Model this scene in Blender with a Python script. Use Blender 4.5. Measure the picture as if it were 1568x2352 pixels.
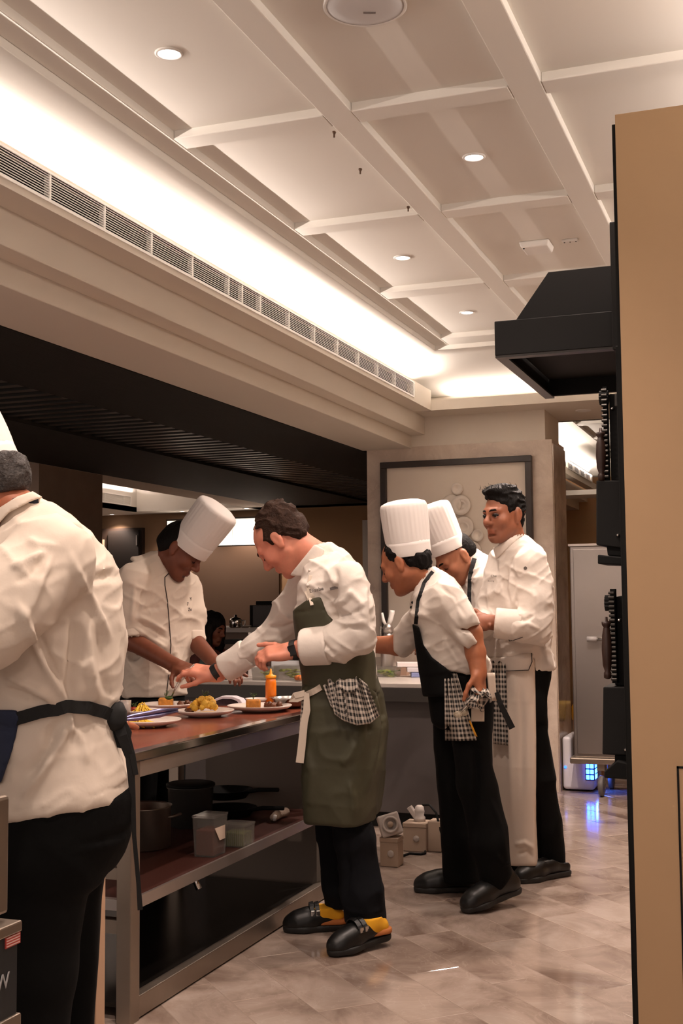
import bpy, bmesh, math, random
import numpy as np
from mathutils import Vector, Matrix
random.seed(7); rng = np.random.default_rng(7)
for o in list(bpy.data.objects): bpy.data.objects.remove(o)
SC = bpy.context.scene; COL = SC.collection

# ------------------------------------------------------------------ camera
IW, IH, FPX = 1568, 2352, 2782.0
_dY = np.array([1812 - IW/2, -(1375 - IH/2), FPX]); _dY /= np.linalg.norm(_dY)
_dX = -np.array([-6800 - IW/2, -(1450 - IH/2), FPX]); _dX -= _dY*(_dX@_dY); _dX /= np.linalg.norm(_dX)
_dZ = -np.cross(_dX, _dY)
if _dZ[1] < 0: _dZ = -_dZ
CM = np.stack([_dX, _dY, _dZ])           # world = CM @ (right, up, forward)
CAM = np.array([0.0, 0.0, 1.25])
CR, CU, CF = CM[:, 0], CM[:, 1], CM[:, 2]
cam_data = bpy.data.cameras.new('camera'); cam = bpy.data.objects.new('camera', cam_data); COL.objects.link(cam)
cam_data.sensor_fit = 'VERTICAL'; cam_data.sensor_height = 36.0; cam_data.lens = FPX/IH*36.0
cam_data.clip_start = 0.05; cam_data.clip_end = 100
mw = Matrix.Identity(4)
for i in range(3):
    mw[i][0], mw[i][1], mw[i][2], mw[i][3] = CR[i], CU[i], -CF[i], CAM[i]
cam.matrix_world = mw
SC.camera = cam
# ------------------------------------------------------------------ view, world
SC.view_settings.view_transform = 'Standard'; SC.view_settings.look = 'None'
SC.view_settings.exposure = 0.0; SC.view_settings.gamma = 1.0; SC.view_settings.use_curve_mapping = False
wd = bpy.data.worlds.new('world'); SC.world = wd; wd.use_nodes = True
wd.node_tree.nodes['Background'].inputs[0].default_value = (1.0, 0.80, 0.70, 1)
wd.node_tree.nodes['Background'].inputs[1].default_value = 0.85
WARM = (1.0, 0.80, 0.695); WARM2 = (1.0, 0.86, 0.775)
def lamp_obj(name, data, loc, direction=(0, 0, -1), parent=None):
    o = bpy.data.objects.new(name, data); COL.objects.link(o)
    o.location = loc; o.rotation_euler = Vector(direction).to_track_quat('-Z', 'Y').to_euler()
    if parent: o.parent = parent
    return o
def strip_light(name, p0, p1, direction, width, power, col=WARM2):
    """a run of cove LED tape lying in its ledge"""
    p0, p1 = Vector(p0), Vector(p1); L = (p1-p0).length
    d = bpy.data.lights.new(name, 'AREA'); d.shape = 'RECTANGLE'; d.size = L; d.size_y = width; d.energy = power; d.color = col; d.spread = math.radians(165)
    o = bpy.data.objects.new(name, d); COL.objects.link(o)
    z = -Vector(direction).normalized(); x = (p1-p0).normalized(); y = z.cross(x).normalized(); z = x.cross(y)
    m = Matrix((x, y, z)).transposed().to_4x4(); m.translation = (p0+p1)/2; o.matrix_world = m
    return o
strip_light('cove_led_left', (-2.224, 0.0, 2.6655), (-2.224, 7.5, 2.6655), (0.6, 0, 1), 0.012, 84)
strip_light('cove_led_right', (0.224, 0.0, 2.6655), (0.224, 7.5, 2.6655), (-0.6, 0, 1), 0.012, 84)
strip_light('cove_led_back', (-2.1, 7.86, 2.61), (0.2, 7.86, 2.61), (0, -0.3, 1), 0.03, 8)

def project(p):
    c = (np.asarray(p, float) - CAM) @ CM
    return np.stack([IW/2 + FPX*c[..., 0]/c[..., 2], IH/2 - FPX*c[..., 1]/c[..., 2]], -1)
def _ray(x, y): return CM @ np.array([x - IW/2, -(y - IH/2), FPX])/FPX
def PD(x, y, d): return CAM + _ray(x, y)*d
def PZ(x, y, z): r = _ray(x, y); return CAM + r*((z-CAM[2])/r[2])
def PY(x, y, v): r = _ray(x, y); return CAM + r*(v/r[1])
def PX(x, y, v): r = _ray(x, y); return CAM + r*(v/r[0])
def cv(r, f, u): return CR*r + np.array([CF[0], CF[1], 0])*f + np.array([0, 0, 1.0])*u   # right / away / up

# ------------------------------------------------------------------ materials
MATS = {}
def lin(c): return tuple((v/12.92 if v <= .04045 else ((v+.055)/1.055)**2.4) for v in (x/255 for x in c))
def mat(name, col, rough=.6, metal=0., noise=0., nscale=8., bump=0., bscale=60., spec=.5, coat=0., trans=0., alpha=1., emit=None, estr=0., stretch=(1, 1, 1), sss=0., ior=1.45, bdist=.01):
    if name in MATS: return MATS[name]
    m = bpy.data.materials.new(name); m.use_nodes = True; nt = m.node_tree; N = nt.nodes; L = nt.links
    b = N['Principled BSDF']; c = lin(col)
    b.inputs['Base Color'].default_value = (*c, 1); b.inputs['Roughness'].default_value = rough; b.inputs['Metallic'].default_value = metal
    b.inputs['Specular IOR Level'].default_value = spec; b.inputs['Coat Weight'].default_value = coat
    b.inputs['Transmission Weight'].default_value = trans; b.inputs['Alpha'].default_value = alpha; b.inputs['IOR'].default_value = ior
    if sss: b.inputs['Subsurface Weight'].default_value = sss; b.inputs['Subsurface Scale'].default_value = .01
    if emit: b.inputs['Emission Color'].default_value = (*lin(emit), 1); b.inputs['Emission Strength'].default_value = estr
    if noise or bump:
        tc = N.new('ShaderNodeTexCoord'); mp = N.new('ShaderNodeMapping'); L.new(tc.outputs['Object'], mp.inputs[0]); mp.inputs['Scale'].default_value = stretch
    if noise:
        t = N.new('ShaderNodeTexNoise'); t.inputs['Scale'].default_value = nscale; t.inputs['Detail'].default_value = 6; L.new(mp.outputs[0], t.inputs['Vector'])
        r = N.new('ShaderNodeValToRGB'); r.color_ramp.elements[0].position = .3; r.color_ramp.elements[1].position = .7
        r.color_ramp.elements[0].color = (*[v*(1-noise) for v in c], 1); r.color_ramp.elements[1].color = (*[min(1, v*(1+noise)) for v in c], 1)
        L.new(t.outputs[0], r.inputs[0]); L.new(r.outputs[0], b.inputs['Base Color'])
    if bump:
        t = N.new('ShaderNodeTexNoise'); t.inputs['Scale'].default_value = bscale; t.inputs['Detail'].default_value = 4; L.new(mp.outputs[0], t.inputs['Vector'])
        bp = N.new('ShaderNodeBump'); bp.inputs['Strength'].default_value = bump; bp.inputs['Distance'].default_value = bdist
        L.new(t.outputs[0], bp.inputs['Height']); L.new(bp.outputs[0], b.inputs['Normal'])
    MATS[name] = m; return m
def marble(name, c1, c2, c3, scale, rough, stretch=(1, 1, 1), vary=False):
    if name in MATS: return MATS[name]
    m = bpy.data.materials.new(name); m.use_nodes = True; nt = m.node_tree; N = nt.nodes; L = nt.links; b = N['Principled BSDF']
    tc = N.new('ShaderNodeTexCoord'); mp = N.new('ShaderNodeMapping'); mp.inputs['Scale'].default_value = stretch
    L.new(tc.outputs['Object'], mp.inputs[0]); src = mp.outputs[0]
    if vary:
        oi = N.new('ShaderNodeObjectInfo'); ad = N.new('ShaderNodeVectorMath'); ad.operation = 'ADD'; cb = N.new('ShaderNodeCombineXYZ')
        ml = N.new('ShaderNodeMath'); ml.operation = 'MULTIPLY'; ml.inputs[1].default_value = 37.
        L.new(oi.outputs['Random'], ml.inputs[0]); L.new(ml.outputs[0], cb.inputs[2]); L.new(src, ad.inputs[0]); L.new(cb.outputs[0], ad.inputs[1]); src = ad.outputs[0]
    t = N.new('ShaderNodeTexNoise'); t.inputs['Scale'].default_value = scale; t.inputs['Detail'].default_value = 9; t.inputs['Roughness'].default_value = .62; t.inputs['Distortion'].default_value = .8
    L.new(src, t.inputs['Vector'])
    r = N.new('ShaderNodeValToRGB'); e = r.color_ramp.elements; e[0].position = .33; e[1].position = .68
    e[0].color = (*lin(c1), 1); e[1].color = (*lin(c3), 1); x = e.new(.5); x.color = (*lin(c2), 1)
    L.new(t.outputs[0], r.inputs[0])
    t2 = N.new('ShaderNodeTexNoise'); t2.inputs['Scale'].default_value = scale*1.7; t2.inputs['Detail'].default_value = 5; t2.inputs['Distortion'].default_value = 2.; L.new(src, t2.inputs['Vector'])
    r2 = N.new('ShaderNodeValToRGB'); e = r2.color_ramp.elements; e[0].position = .485; e[0].color = (0, 0, 0, 1); e[1].position = .515; e[1].color = (0, 0, 0, 1); x = e.new(.5); x.color = (.16, .16, .16, 1)
    L.new(t2.outputs[0], r2.inputs[0])
    mx = N.new('ShaderNodeMix'); mx.data_type = 'RGBA'; mx.inputs['B'].default_value = (*lin([min(255, v+22) for v in c3]), 1)
    L.new(r2.outputs[0], mx.inputs['Factor']); L.new(r.outputs[0], mx.inputs['A']); L.new(mx.outputs['Result'], b.inputs['Base Color'])
    b.inputs['Roughness'].default_value = rough
    MATS[name] = m; return m
def gingham(name, dark, light, n, axis_u=1.0):
    """woven check from the cloth's UV map"""
    if name in MATS: return MATS[name]
    m = bpy.data.materials.new(name); m.use_nodes = True; nt = m.node_tree; N = nt.nodes; L = nt.links; b = N['Principled BSDF']; b.inputs['Roughness'].default_value = .9
    uv = N.new('ShaderNodeUVMap'); sp = N.new('ShaderNodeSeparateXYZ'); L.new(uv.outputs[0], sp.inputs[0]); hs = []
    for i, k in ((0, n), (1, n*axis_u)):
        a = N.new('ShaderNodeMath'); a.operation = 'MULTIPLY'; a.inputs[1].default_value = k; L.new(sp.outputs[i], a.inputs[0])
        f = N.new('ShaderNodeMath'); f.operation = 'FRACT'; L.new(a.outputs[0], f.inputs[0])
        g = N.new('ShaderNodeMath'); g.operation = 'GREATER_THAN'; g.inputs[1].default_value = .48; L.new(f.outputs[0], g.inputs[0]); hs.append(g)
    s = N.new('ShaderNodeMath'); s.operation = 'ADD'; L.new(hs[0].outputs[0], s.inputs[0]); L.new(hs[1].outputs[0], s.inputs[1])
    h = N.new('ShaderNodeMath'); h.operation = 'MULTIPLY'; h.inputs[1].default_value = .5; L.new(s.outputs[0], h.inputs[0])
    r = N.new('ShaderNodeValToRGB'); r.color_ramp.interpolation = 'LINEAR'; e = r.color_ramp.elements
    e[0].color = (*lin(light), 1); e[1].color = (*lin(dark), 1)
    L.new(h.outputs[0], r.inputs[0]); L.new(r.outputs[0], b.inputs['Base Color'])
    MATS[name] = m; return m
M_ceil = mat('ceiling_paint', (226, 222, 214), .85, bump=.02, bscale=200)
M_soffit = mat('soffit_paint', (214, 205, 192), .8)
M_beige = mat('beige_laminate', (168, 137, 102), .5, noise=.04, nscale=3)
M_wall = mat('brown_wallpaper', (140, 112, 86), .8, noise=.05, nscale=2)
M_walld = mat('dark_brown_panel', (96, 74, 56), .7)
M_wall2 = mat('tan_wall', (178, 142, 104), .8)
M_canopy = mat('charcoal_wood', (36, 34, 31), .72, spec=.25, noise=.25, nscale=6, stretch=(20, 1, 20), bump=.15, bscale=8)
M_slat = mat('black_slat', (38, 36, 33), .35)
M_void = mat('canopy_void', (12, 12, 11), .9)
M_black = mat('black_powder_coat', (20, 19, 18), .6, spec=.25, noise=.15, nscale=5)
M_blackm = mat('black_matte', (14, 14, 13), .7, spec=.25)
M_steel = mat('brushed_steel', (196, 188, 182), .34, .9, noise=.05, nscale=3)
M_chrome = mat('polished_steel', (200, 198, 196), .15, 1.)
M_dsteel = mat('dull_steel', (150, 138, 126), .4, .9, noise=.08, nscale=5)
M_red = mat('red_table_laminate', (130, 68, 48), .25, noise=.06, nscale=3)
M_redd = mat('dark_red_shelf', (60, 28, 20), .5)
M_floor = marble('floor_marble', (116, 98, 87), (154, 137, 125), (176, 161, 150), 2.6, .12, vary=True)
M_grout = mat('floor_grout', (128, 108, 92), .6)
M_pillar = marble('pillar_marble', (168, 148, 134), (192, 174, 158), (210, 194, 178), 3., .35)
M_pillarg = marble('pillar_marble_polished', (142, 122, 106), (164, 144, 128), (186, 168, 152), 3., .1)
M_grey = mat('grey_counter_panel', (84, 79, 78), .5)
M_ctop = mat('counter_stone', (186, 178, 170), .3)
M_cedge = mat('counter_edge_dark', (58, 54, 50), .4)
M_emit = mat('lamp_glow', (255, 250, 245), .5, emit=(255, 244, 236), estr=14.)
M_blade = mat('white_vent_blade', (250, 248, 244), .5)
M_white = mat('white_plastic', (224, 220, 214), .45)
M_glassw = mat('lit_window', (255, 250, 240), .6, emit=(255, 240, 222), estr=1.15)
M_frame = mat('dark_frame_wood', (42, 32, 26), .4)
M_doorw = mat('dark_door_wood', (34, 28, 24), .45, noise=.1, nscale=6, stretch=(1, 1, .1))

# ------------------------------------------------------------------ mesh helpers
class MB:
    def __init__(s): s.v = []; s.f = []
    def add(s, vs, fs):
        k = len(s.v); s.v += [tuple(map(float, v)) for v in vs]; s.f += [tuple(i+k for i in f) for f in fs]; return s
    def box(s, x0, x1, y0, y1, z0, z1):
        return s.add([(x0, y0, z0), (x1, y0, z0), (x1, y1, z0), (x0, y1, z0), (x0, y0, z1), (x1, y0, z1), (x1, y1, z1), (x0, y1, z1)],
                     [(0, 3, 2, 1), (4, 5, 6, 7), (0, 1, 5, 4), (1, 2, 6, 5), (2, 3, 7, 6), (3, 0, 4, 7)])
    def obox(s, c, ax, ay, az, hx, hy, hz):
        c, ax, ay, az = map(np.asarray, (c, ax, ay, az))
        P = [c+ax*hx*i+ay*hy*j+az*hz*k for k in (-1, 1) for i, j in ((-1, -1), (1, -1), (1, 1), (-1, 1))]
        return s.add(P, [(0, 3, 2, 1), (4, 5, 6, 7), (0, 1, 5, 4), (1, 2, 6, 5), (2, 3, 7, 6), (3, 0, 4, 7)])
    def extrude(s, prof, d):
        """closed outline (list of 3-D points) extruded by the vector d"""
        n = len(prof); P = [np.asarray(p, float) for p in prof]; Q = [p+np.asarray(d, float) for p in P]
        return s.add(P+Q, [tuple(range(n))[::-1], tuple(range(n, 2*n))]+[(i, (i+1) % n, n+(i+1) % n, n+i) for i in range(n)])
    def lathe(s, c, axis, prof, n=24, cap=True, ux=None, flut=None):
        """prof: (radius, height) pairs from c along axis"""
        c = np.asarray(c, float); a = np.asarray(axis, float); a = a/np.linalg.norm(a)
        u = np.asarray(ux, float) if ux is not None else np.cross(a, (0.3, 0.2, 1) if abs(a[2]) < .9 else (1, 0, 0)); u = u-a*(u@a); u /= np.linalg.norm(u); w = np.cross(a, u)
        vs = []; fs = []; m = len(prof)
        for (r, h) in prof:
            for i in range(n):
                t = 2*math.pi*i/n; rr = r if flut is None else flut(r, h, t)
                vs.append(c+a*h+(u*math.cos(t)+w*math.sin(t))*rr)
        for j in range(m-1):
            for i in range(n): fs.append((j*n+i, j*n+(i+1) % n, (j+1)*n+(i+1) % n, (j+1)*n+i))
        if cap: fs.append(tuple(range(n))[::-1]); fs.append(tuple((m-1)*n+i for i in range(n)))
        return s.add(vs, fs)
    def tube(s, pts, r, n=8, cap=True):
        P = [np.asarray(p, float) for p in pts]; m = len(P); R = r if hasattr(r, '__len__') else [r]*m; vs = []; fs = []; u = None
        for i in range(m):
            t = P[min(i+1, m-1)]-P[max(i-1, 0)]; t = t/(np.linalg.norm(t)+1e-9)
            if u is None: u = np.cross(t, (0, 0, 1) if abs(t[2]) < .9 else (1, 0, 0))
            u = u-t*(u@t); u /= np.linalg.norm(u)+1e-9; w = np.cross(t, u)
            for k in range(n): a = 2*math.pi*k/n; vs.append(P[i]+(u*math.cos(a)+w*math.sin(a))*R[i])
        for i in range(m-1):
            for k in range(n): fs.append((i*n+k, i*n+(k+1) % n, (i+1)*n+(k+1) % n, (i+1)*n+k))
        if cap: fs.append(tuple(range(n))[::-1]); fs.append(tuple((m-1)*n+k for k in range(n)))
        return s.add(vs, fs)
    def sphere(s, c, r, n=12, m=8, ax=None):
        c = np.asarray(c, float); R = np.asarray(r, float)*np.ones(3); A = np.eye(3) if ax is None else np.asarray(ax, float); vs = [c+A.T@(R*(0, 0, 1))]; fs = []
        for j in range(1, m):
            for i in range(n):
                th = math.pi*j/m; ph = 2*math.pi*i/n; vs.append(c+A.T@(R*(math.sin(th)*math.cos(ph), math.sin(th)*math.sin(ph), math.cos(th))))
        vs.append(c+A.T@(R*(0, 0, -1))); e = len(vs)-1
        for i in range(n): fs.append((0, 1+i, 1+(i+1) % n)); fs.append((e, 1+(m-2)*n+(i+1) % n, 1+(m-2)*n+i))
        for j in range(m-2):
            for i in range(n): fs.append((1+j*n+i, 1+(j+1)*n+i, 1+(j+1)*n+(i+1) % n, 1+j*n+(i+1) % n))
        return s.add(vs, fs)
    def build(s, name, m, parent=None, smooth=False, bevel=0., origin=None, solid=0., seg=2):
        me = bpy.data.meshes.new(name); off = np.zeros(3) if origin is None else np.asarray(origin, float)
        me.from_pydata([tuple(np.asarray(v)-off) for v in s.v], [], s.f); me.update()
        bm = bmesh.new(); bm.from_mesh(me); bmesh.ops.recalc_face_normals(bm, faces=bm.faces); bm.to_mesh(me); bm.free()
        return link(name, me, m, parent, smooth, bevel, off, solid, seg)
def link(name, me, m, parent=None, smooth=False, bevel=0., off=None, solid=0., seg=2):
    o = bpy.data.objects.new(name, me); COL.objects.link(o)
    if m: me.materials.append(m)
    if smooth:
        for p in me.polygons: p.use_smooth = True
    if off is not None: o.location = off
    if parent is not None: o.parent = parent; o.location = Vector(o.location)-world_loc(parent)
    if solid: md = o.modifiers.new('solid', 'SOLIDIFY'); md.thickness = solid; md.offset = 0
    if bevel: md = o.modifiers.new('bevel', 'BEVEL'); md.width = bevel; md.segments = seg; md.limit_method = 'ANGLE'
    return o
def world_loc(o):
    v = Vector(o.location)
    while o.parent: o = o.parent; v = v+Vector(o.location)
    return v
def tag(o, label, cat, group=None):
    o['label'] = label; o['category'] = cat
    if group: o['group'] = group
    return o
def struct(o): o['kind'] = 'structure'; return o
def empty(name, loc, label=None, cat=None, group=None):
    o = bpy.data.objects.new(name, None); COL.objects.link(o); o.location = loc; o.empty_display_size = .1
    if label: tag(o, label, cat, group)
    return o
def box(name, x0, x1, y0, y1, z0, z1, m, parent=None, bevel=0.):
    c = ((x0+x1)/2, (y0+y1)/2, min(z0, z1)); return MB().box(x0, x1, y0, y1, z0, z1).build(name, m, parent, bevel=bevel, origin=c)
def text(name, s, p, xdir, ydir, size, m, parent=None, extrude=.0006):
    cu = bpy.data.curves.new(name, 'FONT'); cu.body = s; cu.size = size; cu.extrude = extrude; cu.align_x = 'CENTER'; cu.align_y = 'CENTER'
    t = bpy.data.objects.new(name, cu); COL.objects.link(t); dg = bpy.context.evaluated_depsgraph_get()
    me = bpy.data.meshes.new_from_object(t.evaluated_get(dg)); bpy.data.objects.remove(t); bpy.data.curves.remove(cu)
    x = Vector(xdir).normalized(); y = Vector(ydir); y = (y-x*y.dot(x)).normalized(); z = x.cross(y)
    R = Matrix((x, y, z)).transposed(); me.transform(R.to_4x4())
    return link(name, me, m, parent, off=np.asarray(p, float))

# ================================================================== THE SETTING
# ---- floor: rectangular marble slabs laid on the diagonal
floor = struct(box('floor', -10.5, 3.5, -1.0, 15.5, -.06, -.004, M_grout))
TW, TL = .2065, .62
tile_me = {}
def tile_mesh():
    b = MB(); g = .0012; c = .0025; x, y = TL/2-g, TW/2-g
    b.add([(-x, -y, -.006), (x, -y, -.006), (x, y, -.006), (-x, y, -.006), (-x, -y, -c*.4), (x, -y, -c*.4), (x, y, -c*.4), (-x, y, -c*.4),
           (-x+c, -y+c, 0), (x-c, -y+c, 0), (x-c, y-c, 0), (-x+c, y-c, 0)],
          [(0, 1, 5, 4), (1, 2, 6, 5), (2, 3, 7, 6), (3, 0, 4, 7), (4, 5, 9, 8), (5, 6, 10, 9), (6, 7, 11, 10), (7, 4, 8, 11), (8, 9, 10, 11)])
    me = bpy.data.meshes.new('tile'); me.from_pydata(b.v, [], b.f); me.update(); me.materials.append(M_floor); return me
TME = tile_mesh(); cands = []
dirA = np.array([math.sqrt(.5), -math.sqrt(.5)]); dirB = np.array([math.sqrt(.5), math.sqrt(.5)])
for j in range(-10, 70):
    v = 3.03/math.sqrt(2)+(j-8+.5)*TW
    for i in range(-30, 16):
        u = i*TL+(j % 3)*TL/3+.12; p = dirA*u+dirB*v
        if p[1] < 2.2 or p[0] < -3.6 or p[0] > .3 or p[1] > 11.2: continue
        q = project((p[0], p[1], 0)); cands.append((np.linalg.norm(p), p, q))
vis = [c for c in cands if 180 < c[2][0] < 1600 and 1740 < c[2][1] < 2560]
vis.sort(key=lambda c: c[0])
near = vis[:298]; used = set(id(c) for c in near)
for k, (_, p, q) in enumerate(near):
    o = bpy.data.objects.new('tile', TME); COL.objects.link(o); o.parent = floor; o.location = Vector((p[0], p[1], 0))-world_loc(floor); o.rotation_euler = (0, 0, -math.pi/4)
b = MB()
for c in cands:
    if id(c) in used: continue
    p = c[1]; a3 = np.array([*dirA, 0]); b3 = np.array([*dirB, 0]); b.obox((p[0], p[1], -.0032), a3, b3, (0, 0, 1), TL/2-.0012, TW/2-.0012, .003)
rest = b.build('tile_field', M_floor, floor); rest['kind'] = 'stuff'
box('floor_slab', -10.4, 3.4, -.9, 15.4, -.004, -.0008, mat('floor_marble_plain', (150, 133, 121), .16, noise=.1, nscale=2), floor)

# ---- coffered tray ceiling
ZB, ZP = 2.80, 2.829
XC = [(-1.88, -1.345), (-1.25, -.745), (-.645, -.11)]
YC = [(.30, 1.30), (1.40, 2.40), (2.50, 3.515), (3.61, 4.575), (4.67, 5.70), (5.83, 6.84)]
TX0, TX1, TY0, TY1 = -1.967, -.03, .2, 7.02
b = MB(); xs = [TX0]+[v for c in XC for v in c]+[TX1]; ys = [TY0]+[v for c in YC for v in c]+[TY1]
for i in range(0, len(xs), 2): b.box(xs[i], xs[i+1], TY0, TY1, ZB, ZP+.06)
for j in range(0, len(ys), 2):
    for (x0, x1) in XC: b.box(x0, x1, ys[j], ys[j+1], ZB, ZP+.06)
ceil = struct(b.build('ceiling', M_ceil, bevel=.004))
for (x0, x1) in XC:
    for (y0, y1) in YC: box('coffer_panel', x0, x1, y0, y1, ZP, ZP+.05, M_ceil, ceil)
# curved cove between the cornice and the tray edge, mitred at the corners
def cove(pts_in, pts_out, z0, z1, name, n=10):
    b = MB(); k = len(pts_in); rows = []
    for i in range(n+1):
        t = i/n; a = math.sin(t*math.pi/2); h = 1-math.cos(t*math.pi/2)
        rows.append([(p[0]+(q[0]-p[0])*h, p[1]+(q[1]-p[1])*h, z0+(z1-z0)*a) for p, q in zip(pts_in, pts_out)])
    vs = [p for r in rows for p in r]; fs = [(i*k+j, i*k+j+1, (i+1)*k+j+1, (i+1)*k+j) for i in range(n) for j in range(k-1)]
    b.add(vs, fs); return struct(b.build(name, M_ceil, smooth=True, solid=.01))
cove([(-2.33, -.4), (-2.33, 7.90), (.40, 7.90), (.40, -.4)], [(TX0, .2), (TX0, TY1), (TX1, TY1), (TX1, .2)], 2.64, 2.774, 'ceiling')
b = MB()
for (x0, x1, y0, y1) in ((TX0-.012, TX0, .2, TY1), (TX1, TX1+.012, .2, TY1), (TX0, TX1, TY1, TY1+.012)): b.box(x0, x1, y0, y1, 2.769, 2.86)
struct(b.build('trim_11', M_ceil))
# ---- stepped cornice on the left (A bottom 2.53, B 2.405, C 2.318)
XA, YA = -2.211, 7.77
def cornice(name, x0, x1, z0, z1, ya=-.5, yb=8.03): return struct(box(name, x0, x1, ya, yb, z0, z1, M_soffit, bevel=.004))
b = MB(); b.box(-2.33, XA, -.5, YA, 2.53, 2.565); b.box(-2.33, XA, 7.40, YA, 2.565, 2.658); b.box(-2.33, XA, -.5, 7.40, 2.648, 2.658); b.box(-2.216, XA, -.5, YA, 2.658, 2.666); b.box(-2.36, -2.33, -.5, 8.03, 2.53, 2.668)
struct(b.build('trim_1', M_soffit))
cornice('trim_2', -2.60, -2.333, 2.405, 2.62)
cornice('trim_3', -2.79, -2.43, 2.316, 2.50)
cornice('trim_4', -3.6, -2.60, 2.40, 2.60)
# right-hand cornice, mirrored (mostly behind the partition)
b = MB(); b.box(.211, .36, -.5, 8.03, 2.53, 2.658); b.box(.211, .216, -.5, YA, 2.658, 2.666); b.box(.33, .9, -.5, 8.03, 2.33, 2.60); struct(b.build('trim_5', M_soffit))
# back cornice, flat soffit and bulkhead above the pillar
b = MB(); b.box(-2.22, .36, YA, YA+.05, 2.53, 2.60); b.box(-2.36, 1.2, YA+.05, 8.66, 2.53, 2.56); b.box(-2.36, 1.2, 7.9, 7.95, 2.5601, 2.75); struct(b.build('trim_6', M_soffit))
b = MB(); b.box(-2.79, -1.497, 8.03, 8.55, 2.327, 2.56); struct(b.build('trim_7', M_soffit))
# ---- pillar with honed face and polished side
pil = struct(box('wall_pillar', -2.76, -1.453, 8.03, 8.5, 0, 2.327, M_pillar))
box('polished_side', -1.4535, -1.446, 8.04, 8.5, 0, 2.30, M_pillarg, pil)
# ---- dark slatted canopy ceiling over the pass
ZS = 2.312; XB0, XB1 = -2.79, -3.46
def xz(px, py): return PZ(px, py, ZS)[0]
XS1 = -4.17; XS2 = -5.25
can = struct(box('ceiling', XB1, XB0, -.5, 15, ZS, ZS+.10, M_canopy))
box('inner_beam', XS2, XS1, -.5, 15, ZS, ZS+.10, M_canopy, can)
box('void_board', XS1, XB1, -.5, 15, ZS+.12, ZS+.13, M_void, can)
sl = MB().box(0, XB1-XS1, -.028, .028, 0, .06); me = bpy.data.meshes.new('slat'); me.from_pydata(sl.v, [], sl.f); me.update(); me.materials.append(M_slat)
for k in range(92):
    o = bpy.data.objects.new('slat', me); COL.objects.link(o); o.parent = can; o.location = Vector((XS1, 2.9+k*.132, ZS+.02))-world_loc(can)

# ---- far dining room on the left: soffit, tray with vent, walls
ZF = 2.312
struct(box('trim_8', -5.62, XS2-.002, -.5, 15, ZF, ZF+.06, M_soffit))
b = MB(); b.box(-5.64, -5.60, 2, 12.24, ZF+.01, 2.74); b.box(-7.1, -5.6, 2, 12.3, 2.70, 2.74); b.box(-7.05, -6.992, 2, 12.24, ZF, 2.74); b.box(-7.05, -5.6, 12.20, 12.26, ZF, 2.74)
b.box(-11, -6.992, 2, 12.7, ZF, ZF+.05); b.box(-7.0, -1.5, 12.24, 12.7, ZF, ZF+.05); struct(b.build('ceiling', M_ceil))
YW = 12.6
struct(box('wall_far', -11, -2.6, YW, YW+.1, 0, 2.9, M_wall))
struct(box('wall_recess', -5.36, -2.6, YW-.06, YW, 0, ZF, M_wall2))
struct(box('trim_9', -4.36, -4.30, YW-.09, YW-.06, 0, 2.15, M_ceil))
struct(box('wall_screen', -6.44, -5.36, YW-.08, YW, 0, 1.90, M_walld))
struct(box('wall_left_pillar', -5.75, -5.26, 7.72, 8.62, 0, ZF, mat('taupe_stone', (150, 130, 114), .6, noise=.12, nscale=4)))
struct(box('wall_left', -8.6, -8.5, 3, 12.7, 0, 2.5, mat('dim_brown_wall', (92, 76, 64), .8)))
# backlit clerestory window
win = struct(box('window_1', -6.80, -5.34, YW-.05, YW-.02, 1.90, 2.235, M_frame))
for (x0, x1) in ((-6.78, -6.30), (-6.29, -5.95), (-5.94, -5.36)): box('pane', x0, x1, YW-.065, YW-.05, 1.915, 2.215, M_glassw, win)
# dark double door of the far room
door = struct(box('door_1', -7.80, -7.11, YW-.06, YW, 0, 2.15, M_frame))
box('door_leaf', -7.55, -7.14, YW-.10, YW-.06, .02, 2.12, M_doorw, door)
box('door_pane', -7.78, -7.62, YW-.09, YW-.06, .1, 2.02, mat('door_glass', (150, 128, 106), .2, emit=(150, 122, 98), estr=.35), door)
MB().tube([(-7.46, YW-.14, .9), (-7.46, YW-.14, 1.75)], .012).build('pull_bar', M_chrome, door)
for z in (2.0, 1.45): box('hinge_bar', -7.165, -7.15, YW-.115, YW-.10, z-.2 if z < 1.6 else z-.06, z+.35 if z < 1.6 else z+.06, M_steel, door)

# ---- passage on the right beyond the pillar
b = MB(); b.box(-2.13, -2.07, 8.66, 14.4, 2.53, 2.565); b.box(-2.13, -2.07, 12.0, 14.4, 2.565, 2.60); b.box(-2.5, -2.19, 8.66, 14.4, 2.405, 2.53); b.box(-2.6, -2.29, 8.66, 14.4, 2.316, 2.405); b.box(-2.16, -2.13, 8.66, 14.4, 2.53, 2.70); struct(b.build('trim_10', M_soffit))
b = MB(); b.box(-1.85, 2.2, 8.66, 9.3, 2.836, 2.863)
for y in (9.9, 10.9, 11.9, 12.9): b.box(-1.85, 2.2, y, y+.12, 2.835, 2.861)
for x in (-1.85, -1.25, -.65): b.box(x, x+.1, 8.66, 14.4, 2.833, 2.862)
b.box(-2.2, 2.2, 8.66, 14.4, 2.86, 2.9); b.box(-2.36, 2.2, 8.62, 8.66, 2.53, 2.9); struct(b.build('ceiling', M_ceil))
cove([(-2.15, 8.66), (-2.15, 14.2), (2.0, 14.2)], [(-1.85, 8.66), (-1.85, 13.8), (2.0, 13.8)], 2.68, 2.86, 'ceiling')
struct(box('wall_back', -2.6, 2.2, 14.35, 14.45, 0, 2.9, M_wall2))
struct(box('wall_passage', -2.62, -2.58, 8.5, 14.4, 0, 2.35, M_wall2))
struct(box('wall_right', 1.6, 1.7, 2, 14.4, 0, 2.9, M_wall2))
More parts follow.
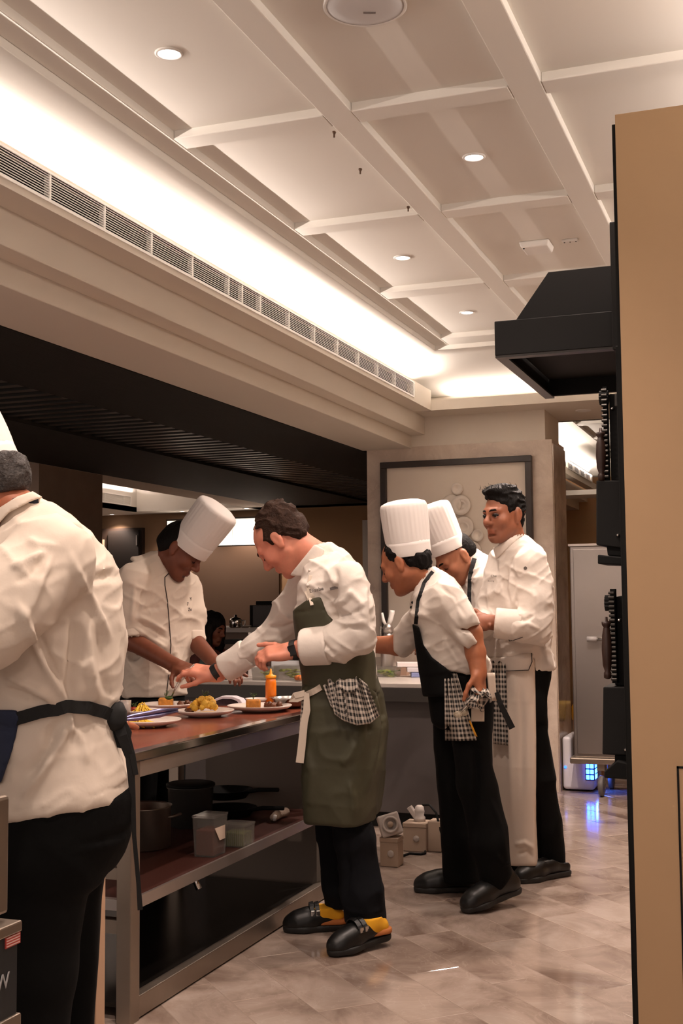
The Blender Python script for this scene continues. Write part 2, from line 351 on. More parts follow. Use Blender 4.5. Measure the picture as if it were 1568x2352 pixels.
struct(box('wall_screen', -3.9, -2.62, 12.55, 12.6, 0, 2.3, M_wall2))
strip_light('passage_cove_led', (-2.10, 9.0, 2.66), (-2.10, 14.0, 2.66), (.25, 0, 1), .03, 40)
strip_light('far_room_cove_led', (-6.955, 6.0, 2.50), (-6.955, 12.1, 2.50), (.35, 0, 1), .03, 24, (1, .80, .72))

# ---- beige partition with the cupboard door, near right
part = struct(box('wall_partition', -.343, 1.0, 2.80, 2.90, 0, 2.378, M_beige))
box('partition_edge', -.352, -.343, 2.812, 2.90, 0, 2.36, M_blackm, part)
b = MB(); b.box(-.246, -.2415, 2.7985, 2.801, .05, .883); b.box(-.246, .5, 2.7985, 2.801, .878, .883); b.build('door_gap', M_blackm, part)

# ================================================================== CEILING FITTINGS
# long linear air grille in the left cornice
def grille(name, x, y0, y1, z0, z1, n, divs, label, out=1):
    r = empty(name, (x, (y0+y1)/2, z0), label, 'air vent'); d = .004*out
    b = MB(); b.box(x-.02, x+d, y0-.012, y1+.012, z0-.008, z0); b.box(x-.02, x+d, y0-.012, y1+.012, z1, z1+.008); b.box(x-.02, x+d, y1, y1+.012, z0, z1); b.box(x-.02, x+d, y0-.012, y0, z0, z1)
    b.build('frame', M_blade, r)
    box('backing', x-.045, x-.04, y0, y1, z0, z1, mat('vent_dark', (6, 6, 10), .9, spec=.05), r)
    for k in range(n):
        z = z0+(k+.5)*(z1-z0)/n
        MB().obox((x-.0022, (y0+y1)/2, z), (math.cos(.2), 0, -math.sin(.2)), (0, 1, 0), (math.sin(.2), 0, math.cos(.2)), .0022, (y1-y0)/2, .0012).build('slat', M_blade, r, origin=(x, (y0+y1)/2, z))
    for y in divs: box('divider', x-.02, x+d*.6, y-.0035, y+.0035, z0, z1, M_blade, r)
    return r
grille('air_grille', XA+.001, 1.6, 7.36, 2.562, 2.648, 10, [2.62+.335*k for k in range(14)]+[4.77], 'long white slotted air grille running along the left ceiling cornice')
grille('air_grille', -6.988, 9.0, 12.05, 2.375, 2.468, 8, [9.5+.4*k for k in range(7)], 'short air grille in the far dining room cornice above the dark door')
grille('air_grille', -2.066, 12.3, 13.9, 2.60, 2.675, 8, [12.7, 13.1, 13.5], 'small air grille in the passage cornice beyond the marble pillar')
# recessed downlights
def downlight(x, y, z, label, power=0., r=.031, size=2.1, group=None, glow=True):
    t = empty('downlight', (x, y, z), label, 'ceiling light', group)
    MB().lathe((x, y, z), (0, 0, -1), [(r*1.32, 0), (r*1.32, .003), (r*1.12, .006), (r*1.02, .002), (r, .0005)], 28, cap=False).build('trim_ring', M_white, t, smooth=True)
    MB().lathe((x, y, z), (0, 0, -1), [(.001, .0), (r*.99, .0), (r*.99, .0015), (.001, .002)], 24).build('lamp_lens', M_emit if glow else M_white, t)
    if power:
        d = bpy.data.lights.new('downlight_lamp', 'SPOT'); d.energy = power; d.spot_size = size; d.spot_blend = .7; d.shadow_soft_size = .035; d.color = WARM
        lamp_obj('lamp_beam', d, Vector((x, y, z-.025))-world_loc(t), parent=t)
    return t
G = 'downlights in the tray ceiling'
downlight(*PZ(388, 122, ZP), 'recessed downlight beside the long air grille, in the left coffer next to the speaker', 62, group=G)
downlight(*PZ(924, 591, ZP), 'recessed downlight beside the long air grille, in the left coffer next to the smoke detector', 62, group=G)
downlight(*PZ(1072, 717, ZP), 'recessed downlight in the last left-hand coffer before the back cove', 62, group=G)
downlight(*PZ(1088, 360, ZP), 'recessed downlight in the middle ceiling coffer between speaker and smoke detector', 93, group=G)
downlight(-.985, 1.85, ZP, 'recessed downlight in the ceiling coffer above the camera side of the room', 93, group=G)
downlight(-.985, 6.33, ZP, 'added downlight hidden behind the black hood, brightening the marble pillar and its picture', 230, group=G)  # added lamp, unseen behind the hood, to brighten pillar and picture
downlight(-.38, 5.2, ZP, 'recessed downlight in a right-hand ceiling coffer behind the black hood', 73, group=G)
downlight(-.38, 2.95, ZP, 'recessed downlight in a right-hand ceiling coffer above the beige partition', 73, group=G)
downlight(-1.26, 8.17, 2.53, 'small unlit recessed fitting in the soffit beside the marble pillar', 0, .04, glow=False)
for x, y, lb in ((-7.45, 12.42, 'tiny bright downlight in the far ceiling above the dark door'), (-6.5, 12.38, 'tiny bright downlight in the far ceiling at the edge of the lit window'), (-5.66, 12.31, 'tiny bright downlight in the far ceiling over the middle of the lit window')): downlight(x, y, ZF, lb, 60, .035, group='far dining room downlights')
downlight(-.6, 9.9, 2.86, 'downlight in the passage ceiling beyond the black hood', 200, .05)
# ceiling speaker
SPX, SPY = PZ(838, 9, ZP)[:2]
t = empty('ceiling_speaker', (SPX, SPY, ZP), 'round white ceiling speaker grille with a small badge', 'speaker')
MB().lathe((SPX, SPY, ZP), (0, 0, -1), [(.113, 0), (.113, .006), (.108, .010), (.103, .008)], 40, cap=False).build('rim', M_white, t, smooth=True)
MB().lathe((SPX, SPY, ZP), (0, 0, -1), [(.001, .009), (.06, .010), (.103, .0085), (.104, .004), (.001, .003)], 40).build('grille', mat('speaker_mesh', (196, 192, 190), .7, bump=.3, bscale=900, bdist=.002), t, smooth=True)
MB().obox((SPX+.002, SPY+.03, ZP-.0105), (.9, .35, 0), (-.35, .9, 0), (0, 0, 1), .017, .0035, .0012).build('badge', mat('badge_grey', (110, 100, 96), .5), t)
# smoke detector base and sensor
q = PZ(1231, 560, ZP); dx, dy = q[0]+.983, q[1]-5.16
t = empty('smoke_detector', (q[0], q[1], ZP), 'square white smoke detector box on the ceiling above the black hood', 'smoke detector')
MB().extrude([(-1.05+dx, 5.10+dy, ZP), (-.915+dx, 5.10+dy, ZP), (-.925+dx, 5.105+dy, ZP-.028), (-1.04+dx, 5.105+dy, ZP-.028)], (0, .13, 0)).build('housing', M_white, t, bevel=.006)
MB().lathe((-1.03+dx, 5.115+dy, ZP-.028), (0, 0, -1), [(.004, 0), (.004, .003)], 8).build('indicator', M_blackm, t)
q = PZ(1309, 550, ZP); dx, dy = q[0]+.835, q[1]-5.15
t = empty('ceiling_sensor', (q[0], q[1], ZP), 'small white three-hole sensor plate on the ceiling beside the smoke detector', 'sensor')
box('sensor_plate', -.87+dx, -.80+dx, 5.135+dy, 5.165+dy, ZP-.012, ZP, M_white, t, bevel=.003)
for x in (-.86, -.835, -.81): MB().lathe((x+dx, 5.148+dy, ZP-.012), (0, 0, -1), [(.0035, 0), (.0035, .0015)], 8).build('hole', M_blackm, t)
for i, (x, y) in enumerate(((767, 302), (827, 387), (937, 474))):
    p = PZ(x, y, ZB); MB().lathe((p[0], p[1], ZB), (0, 0, -1), [(.006, 0), (.007, .004), (.003, .012), (.003, .02)], 10).build('sprinkler_head', mat('sprinkler_bronze', (90, 70, 56), .4, .6))
    tag(bpy.data.objects[-1] if False else COL.objects[-1], ['tiny bronze sprinkler head on the beam between the first and second coffers', 'tiny bronze sprinkler head on the long ceiling beam, the middle one of three', 'tiny bronze sprinkler head on the beam close to the third coffer row'][i], 'sprinkler')

# ================================================================== FRAMED ARTWORK ON THE PILLAR
YPF = 8.03
t = empty('framed_artwork', (-2.12, YPF-.02, 1.0), 'large dark-framed white relief picture of overlapping plates on the marble pillar', 'picture')
fx0, fx1, fz0, fz1 = -2.648, -1.586, .98, 2.222; w = .042
b = MB(); b.box(fx0, fx1, YPF-.05, YPF-.002, fz1-w, fz1); b.box(fx0, fx1, YPF-.05, YPF-.002, fz0, fz0+w); b.box(fx0, fx0+w, YPF-.05, YPF-.002, fz0+w, fz1-w); b.box(fx1-w, fx1, YPF-.05, YPF-.002, fz0+w, fz1-w)
b.build('frame', M_frame, t, bevel=.003)
board = box('backing_board', fx0+w, fx1-w, YPF-.02, YPF-.003, fz0+w, fz1-w, mat('art_board', (218, 206, 192), .8), t)
for (px, py, r, rings) in ((1051, 1123, 14, 1), (1037, 1160, 24, 1), (1060, 1161, 23, 3), (1066, 1211, 24, 3), (1098, 1230, 14, 1), (1085, 1266, 22, 3), (1072, 1318, 20, 2), (1050, 1300, 16, 1)):
    c = PY(px, py, YPF-.02); R = r*1.0*8.2/FPX; dz = .012 if rings == 1 and r > 20 else .022
    prof = [(R*.5, 0), (R*.62, dz*.4), (R, dz), (R*.985, dz+.004), (R*.6, dz*.55+.004), (R*.46, dz*.3+.004)]
    if rings > 2: prof += [(R*.42, dz*.6), (R*.36, dz*.6), (R*.30, dz*.3), (.0005, dz*.25)]
    else: prof += [(.0005, dz*.25)]
    MB().lathe((c[0], YPF-.02, c[2]), (0, -1, 0), prof, 32, cap=False).build('plaster_plate', mat('plaster_plate', (226, 216, 204), .75), board, smooth=True)

# ================================================================== TABLES AND COUNTER
TZ = .80; FX = -1.88
t = empty('prep_table', (-2.3, 4.1, 0), 'long steel-framed prep table with red-brown top and lower shelf holding the plates', 'table')
YT0, YT1, XT0 = 3.255, 4.96, -2.64
b = MB(); b.box(XT0+.03, FX-.03, YT0+.03, YT1-.03, TZ-.02, TZ); b.build('table_top', M_red, t)
b = MB(); b.box(FX-.045, FX+.006, YT0, YT1, TZ-.028, TZ+.001); b.box(XT0, XT0+.04, YT0, YT1, TZ-.028, TZ+.001); b.box(XT0+.04, FX-.045, YT0, YT0+.04, TZ-.028, TZ+.001); b.box(XT0+.04, FX-.045, YT1-.04, YT1, TZ-.028, TZ+.001)
b.build('edge_band', M_chrome, t, bevel=.004)
b = MB(); b.box(FX-.03, FX-.003, YT0+.056, YT1-.061, TZ-.078, TZ-.03); b.box(XT0, XT0+.03, YT0+.01, YT1, TZ-.078, TZ-.03); b.box(XT0+.051, FX-.051, YT0+.006, YT0+.04, TZ-.078, TZ-.03); b.build('apron_rail', M_steel, t, bevel=.002)
for x in (FX-.05, XT0):
    for y in (YT0, YT1-.06): box('leg', x, x+.05, y, y+.055, .0, TZ-.028, M_dsteel, t, bevel=.003)
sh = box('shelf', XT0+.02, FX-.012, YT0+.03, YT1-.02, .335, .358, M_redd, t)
b = MB(); b.box(FX-.012, FX-.002, YT0+.056, YT1-.061, .330, .366); b.box(XT0+.051, FX-.051, YT0+.004, YT0+.03, .330, .362); b.build('shelf_edge', M_steel, t)
box('bottom_rail', FX-.04, FX-.002, YT0+.056, YT1-.061, .006, .070, M_dsteel, t, bevel=.003)
box('cross_rail', XT0+.05, FX-.05, YT0+.01, YT0+.045, .42, .455, M_dsteel, t); box('cross_rail', XT0+.05, FX-.05, YT0+.01, YT0+.045, .26, .30, M_dsteel, t)
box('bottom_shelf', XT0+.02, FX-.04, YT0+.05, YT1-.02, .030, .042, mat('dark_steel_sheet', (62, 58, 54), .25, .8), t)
MB().tube([(-2.5, 3.9, .30), (-2.05, 3.9, .30)], .014).tube([(-2.05, 3.9, .30), (-2.0, 3.9, .29), (-1.98, 3.9, .25)], .012).build('drain_pipe', M_chrome, t, smooth=True)
# neighbouring table that the front cook works at
t = empty('prep_table', (-2.3, 2.4, 0), 'steel work table behind the front cook, only its end leg showing', 'table')
XN = -2.74
box('table_top', XN, FX, 1.3, 3.20, TZ-.028, TZ, M_steel, t, bevel=.004); box('apron_rail', FX-.03, FX-.004, 1.31, 3.19, TZ-.08, TZ-.03, M_steel, t)
for x in (FX-.055, XN):
    for y in (1.3, 3.07): box('leg', x, x+.05, y, y+.05, 0, TZ-.03, mat('pale_wood_leg', (186, 152, 124), .55, noise=.06, nscale=8, stretch=(6, 6, .5)), t, bevel=.003)
box('shelf', XN+.05, FX-.06, 1.35, 3.06, .28, .31, M_dsteel, t)
# pass counter
t = empty('pass_counter', (-2.9, 6.9, 0), 'long grey pass counter with pale stone top in front of the marble pillar', 'counter')
box('worktop', -4.6, -1.60, 6.46, 7.30, .775, .80, M_ctop, t, bevel=.003); box('worktop_edge', -4.6, -1.60, 6.455, 7.29, .70, .775, M_cedge, t)
box('front_panel', -4.55, -1.66, 6.51, 7.25, .085, .70, M_grey, t); box('plinth', -4.55, -1.68, 6.53, 7.2, 0, .085, M_blackm, t)
t = box('pedestal_cabinet', -2.50, -1.915, 4.99, 5.25, .0, .725, mat('taupe_panel', (112, 100, 90), .55)); tag(t, 'plain taupe cabinet under the far end of the prep table', 'cabinet')

# ---- things on the prep table
def on_table(px, py, ym):
    c = PZ(px, py, TZ); c = PY(px, py, ym) if c[1] > ym else c; return np.array([c[0], c[1], TZ])
M_china = mat('white_china', (214, 200, 190), .25)
def plate(px, py, R, label):
    c = PZ(px, py, TZ+.02); t = empty('plate', (c[0], c[1], TZ), label, 'plate', 'plated dishes on the prep table')
    z0 = TZ+.0015
    MB().lathe((c[0], c[1], z0), (0, 0, 1), [(R*.55, 0), (R*.6, .004), (R*.9, .013), (R, .022), (R*.995, .026), (R*.97, .026), (R*.86, .017), (R*.6, .011), (.001, .010)], 48).build('dish', M_china, t, smooth=True)
    return t, np.array([c[0], c[1], z0+.011])
M_caul = mat('roast_cauliflower', (222, 172, 62), .6, noise=.3, nscale=40, bump=.5, bscale=120); M_yel = mat('yellow_noodles', (228, 184, 56), .5, noise=.15, nscale=40)
M_brown = mat('seared_meat', (96, 54, 30), .45, noise=.4, nscale=50, bump=.4, bscale=90); M_gold = mat('golden_crust', (186, 120, 42), .5, noise=.3, nscale=50, bump=.3, bscale=100)
M_herb = mat('green_herb', (62, 84, 34), .6); M_sauce = mat('dark_sauce', (66, 34, 20), .2)
def blob(b, c, r, seed, n=9, m=7, amp=.22):
    rr = np.random.default_rng(seed); k = len(b.v); b.sphere(c, r, n, m); c = np.asarray(c)
    for i in range(k, len(b.v)): b.v[i] = tuple(c+(np.asarray(b.v[i])-c)*(1+rr.uniform(-amp, amp)))
def sprig(c, n, L, parent, seed, lean=(0, 0, 1)):
    rr = np.random.default_rng(seed); b = MB(); a = np.asarray(c, float)
    for i in range(n):
        d = np.array([rr.uniform(-.6, .6), rr.uniform(-.6, .6), 1.]); d /= np.linalg.norm(d); tip = a+d*L*rr.uniform(.6, 1.); b.tube([a, a+(tip-a)*.6+rr.uniform(-.003, .003, 3), tip], [.0012, .001, .0005], 5)
        for q in (.45, .6, .75, .9):
            p = a+(tip-a)*q; e = np.array([rr.uniform(-1, 1), rr.uniform(-1, 1), .4]); e /= np.linalg.norm(e); b.tube([p, p+e*.006, p+e*.011], [.0006, .0012, .0003], 4)
    b.build('herb_sprig', M_herb, parent)
# 1 main plate: cauliflower mound
pt, c = plate(470, 1634, .118, 'white plate heaped with golden roasted cauliflower and a rosemary sprig')
b = MB(); rr = np.random.default_rng(3)
for i in range(46):
    a = rr.uniform(0, 6.28); q = rr.uniform(0, 1)**.6*.048; h = .018+.05*(1-(q/.055)**2)*rr.uniform(.35, 1); blob(b, c+(math.cos(a)*q, math.sin(a)*q, h), rr.uniform(.010, .017), i)
b.build('cauliflower', M_caul, pt, smooth=True)
b = MB()
for i in range(7): blob(b, c-CR*(.045+.006*i)+np.array([0, -.02+.008*i, .010]), (.012, .011, .009), 50+i)
b.build('sausage_piece', M_brown, pt, smooth=True)
b = MB()
for i in range(5): blob(b, c-CR*(.055+.004*i)+np.array([0, .01+.004*i, .02]), (.014, .009, .006), 70+i)
b.build('carrot_piece', mat('roast_carrot', (214, 120, 30), .5), pt, smooth=True)
MB().lathe(c+CR*.0-(0, 0, .0008), (0, 0, 1), [(.001, .0), (.07, .0), (.066, .003), (.001, .004)], 24).build('sauce', mat('cream_sauce', (226, 190, 120), .3), pt, smooth=True)
sprig(c+(0, 0, .062), 4, .035, pt, 5)
# 2 right plate: golden block and mushrooms
def block_plate(px, py, R, label, seed, dx):
    pt, c = plate(px, py, R, label); f = CR*dx
    q = c+f+np.array([0, -.02, .020]); MB().obox(q, CR, np.cross((0, 0, 1), CR), (0, 0, 1), .03, .022, .019).build('golden_block', M_gold, pt, bevel=.007, seg=3)
    b = MB(); rr = np.random.default_rng(seed)
    for i in range(8): blob(b, c+f+CR*(.045+.009*i*.8)+np.array([0, rr.uniform(-.03, .02), .012]), (.014, .013, rr.uniform(.008, .017)), seed+i)
    b.build('mushroom_piece', M_brown, pt, smooth=True); sprig(q+(0, 0, .02), 3, .03, pt, seed)
    return pt, c
pt, c = block_plate(596, 1623, .135, 'white plate with a golden block, dark mushrooms and herb sprig beside the steel bowl', 21, -.018)
pt, c = block_plate(386, 1619, .118, 'white plate with a browned block set behind the cauliflower plate', 31, .0)
# 3 front plate: yellow noodles
pt, c = plate(340, 1656, .122, 'white plate with yellow noodles next to the metal tongs')
def noodles(c, R, n, seed, parent, h=.02):
    rr = np.random.default_rng(seed); b = MB()
    for i in range(n):
        a = rr.uniform(0, 6.28); p = np.array([math.cos(a), math.sin(a), 0])*R*rr.uniform(0, .8); P = []
        for k in range(6): P.append(c+p+(0, 0, .004+h*(1-np.linalg.norm(p)/R)*rr.uniform(.2, 1.1))); a += rr.uniform(-1, 1); p = p+np.array([math.cos(a), math.sin(a), 0])*.011
        b.tube(P, .0026, 5)
    b.build('noodles', M_yel, parent, smooth=True)
noodles(c-CR*.02+(0, -.02, 0), .045, 40, 4, pt); b = MB(); blob(b, c-CR*.05+np.array([0, .02, .008]), (.022, .016, .009), 9); b.build('sauce', M_sauce, pt, smooth=True)
pt, c = plate(326, 1634, .090, 'white plate with yellow noodles and a red sausage half hidden by the front cook')
noodles(c+CR*.0+(0, 0, .004), .042, 50, 8, pt, .04); b = MB(); blob(b, c-CR*.035+np.array([0, 0, .016]), (.018, .013, .010), 12); b.build('sausage_piece', mat('red_sausage', (140, 44, 26), .4), pt, smooth=True); sprig(c-CR*.03+(0, 0, .018), 3, .03, pt, 14)
# tongs held by the front cook
A, B = PD(262, 1655, 4.05), PD(408, 1631, 4.25); d = (B-A)/np.linalg.norm(B-A); n = np.cross(d, (0, 0, 1)); n /= np.linalg.norm(n); w = np.cross(n, d)
t = empty('kitchen_tongs', A, 'bluish steel tongs reaching over the front plate', 'tongs'); M_bl = mat('blue_steel', (150, 150, 196), .25, .9)
for s in (-1, 1): MB().tube([A, A+d*.08+w*.006*s, A+(B-A)*.7+w*.008*s, B+w*.004*s], [.004, .007, .008, .004], 8).build('arm', M_bl, t, smooth=True)
MB().sphere(A, .008, 10, 6).build('hinge', M_chrome, t, smooth=True)
c = PZ(284, 1650, TZ); MB().lathe((c[0], c[1], TZ), (0, 0, 1), [(.026, 0), (.030, .07), (.028, .07), (.024, .004), (.001, .004)], 20).build('water_glass', mat('clear_glass', (235, 235, 235), .05, trans=.9, alpha=.5), smooth=True); tag(COL.objects[-1], 'small clear glass on the table beside the front cook', 'glass')
# squeeze bottle
c = on_table(622, 1612, YT1-.045); t = empty('squeeze_bottle', (c[0], c[1], TZ), 'orange squeeze bottle of sauce standing behind the plates', 'bottle')
M_or = mat('orange_sauce_bottle', (232, 120, 20), .35, sss=.1); MB().lathe((c[0], c[1], TZ), (0, 0, 1), [(.022, 0), (.024, .004), (.024, .100), (.021, .118), (.014, .122)], 24).build('body', M_or, t, smooth=True)
MB().lathe((c[0], c[1], TZ+.121), (0, 0, 1), [(.0235, 0), (.0235, .012), (.010, .016), (.006, .022), (.003, .042), (.001, .043)], 20).build('nozzle_cap', mat('orange_cap', (240, 150, 24), .4), t, smooth=True)
# steel bowl, sauce dish, printed packet
c = on_table(668, 1614, YT1-.10); MB().lathe((c[0], c[1], TZ+.001), (0, 0, 1), [(.04, 0), (.07, .012), (.085, .04), (.093, .045), (.093, .047), (.083, .043), (.067, .016), (.001, .005)], 36).build('steel_bowl', M_chrome, smooth=True); tag(COL.objects[-1], 'shallow steel mixing bowl beside the green apron', 'bowl')
c = on_table(590, 1612, YT1-.06); MB().lathe((c[0], c[1], TZ+.001), (0, 0, 1), [(.025, 0), (.045, .022), (.052, .034), (.048, .034), (.04, .022), (.001, .006)], 28).build('sauce_dish', M_china, smooth=True); tag(COL.objects[-1], 'small white sauce dish behind the mushroom plate', 'bowl')
c = on_table(521, 1617, YT1-.08); t = empty('printed_packet', (c[0], c[1], TZ), 'shiny white packet with a dark printed picture lying behind the plates', 'packet')
prof = [c+CR*(u*.075)+np.array([0, 0, h]) for u, h in ((-1, .001), (-.8, .028), (-.3, .043), (.3, .042), (.75, .03), (1, .001))]
MB().extrude(prof, np.array([0, .05, 0])).build('pouch', mat('packet_foil', (206, 200, 206), .3), t, bevel=.003)
prof = [c+CR*(u*.062)+np.array([0, -.002, h]) for u, h in ((-1, .004), (-.75, .022), (-.3, .032), (.3, .031), (.7, .022), (.95, .004))]; MB().extrude(prof, np.array([0, .002, 0])).build('print', mat('packet_print', (44, 34, 44), .3, noise=.8, nscale=30), t)

# ---- things on the lower shelf
SZ = .359
def on_shelf(px, py): c = PZ(px, py, SZ); return np.array([c[0], c[1], SZ])
M_clear = mat('clear_plastic', (170, 165, 156), .15, trans=.7, alpha=.35)
c = on_shelf(372, 1955); c = c-np.array([.11, -.05, 0]); t = empty('stock_pot', c, 'dented steel stock pot on the lower shelf of the prep table', 'pot')
MB().lathe(c, (0, 0, 1), [(.10, 0), (.105, .004), (.105, .145), (.110, .15), (.106, .15), (.101, .146), (.10, .006), (.001, .005)], 36).build('pot', M_dsteel, t, smooth=True)
for s in (-1, 1): MB().tube([c+CR*s*.104+(0, -.03, .11), c+CR*s*.13+(0, -.025, .115), c+CR*s*.13+(0, .025, .115), c+CR*s*.104+(0, .03, .11)], .005).build('handle', M_dsteel, t, smooth=True)
def tub(px, py, w, d, h, name, label, lid=True, fill=None, ribs=False, lab=False):
    c = on_shelf(px, py)+np.array([-w*.3, d*.6, 0]); t = empty(name, c, label, 'container'); b = MB()
    for s, (hw, hd) in enumerate(((w*.43, d*.43),)):
        b.add([c+(sx*hw*k, sy*hd*k, z) for z, k in ((0, 1), (h, 1.14)) for sx, sy in ((-1, -1), (1, -1), (1, 1), (-1, 1))], [(0, 3, 2, 1), (0, 1, 5, 4), (1, 2, 6, 5), (2, 3, 7, 6), (3, 0, 4, 7)])
    b.build('tub', M_clear, t, solid=.002)
    if lid: MB().obox(c+(0, 0, h+.004), (1, 0, 0), (0, 1, 0), (0, 0, 1), w*.52, d*.52, .004).build('lid', M_clear, t, bevel=.002)
    if fill: MB().obox(c+(0, 0, h*.35), (1, 0, 0), (0, 1, 0), (0, 0, 1), w*.41, d*.41, h*.33).build('contents', fill, t, bevel=.004)
    if ribs:
        b = MB()
        for k in range(12): b.obox(c+(-w*.46+w*.92*k/11, -d*.49, h*.5), (1, 0, 0), (0, 1, 0), (0, 0, 1), .0012, .0012, h*.42)
        for k in range(8): b.obox(c+(w*.49, -d*.42+d*.84*k/7, h*.5), (1, 0, 0), (0, 1, 0), (0, 0, 1), .0012, .0012, h*.42)
        b.build('ribs', M_clear, t)
    if lab: MB().add([c+(w*.515, y, z) for y, z in ((-d*.45, h*.75), (d*.3, h*.75), (d*.3, h*.4), (-d*.1, h*.4))]+[c+(w*.505, y, z) for y, z in ((-d*.45, h*.75), (d*.3, h*.75), (d*.3, h*.4), (-d*.1, h*.4))], [(0, 1, 2, 3), (7, 6, 5, 4), (0, 4, 5, 1), (1, 5, 6, 2), (2, 6, 7, 3), (3, 7, 4, 0)]).build('paper_label', mat('paper_label', (206, 186, 168), .8), t)
    return t
tub(478, 1972, .085, .11, .135, 'deli_tub', 'tall clear tub with a cream paper label on the lower shelf', fill=mat('tomato_paste', (96, 40, 24), .5), lab=True)
tub(548, 1949, .10, .09, .075, 'ribbed_tub', 'small ribbed clear tub with green filling on the lower shelf', fill=mat('green_filling', (110, 112, 62), .6), ribs=True)
c = on_shelf(520, 1900)+np.array([-.16, .0, 0]); t = empty('storage_bucket', c, 'large round smoky clear bucket behind the ribbed tub on the shelf', 'bucket')
MB().lathe(c, (0, 0, 1), [(.085, 0), (.092, .15), (.097, .152), (.097, .158), (.09, .158), (.083, .005), (.001, .004)], 32).build('bucket', mat('smoky_plastic', (70, 68, 64), .2, alpha=.8), t, smooth=True)
MB().lathe(c+(0, 0, .158), (0, 0, 1), [(.099, 0), (.099, .008), (.09, .012), (.001, .012)], 32).build('lid', M_blackm, t, smooth=True)
for i, (px, py, dz) in enumerate(((610, 1876, .0), (600, 1858, .045))):
    c = on_shelf(px, py)+np.array([-.16, -.02, dz]); t = empty('frying_pan', c, ['dark frying pan lying on the lower shelf', 'black frying pan stacked on top of the other pan on the lower shelf'][i], 'pan')
    MB().lathe(c, (0, 0, 1), [(.09, 0), (.115, .035), (.118, .036), (.112, .034), (.088, .005), (.001, .004)], 32).build('pan', M_blackm, t, smooth=True)
    MB().tube([c+(.10, -.02, .03), c+(.17, -.03, .045), c+(.27, -.05, .052)], [.008, .009, .009], 8).build('handle', M_blackm, t, smooth=True)
c = on_shelf(655, 1884); t = empty('rolled_cloth', c, 'grubby rolled white cloth at the far end of the lower shelf', 'cloth')
b = MB(); P = [c+(-.03, -.06, .018), c+(-.03, -.02, .022), c+(-.035, .03, .02), c+(-.03, .08, .02)]; b.tube(P, [.014, .019, .016, .018], 10); b.build('roll', mat('grubby_cloth', (176, 158, 142), .9, bump=.6, bscale=60), t, smooth=True)
MB().tube([c+(-.02, -.065, .01), c+(-.015, -.07, .03)], .008).build('tie', M_white, t, smooth=True)

# ---- things on the pass counter
CZ = .80
def on_ctr(px, py, ym=7.16):
    c = PZ(px, py, CZ); c = PY(px, py, ym) if c[1] > ym else c; return np.array([c[0], c[1], CZ])
# cream siphon
c = on_ctr(892, 1535); t = empty('cream_siphon', c, 'steel whipped cream siphon with white lever handle on the pass counter', 'siphon'); k = PD(892, 1500, np.dot(c-CAM, CF)); 
MB().lathe(c, (0, 0, 1), [(.045, 0), (.047, .005), (.047, .16), (.040, .20), (.028, .245), (.026, .262)], 32).build('bottle', M_steel, t, smooth=True)
MB().lathe(c+(0, 0, .262), (0, 0, 1), [(.032, 0), (.032, .03), (.028, .045), (.015, .058), (.002, .062)], 28).build('head', M_steel, t, smooth=True)
MB().tube([c+(0, 0, .30)+CR*.0, c+CR*.015+(0, 0, .34), c+CR*.025+(0, 0, .385), c+CR*.027+(0, 0, .40)], [.010, .016, .017, .015], 12).build('charger_holder', M_white, t, smooth=True)
MB().tube([c-CR*.01+(0, 0, .30), c-CR*.028+(0, 0, .335), c-CR*.036+(0, 0, .385)], [.008, .011, .007], 10).build('lever', M_white, t, smooth=True)
MB().tube([c-CR*.025+(0, 0, .28), c-CR*.045+(0, 0, .30), c-CR*.047+(0, 0, .24)], [.006, .006, .004], 8).build('nozzle', M_chrome, t, smooth=True)
def tray(px, py, w, d, h, name, label, m, fill=None, n=0, seed=0):
    c = on_ctr(px, py)+np.array([0, d/2, 0]); t = empty(name, c, label, 'container'); b = MB()
    b.add([c+(sx*w/2*k, sy*d/2*k, z) for z, k in ((.001, .9), (h, 1.)) for sx, sy in ((-1, -1), (1, -1), (1, 1), (-1, 1))], [(0, 3, 2, 1), (0, 1, 5, 4), (1, 2, 6, 5), (2, 3, 7, 6), (3, 0, 4, 7)]); b.build('tray', m, t, solid=.002)
    if fill:
        rr = np.random.default_rng(seed)
        for i in range(n):
            a = c+(rr.uniform(-w*.4, w*.25), rr.uniform(-d*.35, d*.35), rr.uniform(.008, h*.7)); e = np.array([rr.uniform(.5, 1), rr.uniform(-.6, .6), rr.uniform(-.25, .25)])*w*.32
            MB().tube([a, a+e*.5+rr.uniform(-.004, .004, 3), a+e], [.004, .005, .003], 6).build('bean', fill[i % len(fill)], t, smooth=True)
    return t
M_green = [mat('green_bean', (110, 138, 38), .45), mat('dark_green_bean', (74, 104, 28), .45), mat('pale_green_bean', (168, 172, 72), .45)]
tray(878, 1556, .16, .13, .06, 'salad_tray', 'clear tray of green beans on the pass counter', M_clear, M_green, 26, 3)
c = on_ctr(922, 1551); t = box('spice_box', c[0]-.032, c[0]+.032, c[1]-.0, c[1]+.06, CZ, CZ+.052, mat('kraft_card', (168, 136, 116), .7)); tag(t, 'small brown card box with white lid beside the bean tray', 'box'); box('lid', c[0]-.034, c[0]+.034, c[1]-.002, c[1]+.062, CZ+.052, CZ+.058, M_white, t)
rr = np.random.default_rng(11)
